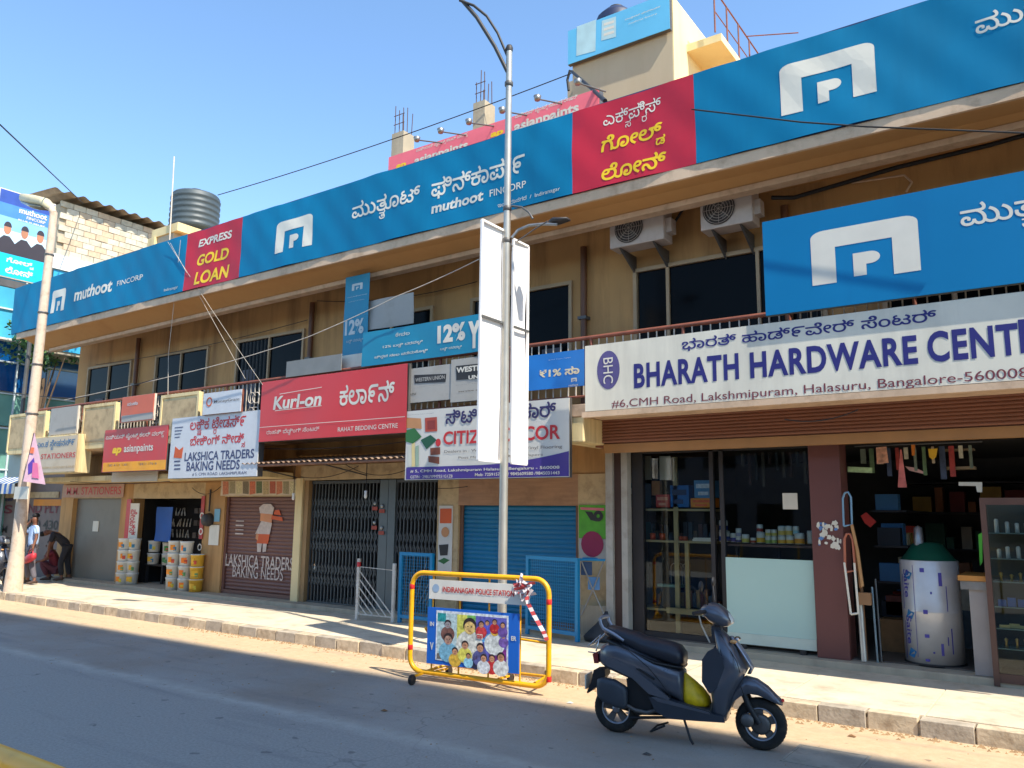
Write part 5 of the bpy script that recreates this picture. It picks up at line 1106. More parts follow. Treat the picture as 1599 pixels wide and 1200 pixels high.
e = PY(945, 5, ty+1.0); MB().lathe([(0, -.2), (.5, -.2), (.5, .9), (.3, 1.1), (0, 1.1)], (e.x, ty+1.6, tzt+.1), 'z', 20).build('tank_body', M('tank_navy', (30, 40, 70), .5), tk2); MB().lathe([(.2, 1.1), (.2, 1.2), (0, 1.22)], (e.x, ty+1.6, tzt+.1), 'z', 14).build('lid', m_dark, tk2)
cable('black cable drooping from the tower corner to the banner', [PY(893, 112, 3.6), PY(925, 140, 1.5), PY(945, 158, -1.3)], .035, .0, name='tower_cable'); cable('thin dark cable hanging down the tower left edge', [PY(890, 110, 3.7), PY(886, 125, 3.7), PY(888, 142, 3.7)], .03, name='tower_cable')
# left roof: block house, tank on plinth, antenna
bx = -26.2
bh = thing('block_house', 'unfinished concrete block room with corrugated roof behind the banner', 'building', (bx-2, 4, 6.9))
A = PX(104, 330, bx); B = PX(242, 352, bx); Lw = PX(104, 440, bx)
m_blk = [M('block_a', (192, 184, 164), .9, var=.16, sc=6, bump=.3), M('block_b', (198, 176, 148), .9, var=.12, sc=6, bump=.3), M('block_c', (206, 196, 174), .9, var=.1, sc=6, bump=.3)]
yA, yB_ = A.y-.2, 6.5; zt = 12.1
MB().box(bx-4, bx-.02, yA+.0, yB_, 6.9, zt-.3).build('wall', m_conc, bh)
random.seed(4); bl = MB().box(0, .10, 0, .385, 0, .185)
blm = [bl.mesh('block', m) for m in m_blk]
for j in range(4, 13):
    for i in range(14):
        yy = yA+i*.4+(.2 if j % 2 else 0)
        if yy > yB_-.4: continue
        o = bpy.data.objects.new('block', random.choice(blm)); COL.objects.link(o); o.parent = bh; o.location = Vector((bx-.05+random.uniform(-.008, .012), yy, 9.3+j*.2))-org(bh)
MB().box(bx-.1, bx+.08, yA-.1, yB_, 9.6, 10.08).build('white_band', M('parapet_white', (224, 226, 222), .7), bh)
for k in range(5): MB().box(bx-.06, bx+.02, yA+k*1.2, yA+k*1.2+1.17, 7.0, 9.58).build('glass_panel', M('glass_cyan2', (60, 160, 200), .12, var=.2, sc=.5, spec=.6), bh)
vs = []; n = 90
for i in range(n+1): yy = yA-.5+(yB_-yA+.8)*i/n; w_ = .05*math.sin(i*2*math.pi/6); vs += [(bx-4, yy, zt+.35+w_), (bx+.45, yy, zt-.05+w_)]
mb = MB(); mb.add(vs, [(2*i, 2*i+1, 2*i+3, 2*i+2) for i in range(n)]); mb.build('corrugated_roof', M('tin_grey', (170, 150, 124), .7, var=.2, sc=4, dirt=((110, 90, 70), .6, 3)), bh)
fp = PY(292, 335, 1.6)
wt = thing('water_tank', 'ribbed dark grey water tank on a stained concrete plinth', 'water tank', (fp.x, 1.9, fp.z))
tcn = PY(304, 338, 2.4); r = 36/1255*(tcn-CAMP).dot(-(CW @ Vector((0, 0, 1)))); ta = tcn.x-r; tbx = tcn.x+r; fy_ = 2.4-r; tzb = PY(304, 340, 2.4-r).z; tzt2 = PY(304, 287, 2.4-r).z
pr = [(0, 0), (r, 0)]; hh = tzt2-tzb
for k in range(6): pr += [(r, hh*(k+.15)/6), (r*1.03, hh*(k+.3)/6), (r*1.03, hh*(k+.55)/6), (r, hh*(k+.7)/6)]
pr += [(r, hh), (r*.95, hh*1.05), (0, hh*1.12)]
MB().lathe(pr, ((ta+tbx)/2, 2.4, tzb), 'z', 28).build('tank_body', M('tank_grey', (66, 76, 80), .5, var=.1), wt); MB().lathe([(.2, 0), (.2, .1), (0, .12)], ((ta+tbx)/2+.3*r, 2.4-.2*r, tzb+hh*1.05), 'z', 14).build('lid', M('tank_grey2', (54, 60, 66), .5), wt)
pt = thing('tank_plinth', 'stained grey concrete plinth carrying the ribbed water tank', 'plinth', ((ta+tbx)/2, 2, 6.9))
pz = PY(300, 341, 1.3).z; xa = PY(240, 360, 1.3).x; MB().box(xa, tbx+.05, 1.3, 3.9, 6.9, pz).build('block_base', m_conc, pt); MB().box(tbx-1.0, tbx+.3, 1.25, 3.9, pz-.25, pz-.002).box(tbx-1.1, tbx-.75, 1.2, 1.3, 6.9, pz-.26).build('slab', m_cream, pt)
an = PY(270, 345, 1.2); single('antenna_mast', MB().tube([(an.x, 1.2, 8), (PY(272, 245, 1.2).x, 1.2, PY(272, 245, 1.2).z)], .02, 6), m_railw, 'thin pale antenna mast beside the ribbed water tank', 'mast')
# ------------------------------------------------------------------ far left glass building and billboard
gx = -27.6
gb = thing('glass_building', 'blue glass fronted office block across the side street', 'building', (gx-4, 2, 0))
m_gA = M('glass_blue', (14, 84, 146), .08, var=.45, sc=.35, spec=.8); m_gB = M('glass_cyan', (70, 160, 190), .12, var=.35, sc=.5, spec=.6); m_gG = M('glass_green', (110, 156, 142), .25, var=.25, sc=.8); m_mul = M('mullion', (196, 205, 205), .4)
MB().box(gx-8, gx-.05, -.6, 9, 0, 9.9).build('core', m_conc, gb)
ys_g = [-.6, .5, 1.45, 2.6, 3.8, 5.2, 7, 9]
rows = [(.3, 3.2, m_gG), (3.25, 4.5, m_gG), (4.6, 5.6, m_gG), (5.7, 6.6, m_gA), (6.65, 7.3, m_gA), (7.35, 8.3, m_gB), (8.35, 9.5, m_gB)]
for (z0, z1, m) in rows:
    for i in range(len(ys_g)-1): MB().box(gx-.045, gx+random.uniform(-.01, .01), ys_g[i]+.03, ys_g[i+1]-.03, z0, z1).build('glass_panel', m, gb)
    MB().box(gx, gx+.06, -.6, 9, z1, z1+.05).build('mullion', m_mul, gb)
for y in ys_g: MB().box(gx+.0, gx+.05, y-.025, y+.025, .3, 9.5).build('mullion', m_mul, gb)
MB().box(gx-8, gx+.5, -.7, 9, 9.9, 10.5).build('white_parapet', M('parapet_white', (224, 226, 222), .7), gb)
MB().box(gx-.03, gx+.3, -.6, 9, 7.28, 7.34).build('ledge', M('ledge_pale', (220, 214, 200), .6), gb)
# billboard on the roof edge: generic three men in dark shirts
bxx = -22.6-1.6
def BX(px, py): return PX(px, py, bxx)
tlq, trq, blq, brq = BX(15, 297), BX(87, 320), BX(-4, 433), BX(78, 447)
bb = thing('billboard', 'tall white and blue billboard of three men in dark shirts at the left', 'billboard', (bxx, (tlq.y+trq.y)/2, blq.z))
yl, yr2, z0, z1 = tlq.y-.25, trq.y, (blq.z+brq.z)/2, (tlq.z+trq.z)/2
def bquad(u0, u1, v0, v1, mat, k=0, nm='printed_picture'):
    x = bxx+.02+.002*k; a = yl+(yr2-yl)*u0; b = yl+(yr2-yl)*u1; c = z0+(z1-z0)*v0; d = z0+(z1-z0)*v1
    MB().add([(x, a, c), (x, b, c), (x, b, d), (x, a, d)], [(0,1,2,3)]).build(nm, mat, bb)
def bpoly(pts, mat, k=0):
    x = bxx+.02+.002*k; MB().add([(x, yl+(yr2-yl)*u, z0+(z1-z0)*v) for u, v in pts], [tuple(range(len(pts)))]).build('printed_picture', mat, bb)
MB().box(bxx-.06, bxx+.018, yl, yr2, z0, z1).build('panel', m_white, bb)
m_bbb = [M('bb%d' % i, c, .5) for i, c in enumerate(((46, 78, 160), (70, 130, 200), (130, 185, 225), (190, 220, 236)))]
for i in range(4): bquad(.01, .99, .99-.15*(i+1), .99-.15*i, m_bbb[min(i, 3)], 1)
bquad(.01, .99, .01, .27, M('bb_cyan', (0, 186, 222), .5), 3)
m_ds = M('bb_dark', (50, 46, 56), .6); m_sk = M('bb_skin', (176, 120, 90), .6)
for i, u in enumerate((.2, .5, .78)):
    v = .27; s_ = .13
    bpoly([(u-.16, v), (u+.16, v), (u+.15, v+.13), (u+.05, v+.2), (u-.05, v+.2), (u-.15, v+.13)], m_ds, 2+i*.3); bpoly([(u+.065*math.cos(R(t)), v+.28+.065*math.sin(R(t))) for t in range(0, 360, 30)], m_sk, 4); bpoly([(u+.068*math.cos(R(t)), v+.305+.06*math.sin(R(t))) for t in range(0, 181, 20)], m_ds, 5)
def btext(s, u0, u1, v0, v1, mat, b=.02):
    def T(x, y, z): return Vector((bxx+.03, yl+(yr2-yl)*x, z0+(z1-z0)*z))-org(bb)
    textbox(bb, s, u0, u1, v0, v1, 0, mat, b, T=lambda x, y, z: T(x, y, z)+Vector((-y*.3, 0, 0)))
btext('muthoot', .36, .86, .77, .84, m_wpaint, .03); btext('FINCORP', .5, .84, .72, .755, m_wpaint); btext('BLUE IS BELIEF', .36, .84, .68, .70, m_wpaint); btext('ಗೋಲ್_ಡ', .24, .72, .15, .235, m_wpaint, .03); btext('ಲೋನ್', .24, .72, .05, .13, m_wpaint, .03)
MB().tube([(bxx, yl-.08, 6.6), (bxx, yl-.08, z1+.2)], .05, 8).build('pole', m_railw, bb); MB().tube([(bxx, yr2-.3, 3), (bxx, yr2-.3, z0)], .06, 8).build('pole', m_metal, bb)
MB().box(bxx-.1, bxx+.02, yl, yr2, z0-.25, z0-.05).build('lower_rail', m_metal, bb)
# tree crown added before the glass block in place of reflected foliage
def tree(name, label, x, y, z0, h, r, nleaf, seed, col, vs=.16):
    random.seed(seed); t = thing(name, label, 'tree', (x, y, z0)); tr = MB()
    tr.tube([(x, y, z0), (x+.1, y, z0+h*.35), (x, y+.1, z0+h*.6)], .16, 8, r2=.08)
    for k in range(7): a = k*.9; tr.tube([(x, y, z0+h*(.35+.03*k)), (x+r*.7*math.cos(a), y+r*.7*math.sin(a), z0+h*(.62+.05*k))], .05, 5, r2=.015)
    tr.build('trunk', M('bark', (96, 78, 60), .9, bump=.5), t)
    lf = MB()
    cl = [(random.gauss(0, .45)*r, random.gauss(0, .45)*r, h*.72+random.gauss(0, vs)*h, random.uniform(.25, .55)*r) for _ in range(26)]
    for i in range(nleaf):
        c = random.choice(cl); d = Vector((random.gauss(0, 1), random.gauss(0, 1), random.gauss(0, .8))).normalized()*c[3]*random.random()**.4
        p = Vector((x+c[0]+d.x, y+c[1]+d.y, z0+c[2]+d.z)); u = Vector((random.gauss(0,1), random.gauss(0,1), random.gauss(0,1))).normalized(); v = u.orthogonal().normalized(); s_ = random.uniform(.05, .11)
        lf.add([p-u*s_, p+v*s_*.45, p+u*s_, p-v*s_*.45], [(0,1,2,3)], i % 3 == 0)
    tag(lf.build('crown', [M('leaf_a', col, .6, var=.3, sc=2), M('leaf_b', (col[0]+30, col[1]+26, col[2]), .6, var=.3, sc=2)], t), kind='stuff')
q = PX(40, 560, -26.4); tree('reflection_tree', 'small leafy crown added before the blue glass to stand for reflected foliage', -26.7, q.y+.6, 0, 10.2, .95, 1800, 2, (60, 96, 60), .03)
q = PX(15, 430, -25.6)
# side street wall and far shop at the left end
ls = thing('corner_shop', 'painted plywood and glass shop wall beyond the end of the building', 'shop', (-24.4, .4, 0))
wx0, wx1 = PY(-60, 800, .6).x, -22.95
MB().box(wx0, wx1, .6, .9, 0, 3.2).build('wall', M('shop_grey', (120, 106, 100), .7, var=.1), ls)
for (a_, b_, c_, d_, m) in ((-20, 768, 92, 778, m_fascia), (52, 780, 96, 790, M('tiger_orange', (206, 126, 30), .6)),):
    p0 = PY(a_, d_, .57); p1 = PY(b_ if False else c_, b_, .57); MB().box(p0.x, p1.x, .57, .598, p0.z, p1.z).build('painted_band', m, ls)
LT = lambda s, xl, xr, pb, pt, m, b=.02: text(ls, s, xl, xr, pb, pt, .6, m, b, off=.012)
m_mr = M('sign_maroon', (110, 40, 50), .6)
LT('GLASS', -62, 21, (0, 802), (20, 789), m_mr); LT('AND PLY', 34, 95, (40, 801), (94, 787), m_mr); LT('ಗ_ಲಾಸ್ ಪ_ಲೈ', -30, 22, (0, 783), (20, 768), m_lb); LT('080 430', 40, 92, (62, 827), (90, 813), m_dark); LT('TM', -6, 12, (0, 832), (10, 822), m_dark); LT('ಪ್ಲೈವುಡ್', 55, 94, (56, 778), (92, 768), m_dark)
sa = thing('striped_awning', 'small blue and white striped awning at the left edge', 'awning', (-24.2, .1, 2.4))
a = PY(-20, 735, .1); b = PY(34, 735, .1); n = 14
for i in range(n):
    x0 = a.x+(b.x-a.x)*i/n; x1 = a.x+(b.x-a.x)*(i+1)/n; mm = m_white if i % 2 else M('stripe_blue', (40, 96, 170), .6)
    MB().add([(x0, .58, 3.05), (x1, .58, 3.05), (x1, -.05, 2.75), (x0, -.05, 2.75), (x1, -.06, 2.45), (x0, -.06, 2.45)], [(0,1,2,3),(3,2,4,5)]).build('stripe', mm, sa)
# ------------------------------------------------------------------ tall light pole with white banner frames
m_pole = M('pole_steel', (178, 174, 164), .42, metal=.55, var=.08, sc=5, dirt=((120, 112, 100), .4, 4), streak=True); PYV = -2.5
base = PZ(783, 1031, .16)
lp = thing('light_pole', 'tall galvanised light pole at the kerb with two curved arms and white banner frames', 'light pole', (base.x, base.y, .15))
py_ = base.y; V = lambda px, py, y=py_: PY(px, py, y)
topz = V(797, 80).z; bxp = base.x
MB().tube([(bxp, py_, .16), (bxp, py_, 3.0), (bxp, py_, 6.0), (bxp, py_, topz)], .062, 16, r2=.044).build('shaft', m_pole, lp)
MB().box(bxp-.14, bxp+.14, py_-.14, py_+.14, .155, .18).build('base_plate', m_pole, lp)
MB().lathe([(.05, 0), (.055, .05), (.04, .09), (0, .1)], (bxp, py_, topz), 'z', 12).build('cap', m_dark, lp)
for zz in (V(795, 135).z, V(792, 330).z, V(791, 380).z): MB().lathe([(.052, 0), (.062, .01), (.062, .06), (.052, .07)], (bxp, py_, zz), 'z', 14).build('collar', m_metal, lp)
arm = [V(796, 120), V(779, 78), V(757, 38), V(738, 14), V(712, -8)]; arm = [Vector((p.x-.0, py_-.10*i, p.z)) for i, p in enumerate(arm)]
tip = Vector((arm[-1].x-1.1, py_-1.1, arm[-1].z+.5))
MB().tube(arm+[tip], .03, 8).build('upper_arm', m_dark, lp)
a2 = [V(794, 92), V(782, 56), V(770, 34), V(755, 22), V(738, 18)]; MB().tube([Vector((p.x, py_-.08*i, p.z)) for i, p in enumerate(a2)], .02, 8).build('arm_brace', m_dark, lp)
MB().loft([(tip.x-.5, py_-1.3, tip.z+.1, .05, .02), (tip.x-.3, py_-1.25, tip.z+.08, .13, .05), (tip.x+.05, py_-1.12, tip.z+.0, .07, .05)]).build('lamp_head', m_metal, lp)
sa_ = [V(799, 372), V(806, 358), V(820, 349), V(840, 345), V(858, 344)]; MB().tube([Vector((p.x, py_+.05*i, p.z)) for i, p in enumerate(sa_)], .022, 8).build('side_arm', m_steel, lp)
MB().tube([V(799, 322), V(815, 324), V(826, 332), V(832, 342)], .016, 6).build('arm_brace', m_metal, lp); MB().tube([V(808, 377), V(835, 358), V(855, 346)], .01, 5).build('tie_rod', m_metal, lp)
e = V(872, 345, py_+.25); MB().loft([(e.x-.14, e.y, e.z, .04, .03), (e.x-.05, e.y, e.z, .10, .045), (e.x+.16, e.y, e.z-.01, .06, .02)]).build('lamp_head', m_dark, lp)
# banner frames at right angles to the road, one each side of the pole
m_flex = M('flex_white', (236, 232, 228), .55, var=.03, sc=2)
X = bxp-.06
def frame_banner(label, pts, wob):
    q = [PX(p[0], p[1], X) for p in pts]      # TL(near) TR BR BL
    y0 = (q[0].y+q[3].y)/2; y1 = (q[1].y+q[2].y)/2; z1 = (q[0].z+q[1].z)/2; z0 = (q[2].z+q[3].z)/2
    t = thing('pole_banner', label, 'banner', (X, (y0+y1)/2, z0), group=None)
    mb = MB(); vs = []; nx, nz = 8, 28
    for j in range(nz+1):
        for i in range(nx+1):
            y = y0+(y1-y0)*i/nx; z = z0+(z1-z0)*j/nz; vs.append((X+wob*(math.sin(z*2.3+y*3)+.5*math.sin(z*5.1-y*6)), y, z))
    mb.add(vs, [(j*(nx+1)+i, j*(nx+1)+i+1, (j+1)*(nx+1)+i+1, (j+1)*(nx+1)+i) for j in range(nz) for i in range(nx)], 0, True)
    mb.build('sheet', m_flex, t)
    f = MB(); r = .022; zm = PX((pts[0][0]+pts[1][0])/2, 540, X).z
    for a, b in (((y0, z0), (y1, z0)), ((y0, z1), (y1, z1)), ((y0, z0), (y0, z1)), ((y1, z0), (y1, z1))): f.bar((X+.02, a[0], a[1]), (X+.02, b[0], b[1]), .03, .03)
    f.build('frame', m_flex, t); MB().bar((X+.03, y0, 4.6), (X+.03, y1, 4.6), .03, .03).build('cross_bar', m_steel, t)
    MB().tube([(X, y0 if abs(y0-py_) < abs(y1-py_) else y1, z1-.1), (bxp, py_, z1-.1)], .014).tube([(X, y0 if abs(y0-py_) < abs(y1-py_) else y1, z0+.1), (bxp, py_, z0+.1)], .014).build('bracket', m_steel, t)
frame_banner('blank white banner in a tall frame on the road side of the light pole', [(752, 344), (786, 362), (779, 724), (743, 716)], .006)
frame_banner('blank wrinkled white banner in a tall frame on the shop side of the pole', [(799, 372), (824, 388), (819, 727), (797, 722)], .02)
# ------------------------------------------------------------------ old street lamp at the left
m_old = M('old_pole', (206, 186, 164), .8, var=.12, sc=5, bump=.2, dirt=((140, 100, 72), .6, 5))
b0 = PZ(20, 925, .15); t0 = V(84, 332, b0.y)
ol = thing('street_lamp', 'old leaning pale street lamp with curved head at the left edge', 'street lamp', tuple(b0))
MB().tube([b0, b0.lerp(t0, .3), b0.lerp(t0, .6), t0], .15, 14, r2=.085).build('shaft', m_old, ol)
MB().lathe([(.2, 0), (.185, .35), (.155, .8), (.15, .9)], tuple(b0), 'z', 14).build('footing', m_old, ol)
h = [V(84, 334, b0.y), V(80, 325, b0.y), V(66, 319, b0.y), V(50, 313, b0.y), V(37, 313, b0.y)]
MB().tube(h[:3], .08, 10).build('neck', m_old, ol)
hx = MB(); a, b = h[1], h[4]; 
hx.loft([(a.x+.06, a.y, a.z-.02, .09, .07), (a.x-.35, a.y, a.z+.22, .16, .12), (a.x-.85, a.y, a.z+.38, .2, .13), (b.x+.1, a.y, b.z+.02, .16, .12), (b.x-.06, a.y, b.z-.02, .04, .04)]); hx.build('lamp_head', M('lamp_head_paint', (196, 184, 150), .5, var=.08), ol)
MB().loft([(a.x-.30, a.y, a.z+.06, .13, .05), (a.x-.85, a.y, a.z+.22, .17, .07), (b.x+.14, a.y, b.z-.10, .13, .05)]).build('lens', M('lens', (120, 116, 100), .2), ol)
for f_ in (.45, .58, .72, .88): c = b0.lerp(t0, f_); r = .15+(.085-.15)*f_; MB().lathe([(r+.012, -.02), (r+.02, 0), (r+.012, .02)], tuple(c), 'z', 12).build('band', m_metal, ol)
pc = V(34, 770, b0.y-.2); sp_ = thing('pole_plate', 'small white plate tied to the old street lamp', 'plate', tuple(pc)); MB().box(pc.x-.32, pc.x+.32, pc.y-.02, pc.y, pc.z-.14, pc.z+.14).build('plate', m_white, sp_)
f0 = [V(47, 690, b0.y-.3), V(54, 676, b0.y-.2), V(71, 757, b0.y-.1), V(36, 752, b0.y-.3)]
fl = thing('pole_pennant', 'pink and violet printed cloth pennant hanging on the old street lamp', 'pennant', tuple(f0[3]))
MB().add([f0[1], f0[2], f0[3]], [(0,2,1)]).add([f0[1]+Vector((-.1, .02, 0)), f0[3]+Vector((-.12, .05, .05)), f0[3], f0[1]], [(0,1,2,3)], 1).build('cloth', [M('pennant_pink', (222, 178, 190), .6, var=.1, sc=6), M('pennant_dark', (110, 70, 70), .7)], fl)
def fpt(u, v, k=1): return f0[1].lerp(f0[3].lerp(f0[2], u), v)+Vector((0, -.01*k, 0))
MB().add([fpt(.1, .65), fpt(.5, .5), fpt(.6, .75), fpt(.2, .85)], [(0,1,2,3)]).build('print', M('pen_violet', (90, 60, 160), .6), fl); MB().add([fpt(.45, .6, 2), fpt(.8, .6, 2), fpt(.78, .9, 2), fpt(.42, .9, 2)], [(0,1,2,3)]).build('print', M('pen_pink', (214, 110, 150), .6), fl); MB().add([fpt(.1, .3, 2), fpt(.6, .3, 2), fpt(.5, .42, 2), fpt(.1, .42, 2)], [(0,1,2,3)]).build('print', M('pen_org', (230, 120, 80), .6), fl)
# ------------------------------------------------------------------ police barricade
b1 = PZ(655, 1062, 0); b2 = PZ(850, 1088, 0); bdir = (b2-b1).normalized(); bang = math.atan2(bdir.y, bdir.x); bn_ = Vector((-bdir.y, bdir.x, 0))
def BP(px, py):
    d = ray(px, py); t = (b1-CAMP).dot(bn_)/d.dot(bn_); p = CAMP+d*t; return ((p-b1).dot(bdir), p.z)
bc = thing('barricade', 'yellow tube police barricade with white name board and blue poster panel', 'barricade', tuple(b1), bang)
m_by = M('barricade_yellow', (236, 170, 14), .38, var=.07, sc=6, dirt=((150, 96, 30), .5, 6)); m_rf = M('reflective_red', (206, 40, 36), .4)
x0, z0 = BP(641, 1000)[0], .10; x1 = BP(857, 1000)[0]; z1 = (BP(690, 893)[1]+BP(840, 908)[1])/2
def LT_(x, z, y=0): return (x, y, z)
rc = .17
pts = [(x0+rc, z0)]+[(x1-rc, z0)]+[(x1-rc+rc*math.sin(R(t)), z0+rc-rc*math.cos(R(t))) for t in range(15, 91, 15)]+[(x1, (z0+z1)/2)]+[(x1-rc+rc*math.cos(R(t)), z1-rc+rc*math.sin(R(t))) for t in range(0, 91, 15)]+[(x0+rc-rc*math.sin(R(t)), z1-rc+rc*math.cos(R(t))) for t in range(0, 91, 15)]+[(x0, (z0+z1)/2)]+[(x0+rc-rc*math.cos(R(t)), z0+rc-rc*math.sin(R(t))) for t in range(0, 91, 15)]
MB().tube([LT_(*p) for p in pts], .03, 12, cap=False).build('tube_frame', m_by, bc, local=True)
xa = [BP(675, 960)[0], BP(717, 960)[0], BP(763, 960)[0], BP(812, 960)[0]]
for x in xa: MB().tube([(x, .01, z0+.02), (x, .01, z1-.02)], .011, 8).build('upright', m_by, bc, local=True)
for x, zz in ((x0, BP(645, 916)[1]), (x0, BP(636, 1010)[1]), (x1, BP(856, 940)[1]), (x1, BP(849, 1060)[1])): MB().lathe([(.0315, -.03), (.0325, -.028), (.0325, .028), (.0315, .03)], (x, 0, zz), 'z', 12).build('reflector_band', m_rf, bc, local=True)
zt_ = z1-.09; zbn = BP(680, 920)[1]-.02; na = BP(678, 930)[0]-.0; nb = BP(817, 930)[0]+.0
zb_n = BP(700, 927)[1]; 
MB().box(xa[0]-.02, xa[3]+.14, -.05, -.035, z1-.30, z1-.07).build('name_board', M('board_cream', (222, 214, 200), .5), bc, local=True)
TB = lambda x, y, z: Vector((x, y, z))
textbox(bc, 'INDIRANAGAR POLICE STATION', xa[0]+.18, xa[3]-.05, z1-.21, z1-.145, -.052, m_lr, .02, T=TB)
MB().lathe([(0, 0), (.05, 0)], (xa[0]+.08, -.053, z1-.17), 'y', 12).build('crest_print', M('crest_blue', (150, 170, 190), .6), bc, local=True)
pz1 = BP(680, 948)[1]; pz0 = BP(680, 1030)[1]; pa, pb2 = BP(674, 990)[0]-.03, BP(810, 1000)[0]+.03
pz1, pz0 = z1-.40, z1-.40-.66
MB().box(pa, pb2, -.05, -.035, pz0, pz1).build('blue_panel', M('panel_blue', (30, 100, 190), .4, var=.06), bc, local=True)
# printed poster: plain generic figures in bright robes
m_ = lambda c: M('poster_%d_%d_%d' % c, c, .5, var=.4, sc=26)
PX0, PX1, PZ0_, PZ1_ = pa+.13, pb2-.14, pz0+.05, pz1-.03
def PQ(u0, u1, v0, v1, c, k=0): MB().box(PX0+(PX1-PX0)*u0, PX0+(PX1-PX0)*u1, -.0535-.0006*k, -.051, PZ0_+(PZ1_-PZ0_)*v0, PZ0_+(PZ1_-PZ0_)*v1).build('poster_print', m_(c), bc, local=True)
def PE(u, v, ru, rv, c, k=1, a0=0, a1=360):
    n = 18; MB().add([(PX0+(PX1-PX0)*(u+ru*math.cos(R(a0+(a1-a0)*i/n))), -.0535-.0006*k, PZ0_+(PZ1_-PZ0_)*(v+rv*math.sin(R(a0+(a1-a0)*i/n)))) for i in range(n+(1 if a1-a0 < 360 else 0))], [tuple(range(n+(1 if a1-a0 < 360 else 0)))]).build('poster_print', m_(c), bc, local=True)
PQ(0, 1, 0, 1, (214, 218, 220)); PQ(.02, .30, .03, .95, (178, 196, 196), 1); PQ(.30, .56, .03, .95, (120, 180, 90), 1); PQ(.56, .98, .03, .95, (96, 92, 170), 1); PQ(.30, .44, .03, .95, (206, 200, 90), 2); PQ(.75, .98, .03, .35, (130, 50, 130), 2)
PQ(.02, .14, .78, .95, (40, 140, 140), 2); PQ(.02, .30, .03, .14, (110, 100, 90), 2); PQ(.60, .78, .45, .75, (90, 160, 210), 2)
def fig(u, v, s, robe, skin=(196, 140, 104), hair=(50, 36, 36), k=3):
    PE(u, v-.20*s, .11*s, .17*s, robe, k); PE(u, v+.03*s, .055*s, .09*s, hair, k+1); PE(u, v+.0*s, .045*s, .075*s, skin, k+2)
    PE(u-.015*s, v+.015*s, .006*s, .008*s, hair, k+3); PE(u+.015*s, v+.015*s, .006*s, .008*s, hair, k+3); PE(u, v-.035*s, .014*s, .006*s, (150, 70, 60), k+3)
fig(.17, .72, .9, (120, 80, 70), (150, 140, 140)); fig(.18, .42, 1.2, (120, 170, 190), (170, 130, 110)); fig(.48, .70, 1.7, (214, 210, 196), (222, 180, 110)); fig(.82, .68, 1.25, (214, 214, 206), (226, 170, 60), (226, 170, 60))
for i, (u, v, s_, c) in enumerate(((.28, .2, .8, (216, 170, 60)), (.42, .34, .9, (226, 206, 90)), (.47, .14, .6, (150, 200, 220)), (.57, .14, .65, (40, 40, 70)), (.63, .32, .95, (90, 90, 140)), (.68, .13, .8, (210, 210, 210)), (.79, .14, .8, (200, 50, 50)), (.91, .18, .95, (220, 214, 206)), (.64, .78, .7, (196, 60, 60)), (.72, .82, .55, (90, 90, 190)), (.82, .85, .6, (180, 40, 40)), (.93, .8, .6, (110, 80, 150)), (.94, .6, .6, (120, 90, 160)))): fig(u, v, s_, c, k=4+2*(i % 3))
PQ(.58, .66, .50, .60, (214, 196, 180), 9); textbox(bc, 'ms', PX0+(PX1-PX0)*.585, PX0+(PX1-PX0)*.655, PZ0_+(PZ1_-PZ0_)*.515, PZ0_+(PZ1_-PZ0_)*.585, -.0600, m_lr, .03, T=TB)
textbox(bc, 'IN', pa+.04, pa+.10, pz1-.22, pz1-.17, -.052, m_wpaint, .03, T=TB); textbox(bc, 'V', pa+.05, pa+.10, pz0+.16, pz0+.25, -.052, m_wpaint, .03, T=TB); textbox(bc, 'ER', pb2-.10, pb2-.03, pz1-.30, pz1-.25, -.052, m_wpaint, .03, T=TB)
# rear legs and castor wheels
MB().tube([(x0+.22, .0, z0), (x0+.25, .45, z0+.02), (x1-.25, .45, z0+.02), (x1-.22, .0, z0)], .018, 8).tube([(x0+.22, .0, .62), (x0+.25, .45, .1)], .016, 8).build('rear_stay', m_by, bc, local=True)
MB().tube([(xa[3], .04, BP(820, 1000)[1]), (x1, .02, BP(850, 1005)[1])], .014, 6).build('tie_bar', m_by, bc, local=True)
for (x, y) in ((xa[0]-.06, -.30), (xa[0]+.0, .40), (xa[3]-.35, .42)):
    w = MB().lathe([(.03, -.02), (.055, -.02), (.06, -.012), (.06, .012), (.055, .02), (.03, .02), (.0, .02)], (x, y, .06), 'x', 16).build('castor_wheel', M('rubber', (38, 34, 32), .8, dirt=((110, 86, 66), .5, 20)), bc, local=True)
    MB().bar((x, y, .09), (x, y*.3, z0+.0), .03, .02).build('castor_arm', m_by, bc, local=True)
# torn striped tape knotted on the barricade
tp = thing('warning_tape', 'crumpled red and white tape knotted on the right top of the barricade', 'tape', tuple(b1), bang)
random.seed(9); m_tp = [M('tape_white', (220, 210, 208), .5), M('tape_red', (190, 70, 70), .5)]
kx, kz = BP(822, 915)
kn = MB()
for i in range(46):
    c = Vector((kx+random.gauss(0, .055), -.075+random.gauss(0, .015), kz-.03+random.gauss(0, .04))); u = Vector((random.gauss(0,1), random.gauss(0,.4), random.gauss(0,1))).normalized(); v = u.cross(Vector((0, 1, .3))).normalized(); l_ = random.uniform(.03, .09); w_ = random.uniform(.01, .02)
    kn.add([c-u*l_-v*w_, c+v*w_-u*l_*.8, c+u*l_+v*w_+Vector((0, -.02, 0)), c+u*l_-v*w_], [(0,1,2,3)], i % 3 == 0)
tag(kn.build('knot', m_tp, tp, local=True), kind='stuff')
s0 = BP(826, 925); s1_ = BP(836, 960); s2_ = BP(858, 992); tl_ = MB()
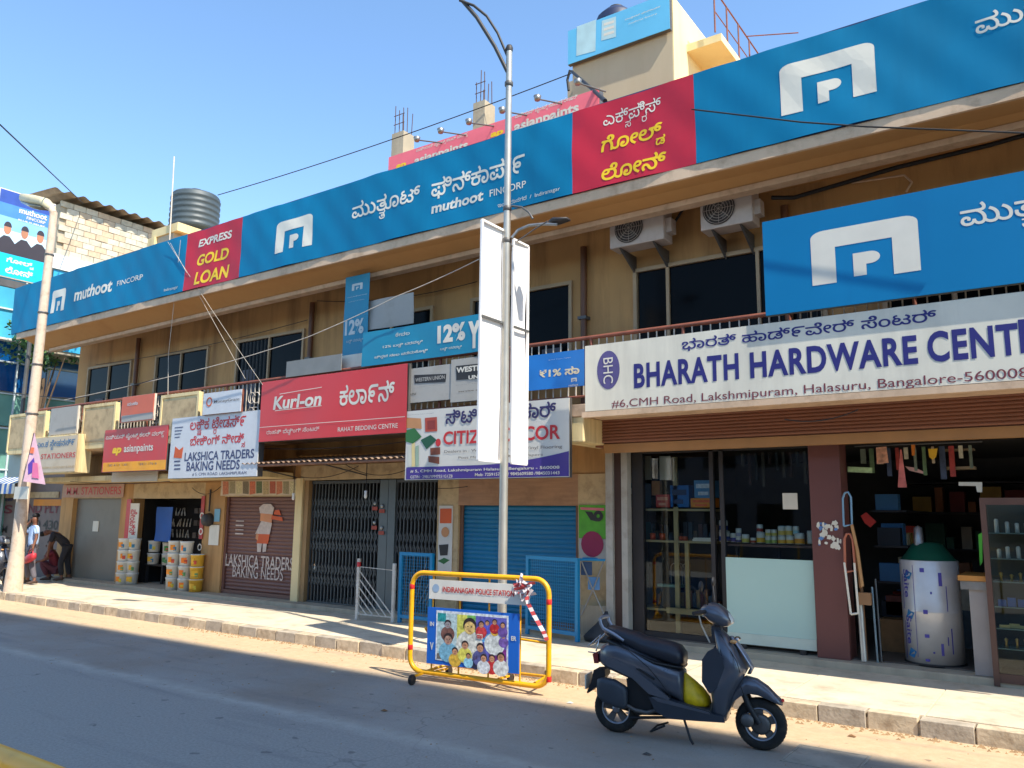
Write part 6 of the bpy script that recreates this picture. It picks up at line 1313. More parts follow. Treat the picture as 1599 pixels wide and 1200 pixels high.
pp_ = [Vector((s0[0], -.08, s0[1])), Vector((s0[0]+.04, -.09, s0[1]-.12)), Vector((s1_[0]+.02, -.07, s1_[1])), Vector((s2_[0]-.04, -.08, s2_[1]+.05)), Vector((s2_[0]+.0, -.06, s2_[1]-.05))]
for i in range(4):
    for j in range(3):
        a = pp_[i].lerp(pp_[i+1], j/3); b = pp_[i].lerp(pp_[i+1], (j+1)/3); w = Vector((.022, .01, .006)); tl_.add([a-w, a+w, b+w*.9, b-w*.9], [(0,1,2,3)], (i*3+j) % 2)
tl_.build('tail', m_tp, tp, local=True)
# ------------------------------------------------------------------ small white gate, blue mesh frames
def wall_thing(nm, lb, cat, a, b):   # local frame along the ground from a to b
    d = (b-a); L_ = d.length; return thing(nm, lb, cat, tuple(a), math.atan2(d.y, d.x)), L_
ga, gb_ = PZ(557, 968, .155), PZ(613, 972, .155)
t, Lg = wall_thing('small_gate', 'low white barred gate panel standing on the pavement before the grey gate', 'gate', ga, gb_)
hg = 1.05; m_gw = M('gate_white', (200, 196, 186), .5, var=.1, dirt=((140, 110, 90), .5, 9))
MB().box(-.025, .025, -.025, .025, 0, hg).build('post', m_gw, t, local=True); MB().box(Lg-.025, Lg+.025, -.025, .025, 0, hg-.06).build('post', m_gw, t, local=True)
MB().lathe([(.035, hg-.14), (.037, hg-.06), (0, hg-.05)], (0, 0, 0), 'z', 8).build('red_cap', m_rf, t, local=True)
MB().bar((0, 0, hg-.14), (Lg, 0, hg-.18), .012, .012).build('top_wire', m_gw, t, local=True); MB().bar((0, 0, .10), (Lg, 0, .08), .02, .02).build('bottom_bar', m_gw, t, local=True)
for k in range(6): z_ = .86-.14*k; MB().bar((0, 0, z_), (min(Lg, (z_-.09)*.95), 0, max(.09, z_-Lg/.95)), .016, .016).build('diagonal_bar', m_gw, t, local=True)
m_bf = M('frame_cyan', (10, 128, 176), .4, var=.06)
def mesh_frame(nm, lb, a, b, hgt, dep, cell=.055, skip_mesh=False):
    t, L_ = wall_thing(nm, lb, 'display stand', a, b); r = .028
    f = MB(); f.box(0, 2*r, -r, r, 0, hgt).box(L_-2*r, L_, -r, r, 0, hgt).box(2*r, L_-2*r, -r, r, hgt-2*r, hgt).box(2*r, L_-2*r, -r, r, .08, .08+2*r); f.build('frame', m_bf, t, local=True)
    if dep:
        g = MB(); g.box(0, 2*r, dep-r, dep+r, 0, hgt).box(L_-2*r, L_, dep-r, dep+r, 0, hgt).box(0, 2*r, r, dep-r, hgt-2*r, hgt).box(L_-2*r, L_, r, dep-r, hgt-2*r, hgt); g.build('rear_frame', m_bf, t, local=True)
    w = MB(); x = 2*r+cell
    while x < L_-2*r: w.box(x-.003, x+.003, -.004, .002, .13, hgt-2*r); x += cell
    z = .13+cell
    while z < hgt-2*r: w.box(2*r, L_-2*r, -.010, -.0045, z-.003, z+.003); z += cell
    tag(w.build('wire_mesh', m_bf, t, local=True), kind='stuff'); return t, L_
g_a, g_b = PZ(622, 972, .155), PZ(674, 978, .155)
hz = PY(624, 862, g_a.y).z-.155; t1_, L1 = mesh_frame('mesh_stand', 'bright blue wire mesh stand left of the police barricade', g_a, g_b, hz, .0)
random.seed(2); sc_ = MB()
for i in range(6): a = (random.uniform(.1, L1-.15), .03, random.uniform(.15, .4)); sc_.tube([a, (a[0]+random.uniform(.1, .3), .05, a[2]+random.uniform(.3, .8))], .007, 5)
sc_.build('tied_rods', m_steel, t1_, local=True)
g_a, g_b = PZ(822, 990, .155), PZ(904, 1003, .155); hz = PY(902, 872, g_b.y).z-.155
mesh_frame('mesh_stand', 'wide blue wire mesh stand in front of the blue shutter right of the pole', g_a, g_b, hz, .0, .045)
g_a, g_b = PZ(905, 1000, .155), PZ(946, 1002, .155); t2_, L2 = wall_thing('folding_stand', 'blue folding stand with crossed legs under the cushion poster', 'stand', g_a, g_b); hz = PY(925, 875, g_a.y).z-.155
MB().tube([(0, 0, hz), (L2, 0, hz)], .018).tube([(0, .3, hz), (L2, .3, hz)], .018).build('top_rail', m_bf, t2_, local=True)
for a, b in ((.02, L2-.02), (L2-.02, .02)): MB().tube([(a, .02, hz), ((a+b)/2, .05, hz*.62), (b, .05, hz*.3)], .012).build('crossed_leg', m_steel, t2_, local=True)
MB().box(.0, L2, .12, .14, 0, hz*.42).build('cement_panel', m_conc, t2_, local=True); MB().box(L2*.3, L2*.75, .08, .11, hz*.62, hz*.78).build('blue_card', M('card_blue', (90, 140, 186), .5), t2_, local=True); MB().box(L2*.02, L2*.45, .1, .12, hz*.8, hz*.97).build('slat_panel', M('slat_blue', (50, 76, 110), .5), t2_, local=True)
bp_ = PZ(930, 1002, .16)
bgm = MB(); bgm.loft([(.16, bp_.x, bp_.y+.05, .20, .12), (.22, bp_.x, bp_.y+.05, .22, .13), (.30, bp_.x+.03, bp_.y+.05, .17, .10), (.42, bp_.x+.10, bp_.y+.05, .10, .07), (.55, bp_.x+.15, bp_.y+.05, .04, .03), (.60, bp_.x+.16, bp_.y+.05, .02, .02)], axis='z', e=2.2); single('dark_sack', bgm, M('sack', (46, 50, 56), .6, var=.3, sc=9), 'dark crumpled sack leaning by the post behind the scooter tail', 'sack')
# ------------------------------------------------------------------ scooter
ra_, fa_ = PZ(964, 1143, 0), PZ(1190, 1171, 0)
sdv = (fa_-ra_); WB = sdv.length; sang = math.atan2(sdv.y, sdv.x)
sc = thing('scooter', 'dusty dark blue grey scooter parked on its side stand facing right at the kerb', 'scooter', tuple(ra_), sang)
m_sb = M('scooter_blue', (82, 86, 96), .3, metal=.35, var=.08, sc=4, dirt=((96, 96, 100), .35, 6), coat=.5); m_sd = M('scooter_dark', (44, 50, 60), .45, var=.12, sc=6); m_seat = M('seat_vinyl', (30, 34, 44), .42, var=.12, sc=9, bump=.1); m_bk = M('black_plastic', (24, 25, 28), .55, var=.1); m_tyre = M('tyre', (30, 29, 28), .85, var=.15, sc=12, dirt=((90, 80, 68), .35, 9)); m_chr = M('chrome', (190, 190, 190), .22, metal=1); m_sil = M('silver_rail', (150, 156, 168), .35, metal=.6)
def S(u, v):
    X_ = (u-285)/1020.; g_ = 1005+(1130-1005)*X_; s_ = 709+(802-709)*X_; return (X_*WB, (g_-v)/s_)
def srings(lst): return [(S(u, (a+b)/2)[0], 0, (S(u, a)[1]+S(u, b)[1])/2, hw, abs(S(u, a)[1]-S(u, b)[1])/2) for u, a, b, hw in lst]
def part(mb, nm, mat, par=None, **k): return mb.build(nm, mat, par or sc, local=True, **k)
part(MB().loft(srings([(150, 505, 545, .04), (185, 450, 570, .10), (240, 425, 600, .15), (320, 420, 628, .175), (420, 440, 665, .185), (520, 480, 705, .18), (620, 520, 740, .165), (700, 560, 770, .15), (760, 575, 800, .135), (790, 600, 830, .11)]), e=3.2), 'body_panel', m_sb)
# crease panel along the side and dark lower trim
for sgn in (-1, 1):
    def sp(poly, y0, y1): 
        mb = MB(); mb.prism([S(*p) for p in poly], y0, y1); return mb
    part(sp([(240, 520), (300, 515), (470, 590), (620, 700), (710, 770), (700, 780), (560, 740), (440, 640), (250, 560)], sgn*.17-.012, sgn*.17+.018), 'side_moulding', m_sil if False else m_sb, bevel=.008)
    part(sp([(470, 578), (500, 580), (610, 645), (600, 652)], sgn*.185-.008, sgn*.185+.008), 'vent_slot', m_bk)
    part(MB().tube([(S(u, v)[0], sgn*.13+(.0 if u > 215 else .0), S(u, v)[1]) for u, v in ((190, 272), (196, 300), (215, 330), (290, 362), (372, 405))], .016, 8), 'grab_rail', m_sil)
part(MB().tube([(S(190, 272)[0], -.13, S(190, 272)[1]), (S(176, 268)[0], 0, S(176, 268)[1]), (S(190, 272)[0], .13, S(190, 272)[1])], .016, 8), 'grab_rail', m_sil)
part(MB().loft(srings([(205, 345, 372, .06), (240, 318, 392, .11), (330, 335, 425, .135), (400, 352, 450, .145), (450, 362, 478, .15), (500, 385, 498, .155), (600, 402, 530, .165), (700, 420, 560, .165), (760, 440, 575, .155), (795, 480, 570, .12)]), e=2.8), 'seat', m_seat)
part(MB().loft(srings([(230, 395, 420, .12), (400, 450, 480, .155), (600, 530, 556, .17), (790, 568, 590, .13)]), e=4), 'seat_rim', m_bk)
# floor, leg shield, front
part(sp([(560, 765), (600, 755), (980, 850), (1000, 870), (1075, 880), (1085, 925), (900, 915), (690, 900), (600, 850)], -.17, .17), 'floorboard', m_sd, bevel=.02)
part(sp([(580, 760), (620, 762), (980, 858), (985, 872), (620, 790)], -.176, .176), 'floor_edge', m_sb, bevel=.004)
part(sp([(560, 775), (740, 830), (730, 890), (640, 880), (560, 850)], -.10, .10), 'belly', m_bk, bevel=.01)
def vrings(lst):   # (v, u0, u1, hw)
    out = []
    for v, u0, u1, hw in lst:
        a = S(u0, v); b = S(u1, v); out.append(((a[1]+b[1])/2, (a[0]+b[0])/2, 0, abs(b[0]-a[0])/2, hw))
    return out
part(MB().loft(vrings([(925, 1000, 1085, .13), (860, 985, 1105, .16), (790, 985, 1120, .185), (720, 975, 1150, .205), (650, 1010, 1195, .215), (580, 1030, 1235, .21), (500, 1030, 1195, .20), (430, 1025, 1160, .17), (370, 1010, 1110, .11), (325, 1000, 1062, .06)]), axis='z', e=2.6), 'leg_shield', m_sb)
for sgn in (-1, 1):
    mb = MB(); mb.prism([S(*p) for p in [(1040, 425), (1085, 500), (1095, 560), (1060, 680), (1000, 730), (985, 725), (940, 655), (945, 510), (985, 455)]], sgn*.19-.012, sgn*.19+.012); part(mb, 'shield_wing', m_sd, bevel=.008)
mb = MB(); mb.loft([(S(1150+0, v)[1], S(u, v)[0], 0, .018, hw) for v, u, hw in ((615, 1238, .03), (575, 1258, .055), (520, 1232, .07), (450, 1188, .07), (400, 1150, .05), (370, 1125, .03))], axis='z', e=2.2); part(mb, 'front_trim', m_sil)
part(MB().ell((S(1165, 385)[0], 0, S(1165, 385)[1]), (.03, .06, .02)), 'badge', m_chr)
part(sp([(990, 300), (1055, 300), (1075, 400), (1000, 400)], -.05, .05), 'steering_neck', m_sd, bevel=.01)
part(MB().loft(srings([(912, 190, 205, .05), (940, 160, 225, .13), (990, 142, 275, .16), (1040, 150, 300, .15), (1080, 175, 305, .13), (1110, 205, 300, .11), (1132, 240, 285, .07)]), e=2.6), 'handlebar_cowl', m_sb)
part(MB().loft(srings([(1095, 190, 275, .085), (1120, 215, 290, .085), (1138, 240, 285, .06), (1146, 255, 275, .03)]), e=2.2), 'headlight', M('headlight', (206, 206, 196), .15, coat=.6))
hb_ = S(955, 195)
for sgn in (-1, 1):
    part(MB().tube([(hb_[0]+.02, sgn*.12, hb_[1]), (hb_[0]-.03, sgn*.30, hb_[1]+.0), (hb_[0]-.05, sgn*.34, hb_[1])], .018, 10), 'hand_grip', m_bk)
    part(MB().tube([(hb_[0]+.04, sgn*.16, hb_[1]-.01), (hb_[0]+.03, sgn*.32, hb_[1]-.02)], .007, 6), 'brake_lever', m_chr)
    mz = S(990, 130); mo = part(MB().tube([(mz[0], sgn*.18, mz[1]-.02), (mz[0]-.02, sgn*.24, mz[1]+.08), (mz[0]-.03, sgn*.27, mz[1]+.11)], .006, 6), 'mirror_stem', m_bk)
    part(MB().ell((mz[0]-.03, sgn*.30, mz[1]+.15), (.018, .06, .045)), 'mirror', m_bk, mo); part(MB().ell((S(1150, 395)[0], sgn*.11, S(1150, 395)[1]), (.03, .03, .018)), 'turn_signal', M('amber', (206, 150, 90), .3))
part(MB().tube([(S(925, 225)[0], -.15, S(925, 225)[1]), (S(935, 290)[0], -.12, S(935, 290)[1]), (S(985, 410)[0], -.08, S(985, 410)[1])], .007, 6), 'brake_cable', m_railw)
# front fender, fork, wheels
def fender(inner, outer, hw, nm, mat):
    mb = MB(); n = len(outer); vs = []
    for (iu, ou) in zip(inner, outer):
        a = S(*ou); b = S(*iu)
        vs += [(b[0], -hw, b[1]), (a[0], -hw*.82, a[1]-.012), (a[0], -hw*.4, a[1]), (a[0], hw*.4, a[1]), (a[0], hw*.82, a[1]-.012), (b[0], hw, b[1])]
    fs = [(i*6+k, (i+1)*6+k, (i+1)*6+k+1, i*6+k+1) for i in range(n-1) for k in range(5)]
    mb.add(vs, fs, 0, True); o = part(mb, nm, mat); m = o.modifiers.new('solid', 'SOLIDIFY'); m.thickness = .008; return o
fender([(1100, 865), (1135, 800), (1180, 765), (1235, 745), (1300, 755), (1370, 785), (1430, 812), (1456, 818)], [(1092, 850), (1120, 730), (1160, 670), (1215, 636), (1290, 655), (1360, 705), (1415, 765), (1458, 808)], .085, 'front_fender', m_sb)
part(MB().ell((S(1452, 800)[0], 0, S(1452, 800)[1]), (.015, .04, .015)), 'reflector', m_rf)
for sgn in (-1, 1): part(MB().tube([(S(1185, 700)[0], sgn*.05, S(1185, 700)[1]), (S(1235, 830)[0], sgn*.075, S(1235, 830)[1]), (S(1300, 945)[0], sgn*.075, S(1300, 945)[1])], .026, 10), 'fork_leg', m_bk); 
part(MB().lathe([(0, -.03), (.05, -.03), (.06, 0), (.0, .01)], (S(1225, 920)[0], -.09, S(1225, 920)[1]), 'y', 14), 'suspension_cover', m_metal)
def wheel(u, r, nm):
    cx_ = S(u, 0)[0]; w = MB()
    w.lathe([(r*.60, -.040), (r*.72, -.052), (r*.88, -.050), (r*.975, -.034), (r, -.012), (r, .012), (r*.975, .034), (r*.88, .05), (r*.72, .052), (r*.60, .04)], (cx_, 0, r), 'y', 40)
    o = part(w, nm, m_tyre)
    tr_ = MB()
    for k in range(40):
        a = k*math.pi/20; c, s_ = math.cos(a), math.sin(a); c2, s2 = math.cos(a+.07), math.sin(a+.07)
        for sg in (-1, 1): tr_.add([(cx_+(r+.003)*c, sg*.004, r+(r+.003)*s_), (cx_+(r+.003)*c2, sg*.004, r+(r+.003)*s2), (cx_+(r*.985)*c2, sg*.032, r+(r*.985)*s2), (cx_+(r*.985)*c, sg*.032, r+(r*.985)*s_)], [(0,1,2,3)])
    tag(part(tr_, 'tread', m_bk, o), kind='stuff')
    rm = MB(); rm.lathe([(r*.64, -.042), (r*.62, -.046), (r*.58, -.040), (r*.56, -.012), (r*.56, .012), (r*.58, .04), (r*.64, .042)], (cx_, 0, r), 'y', 32)
    rm.lathe([(0, -.045), (r*.16, -.045), (r*.18, -.02), (r*.18, .02), (r*.16, .045), (0, .045)], (cx_, 0, r), 'y', 20)
    part(rm, 'rim', m_sil, o)
    for k in range(5):
        a = k*2*math.pi/5+.4; mb = MB(); c, s_ = math.cos(a), math.sin(a); cc, ss = math.cos(a+1.57), math.sin(a+1.57); ww = r*.10
        vs = [(cx_+q*c+t*cc, y, r+q*s_+t*ss) for q, wd in ((r*.15, ww), (r*.585, ww*1.6)) for t, y in ((-wd, -.030), (wd, -.030), (wd, .01), (-wd, .01))]
        mb.add(vs, [(0,1,5,4),(1,2,6,5),(2,3,7,6),(3,0,4,7)]); part(mb, 'spoke', m_metal, o)
    return o
wheel(285, .215, 'rear_wheel'); wheel(1305, .218, 'front_wheel')
part(MB().lathe([(0, -.055), (.055, -.055), (.075, -.045), (.09, -.03), (.0, -.03)], (S(1305, 0)[0], 0, .218), 'y', 20), 'brake_drum', m_metal)
# engine, exhaust shield, mudguard, carrier, stands
mb = MB(); mb.loft([(S(175+0, 700)[0], -.13, S(200, 705)[1], .05, .075), (S(210, 0)[0], -.135, S(210, 715)[1], .055, .105), (S(300, 0)[0], -.14, S(300, 740)[1], .055, .12), (S(375, 0)[0], -.14, S(375, 765)[1], .05, .10), (S(395, 0)[0], -.14, S(395, 770)[1], .035, .07)], e=4); part(mb, 'exhaust_box', m_bk if False else M('box_grey', (52, 58, 66), .5, var=.1))
part(sp([(380, 650), (560, 690), (640, 790), (600, 870), (470, 890), (400, 850)], -.10, .12), 'engine_block', m_bk, bevel=.012)
part(MB().tube([(S(380, 815)[0], -.13, S(380, 815)[1]), (S(450, 850)[0], -.13, S(450, 850)[1]), (S(530, 868)[0], -.12, S(530, 868)[1]), (S(640, 850)[0], -.08, S(640, 850)[1])], .018, 8), 'exhaust_pipe', m_metal)
part(MB().tube([(S(285, 860)[0], .09, S(285, 860)[1]), (S(450, 905)[0], .09, S(450, 900)[1]), (S(700, 905)[0], .08, S(700, 905)[1])], .02, 8).tube([(S(400, 905)[0], -.08, S(400, 905)[1]), (S(700, 905)[0], -.08, S(700, 905)[1])], .014, 8), 'swing_arm', m_bk)
mb = MB(); mb.prism([S(*p) for p in [(128, 600), (215, 595), (215, 640), (160, 700), (80, 750), (72, 742), (105, 680)]], -.085, .085); part(mb, 'rear_mudguard', m_bk, bevel=.01)
part(sp([(118, 500), (155, 485), (165, 560), (130, 560)], -.08, .08), 'tail_light', M('tail_red', (120, 20, 24), .25, coat=.5), bevel=.01)
part(MB().tube([(S(75, 490)[0], -.05, S(75, 490)[1]), (S(180, 500)[0], -.05, S(180, 500)[1])], .006, 5).tube([(S(95, 445)[0], -.1, S(95, 445)[1]), (S(185, 375)[0], -.1, S(185, 375)[1]), (S(150, 480)[0], -.1, S(150, 480)[1])], .008, 6).tube([(S(95, 445)[0], .1, S(95, 445)[1]), (S(185, 375)[0], .1, S(185, 375)[1])], .008, 6).tube([(S(95, 445)[0], -.1, S(95, 445)[1]), (S(95, 445)[0], .1, S(95, 445)[1])], .008, 6), 'rear_carrier', m_chr)
part(MB().tube([(S(785, 905)[0], -.07, S(785, 905)[1]), (S(845, 985)[0], -.15, .045), (S(865, 1000)[0], -.155, .012)], .011, 8), 'side_stand', m_bk); part(MB().tube([(S(650, 900)[0], .06, .12), (S(560, 930)[0], .12, .07), (S(560, 930)[0], -.12, .07), (S(650, 900)[0], -.06, .12)], .01, 6), 'centre_stand', m_bk)
for sgn in (-1, 1):   # panel gaps
    part(MB().tube([(S(u, v)[0], sgn*w, S(u, v)[1]) for u, v, w in ((370, 432, .176), (470, 500, .186), (560, 570, .182), (640, 660, .172), (715, 765, .153))], .0035, 5), 'panel_gap', m_bk)
    part(MB().tube([(S(u, v)[0], sgn*w, S(u, v)[1]) for u, v, w in ((1062, 350, .09), (1120, 430, .15), (1180, 520, .196), (1200, 590, .205))], .004, 5), 'panel_gap', m_bk)
part(MB().box(S(70, 700)[0]-.01, S(70, 700)[0]+.0, -.10, .10, S(70, 700)[1]-.03, S(70, 700)[1]+.10), 'number_plate', m_white)
part(MB().box(S(700, 0)[0], S(960, 0)[0], -.15, .15, S(850, 842)[1]-.0, S(850, 842)[1]+.006), 'floor_mat', m_bk)
# yellow bag on the floorboard
bg0 = S(860, 832)
bag = thing('plastic_bag', 'knotted yellow plastic bag sitting on the scooter floorboard', 'bag', tuple(ra_+Matrix.Rotation(sang, 3, 'Z') @ Vector((bg0[0], 0, bg0[1]))), sang)
m_bag = M('bag_yellow', (226, 186, 14), .38, var=.22, sc=16, bump=.3, bsc=22); rg = []
for v, u, r1 in ((838, 872, .105), (815, 870, .13), (770, 862, .128), (720, 842, .10), (680, 820, .07), (645, 797, .04), (620, 784, .018)): p = S(u, v); rg.append((p[1]-bg0[1], p[0]-bg0[0], 0, r1, r1*.95))
mb = MB().loft(rg, axis='z', n=26, e=2.2)
mb.v = [(x*(1+.05*math.sin(9*math.atan2(y, x)+z*20)), y*(1+.05*math.sin(9*math.atan2(y, x)+z*20)), z) for x, y, z in mb.v]; mb.build('bag_body', m_bag, bag, local=True)
p = S(778, 600); MB().ell((p[0]-bg0[0], 0, p[1]-bg0[1]), (.02, .015, .025), 8, 6).build('knot', M('bag_pale', (214, 200, 150), .4), bag, local=True)
# a second parked two wheeler partly behind the lamp at the left
def relabel(r, lb): r['label'] = lb
p_ = PZ(-40, 917, .16); dup(sc, (p_.x, p_.y, .16), R(8), 'dark scooter parked at the left picture edge behind the old street lamp')
# ------------------------------------------------------------------ people
def skinbody(name, joints, bones, mat, parent, sub=2):
    me = bpy.data.meshes.new(name); names = list(joints); idx = {k: i for i, k in enumerate(names)}
    me.from_pydata([joints[k][0] for k in names], [(idx[a], idx[b]) for a, b in bones], [])
    o = bpy.data.objects.new(name, me); COL.objects.link(o); o.parent = parent; me.materials.append(mat)
    sk = o.modifiers.new('skin', 'SKIN'); sk.use_smooth_shade = True
    for i, k in enumerate(names):
        r = joints[k][1]; me.skin_vertices[0].data[i].radius = (r, r) if isinstance(r, (int, float)) else r
    me.skin_vertices[0].data[0].use_root = True
    s_ = o.modifiers.new('sub', 'SUBSURF'); s_.levels = sub; s_.render_levels = sub; return o
def person(label, loc, rz, J, shirt, trousers, skin=(120, 76, 54), extra=None):
    t = thing('person', label, 'person', loc, rz); m_s = M('skin_%d' % skin[0], skin, .55, var=.06)
    R_ = {'pelvis': .085, 'waist': .085, 'chest': .10, 'neck': .05, 'head': .085, 'crown': .075}
    limbs = {'sh': .055, 'el': .04, 'wr': .028, 'hand': .032, 'hip': .075, 'kn': .056, 'an': .038, 'toe': .034}
    JJ = {'pelvis': (J['pelvis'], .085)}
    for k, v in J.items():
        if k == 'pelvis': continue
        JJ[k] = (v, R_.get(k) or limbs[k[:-1]])
    bones = [('pelvis', 'waist'), ('waist', 'chest'), ('chest', 'neck'), ('neck', 'head'), ('head', 'crown')]
    for s_ in 'LR': bones += [('chest', 'sh'+s_), ('sh'+s_, 'el'+s_), ('el'+s_, 'wr'+s_), ('wr'+s_, 'hand'+s_), ('pelvis', 'hip'+s_), ('hip'+s_, 'kn'+s_), ('kn'+s_, 'an'+s_), ('an'+s_, 'toe'+s_)]
    skinbody('body', JJ, bones, m_s, t)
    V_ = lambda k: Vector(J[k])
    def mid(a, b, f): return tuple(V_(a).lerp(V_(b), f))
    sj = {'chest': (J['chest'], .142), 'waist': (J['waist'], .125), 'hem': (mid('waist', 'pelvis', 1.25), .13), 'collar': (mid('chest', 'neck', .55), .07)}
    sb = [('chest', 'waist'), ('waist', 'hem'), ('chest', 'collar')]
    for s_ in 'LR': sj['s'+s_] = (J['sh'+s_], .072); sj['e'+s_] = (mid('sh'+s_, 'el'+s_, .75), .066); sb += [('chest', 's'+s_), ('s'+s_, 'e'+s_)]
    skinbody('shirt', sj, sb, M('cloth_%d_%d_%d' % shirt, shirt, .8, var=.12, sc=8), t)
    tj = {'pelvis': (J['pelvis'], .112)}; tb_ = []
    for s_ in 'LR': tj['h'+s_] = (J['hip'+s_], .10); tj['k'+s_] = (J['kn'+s_], .078); tj['a'+s_] = (mid('kn'+s_, 'an'+s_, .88), .062); tb_ += [('pelvis', 'h'+s_), ('h'+s_, 'k'+s_), ('k'+s_, 'a'+s_)]
    skinbody('trousers', tj, tb_, M('cloth_%d_%d_%d' % trousers, trousers, .8, var=.1), t)
    h = V_('head'); c = V_('crown'); d = (c-h).normalized()
    hc = h.lerp(c, .6); hp = MB().ell(tuple(hc+d*.055+Vector((0, .012, 0))), (.084, .088, .066)); hp.build('hair', M('hair_black', (24, 20, 20), .7), t, local=True)
    fc = V_('head')+Vector((0, -.075, .02))
    face = MB()
    for sx in (-1, 1): face.ell((fc.x+sx*.032, fc.y-.012, fc.z+.02), (.012, .008, .007), 8, 5, 0)
    face.build('eyes', M('eye_dark', (30, 20, 18), .4), t, local=True)
    MB().ell((fc.x, fc.y-.02, fc.z-.005), (.013, .018, .02), 8, 6).build('nose', m_s, t, local=True); MB().ell((fc.x, fc.y-.012, fc.z-.038), (.024, .008, .007), 8, 5).build('mouth', M('lips', (110, 56, 48), .6), t, local=True)
    for s_ in 'LR':
        k = 'an'+s_; a = V_(k); b = V_('toe'+s_); d_ = (b-a); d_.z = 0; d_.normalize(); sh_ = MB().loft([(-.06, 0, .035, .035, .033), (0, 0, .045, .042, .042), (.12, 0, .03, .045, .03), (.19, 0, .022, .03, .02)]); rot = math.atan2(d_.y, d_.x)
        sh_.v = [(a.x+x*math.cos(rot)-y*math.sin(rot), a.y+x*math.sin(rot)+y*math.cos(rot), a.z-.065+z) for x, y, z in sh_.v]; sh_.build('shoe', M('shoe', (70, 52, 44), .6), t, local=True)
        hd = V_('hand'+s_); wr_ = V_('wr'+s_); dv = (hd-wr_).normalized(); sd_ = dv.cross(Vector((0, 1, .1))).normalized(); fg = MB()
        for i, l_ in enumerate((.07, .08, .075, .06)):
            o_ = hd+sd_*(.018*(i-1.5)); fg.tube([o_, o_+dv*l_*.5+Vector((0, -.01, 0)), o_+dv*l_*.85+Vector((0, -.03, 0))], .009, 6, r2=.006)
        fg.tube([hd-dv*.02+sd_*.03, hd+sd_*.055+dv*.02], .010, 6, r2=.007); fg.build('fingers', m_s, t, local=True)
    return t
# man walking, phone to his ear, face towards the road (-y)
mp = PZ(45, 913, .155)
J1 = dict(pelvis=(0, 0, .93), waist=(0, 0, 1.08), chest=(0, .01, 1.32), neck=(0, 0, 1.49), head=(.0, -.01, 1.58), crown=(0, -.01, 1.68),
 shR=(-.18, 0, 1.40), elR=(-.27, -.14, 1.20), wrR=(-.15, -.17, 1.42), handR=(-.11, -.10, 1.52), shL=(.18, 0, 1.40), elL=(.27, .0, 1.16), wrL=(.31, -.06, .95), handL=(.32, -.07, .87),
 hipR=(-.09, 0, .88), knR=(-.10, -.06, .50), anR=(-.12, .0, .09), toeR=(-.13, -.14, .04), hipL=(.09, 0, .88), knL=(.18, -.02, .50), anL=(.27, .06, .10), toeL=(.30, -.06, .04))
man = person('man in a pale blue shirt holding a phone to his ear and a red bag', tuple(mp), R(-12), J1, (176, 200, 232), (96, 92, 100))
ph = Matrix.Rotation(R(-12), 3, 'Z') @ Vector((-.10, -.075, 1.57)); single('phone', MB().box(mp.x+ph.x-.035, mp.x+ph.x+.005, mp.y+ph.y-.01, mp.y+ph.y+.06, mp.z+ph.z-.06, mp.z+ph.z+.08), m_dark, 'dark phone held to the ear of the man in the blue shirt', 'phone')
bgp = mp+Matrix.Rotation(R(-12), 3, 'Z') @ Vector((.24, -.10, .62))
rb = thing('hand_bag', 'red shoulder bag hanging from the hand of the man in blue', 'bag', tuple(bgp)); m_rb = M('bag_red', (186, 50, 62), .5, var=.12)
MB().loft([(-.24, 0, -.05, .04, .05), (-.2, 0, -.03, .07, .08), (0, 0, .03, .08, .10), (.2, 0, .09, .07, .08), (.24, 0, .11, .04, .05)], e=3).build('bag_body', m_rb, rb, local=True); MB().tube([(-.14, 0, .04), (0, 0, .24), (.08, .02, .26), (.14, 0, .16)], .014, 6).build('strap', m_rb, rb, local=True)
# person bending forward in dark clothes
bp2 = PZ(104, 905, .16)
J2 = dict(pelvis=(.16, .02, .90), waist=(.08, 0, 1.03), chest=(-.12, 0, 1.20), neck=(-.26, 0, 1.27), head=(-.33, -.01, 1.25), crown=(-.42, -.01, 1.22),
 shR=(-.16, -.17, 1.20), elR=(-.22, -.20, .93), wrR=(-.24, -.18, .70), handR=(-.25, -.18, .62), shL=(-.13, .17, 1.20), elL=(-.20, .20, .95), wrL=(-.30, .16, .74), handL=(-.32, .16, .66),
 hipR=(.17, -.08, .86), knR=(.06, -.10, .48), anR=(.12, -.10, .10), toeR=(-.02, -.12, .04), hipL=(.17, .09, .86), knL=(.20, .10, .48), anL=(.28, .10, .10), toeL=(.14, .10, .04))
person('person in dark clothes bending forward in front of the grey shutter', (bp2.x+.5, -.40, .16), R(58), J2, (40, 38, 44), (34, 34, 40))
sp2 = PZ(66, 908, .16)
J3 = dict(pelvis=(0, 0, .30), waist=(0, -.02, .44), chest=(-.03, -.10, .66), neck=(-.03, -.15, .80), head=(-.03, -.18, .88), crown=(-.03, -.18, .98),
 shR=(-.2, -.10, .73), elR=(-.24, -.26, .54), wrR=(-.12, -.42, .50), handR=(-.06, -.46, .48), shL=(.16, -.10, .73), elL=(.22, -.26, .54), wrL=(.12, -.42, .5), handL=(.07, -.46, .48),
 hipR=(-.1, -.02, .28), knR=(-.16, -.34, .50), anR=(-.15, -.12, .09), toeR=(-.16, -.26, .04), hipL=(.1, -.02, .28), knL=(.16, -.34, .50), anL=(.15, -.12, .09), toeL=(.16, -.26, .04))
person('person in maroon squatting between the walking man and the bending one', tuple(sp2+Vector((0, .3, 0))), R(-35), J3, (110, 30, 44), (90, 44, 52))
cb = PZ(29, 908, .16); single('carton', MB().box(cb.x-.16, cb.x+.16, cb.y-.12, cb.y+.12, cb.z, cb.z+.42), M('cardboard', (170, 140, 96), .7), 'brown carton standing behind the foot of the old street lamp', 'carton', bevel=.004)
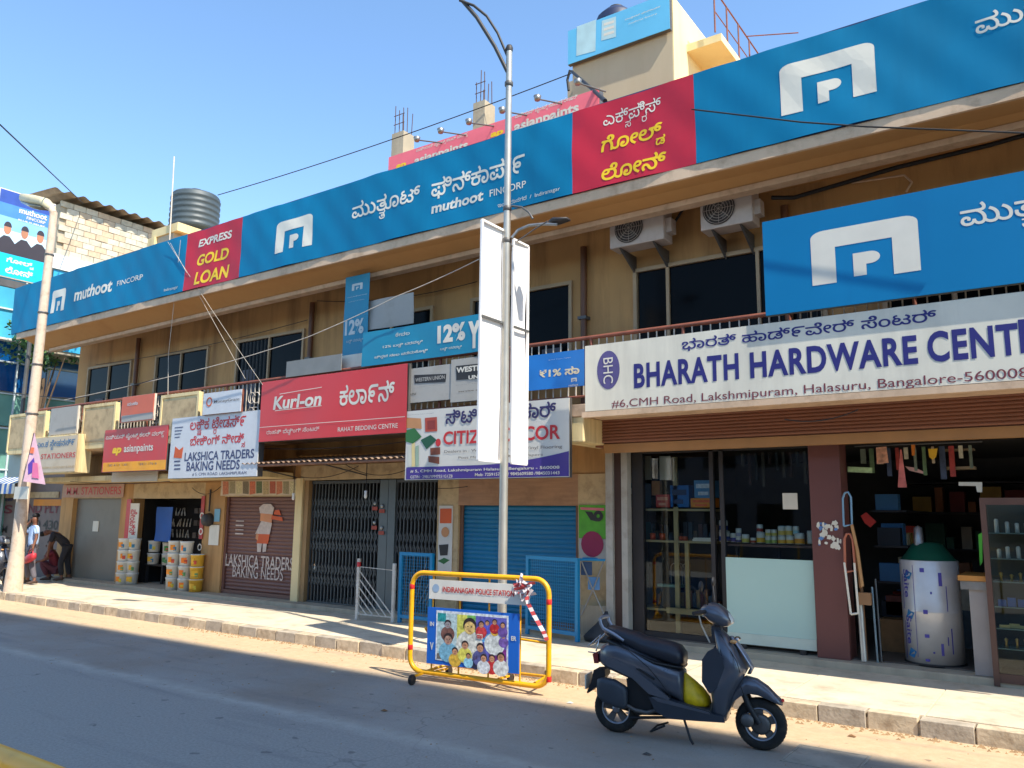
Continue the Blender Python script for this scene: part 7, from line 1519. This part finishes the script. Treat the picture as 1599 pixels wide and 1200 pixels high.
# ------------------------------------------------------------------ median railing close to the camera
mr = thing('median_railing', 'yellow painted median railing cutting the lower left corner', 'railing', (-3, -10.23, 0))
p_ = PZ(40, 1188, 1.4); MB().tube([(-9, p_.y, 1.38), (-1.2, p_.y, 1.38)], .032, 12).build('top_rail', m_by, mr); MB().tube([(-9, p_.y, .8), (-1.2, p_.y, .8)], .022, 10).build('lower_rail', m_by, mr)
for k in range(6): MB().tube([(-9+1.5*k, p_.y, -.01), (-9+1.5*k, p_.y, 1.38)], .028, 10).build('post', m_by, mr)
# ------------------------------------------------------------------ behind the camera: added shading deck, buildings opposite
vd = thing('shade_viaduct', 'grey concrete metro viaduct deck, unseen, set high over the road to shade it', 'viaduct', (8, -14, 0))
VE = -7.95  # unseen deck, its edge and height chosen to throw shade over the road
MB().box(-12, 26, VE-6.5, VE, 21.0, 22.2).box(-12, 26, VE-.25, VE, 22.2, 22.6).build('deck', m_conc, vd)
for x in (9, 23): MB().box(x, x+2, -13.2, -11.6, -.05, 21.0).build('pier', m_conc, vd)
for i, (x0, x1, h, c) in enumerate(((-34, -20, 7.5, (150, 130, 110)), (-19.5, -4, 9, (96, 96, 104)), (-3.5, 10, 8, (140, 116, 96)), (10.5, 28, 9, (120, 112, 108)))):
    ob = thing('opposite_building', ['tan building far left across the road behind the camera', 'dark grey building across the road behind the camera', 'brown building directly behind the camera', 'grey building across the road to the right'][i], 'building', ((x0+x1)/2, -26, 0))
    MB().box(x0, x1, -36, -24, -.05, h).build('wall', M('opp%d' % i, c, .8), ob)
    wmesh = MB().box(0, 1.5, 0, .05, 0, 1.4).mesh('window', m_pane)
    for r_ in range(int((h-1)//3)):
        for k in range(int((x1-x0-1)//2.4)):
            o = bpy.data.objects.new('window', wmesh); COL.objects.link(o); o.parent = ob; o.location = Vector((x0+.8+k*2.4, -24.0, 1.2+r_*3))-org(ob)
# ------------------------------------------------------------------ loose cables and scraps along the front
random.seed(31)
def droop(label, a, b, y, sag, r=.007, nm='loose_cable'): cable(label, [PY(*a, y), PY(*b, y)], r, sag, name=nm)
droop('black cable drooping over the grey gate head from the awning', (470, 745), (560, 728), -.15, .10); droop('second black cable looping above the gate head board', (540, 726), (632, 735), -.14, .14)
droop('cable sagging under the decor sign over the wood lintel', (640, 757), (730, 760), -.1, .05); droop('cable along the slab under the bedding sign', (402, 700), (632, 690), -1.1, .06)
droop('black cable hooked below the white hardware signboard', (1225, 655), (1340, 640), -1.5, .07); droop('cable run above the dark windows at the left', (150, 570), (480, 500), .0, .10); droop('cable run across the wall between the middle windows', (495, 470), (745, 440), .0, .14)
droop('thin cable below the cream chajja at the left', (110, 752), (265, 752), -.97, .05); droop('cable looped across the pier beside the paint shop', (300, 762), (345, 760), -.05, .16)
lt = ['torn paper scrap lying in the gutter left of the barricade', 'brown leaf on the road before the barricade', 'crushed pale cup by the kerb left of the scooter', 'dry leaf near the kerb at the right', 'dark pebble on the road in front of the scooter', 'flattened wrapper on the footpath at the left']
for k, (px, py, c) in enumerate(((520, 1050, (200, 190, 170)), (600, 1110, (120, 84, 50)), (890, 1098, (206, 200, 190)), (1330, 1150, (126, 90, 56)), (1010, 1178, (70, 66, 62)), (300, 952, (160, 90, 70)))):
    z = .162 if k == 5 else .004; p = PZ(px, py, z); w = .035
    mb = MB(); mb.add([p+Vector((-w, -w*.6, 0)), p+Vector((w, -w*.8, .004)), p+Vector((w*1.1, w*.5, 0)), p+Vector((-w*.7, w*.8, .006)), p+Vector((0, 0, .018))], [(0,1,4),(1,2,4),(2,3,4),(3,0,4)]); single('litter', mb, M('litter%d' % k, c, .8), lt[k], 'litter')
mh = PZ(1290, 1185, 0)
mb = MB().box(mh.x-.3, mh.x+.3, mh.y-.3, mh.y-.28, -.01, .005).box(mh.x-.3, mh.x+.3, mh.y+.28, mh.y+.3, -.01, .005).box(mh.x-.3, mh.x-.28, mh.y-.28, mh.y+.28, -.01, .005).box(mh.x+.28, mh.x+.3, mh.y-.28, mh.y+.28, -.01, .005).box(mh.x-.275, mh.x+.275, mh.y-.275, mh.y+.275, -.01, .004); single('drain_cover', mb, M('cover', (150, 144, 132), .85, var=.2, dirt=((90, 84, 76), .6, 6)), 'square concrete drain cover on the road at the lower right', 'cover')
bpy.data.objects.remove(_go)
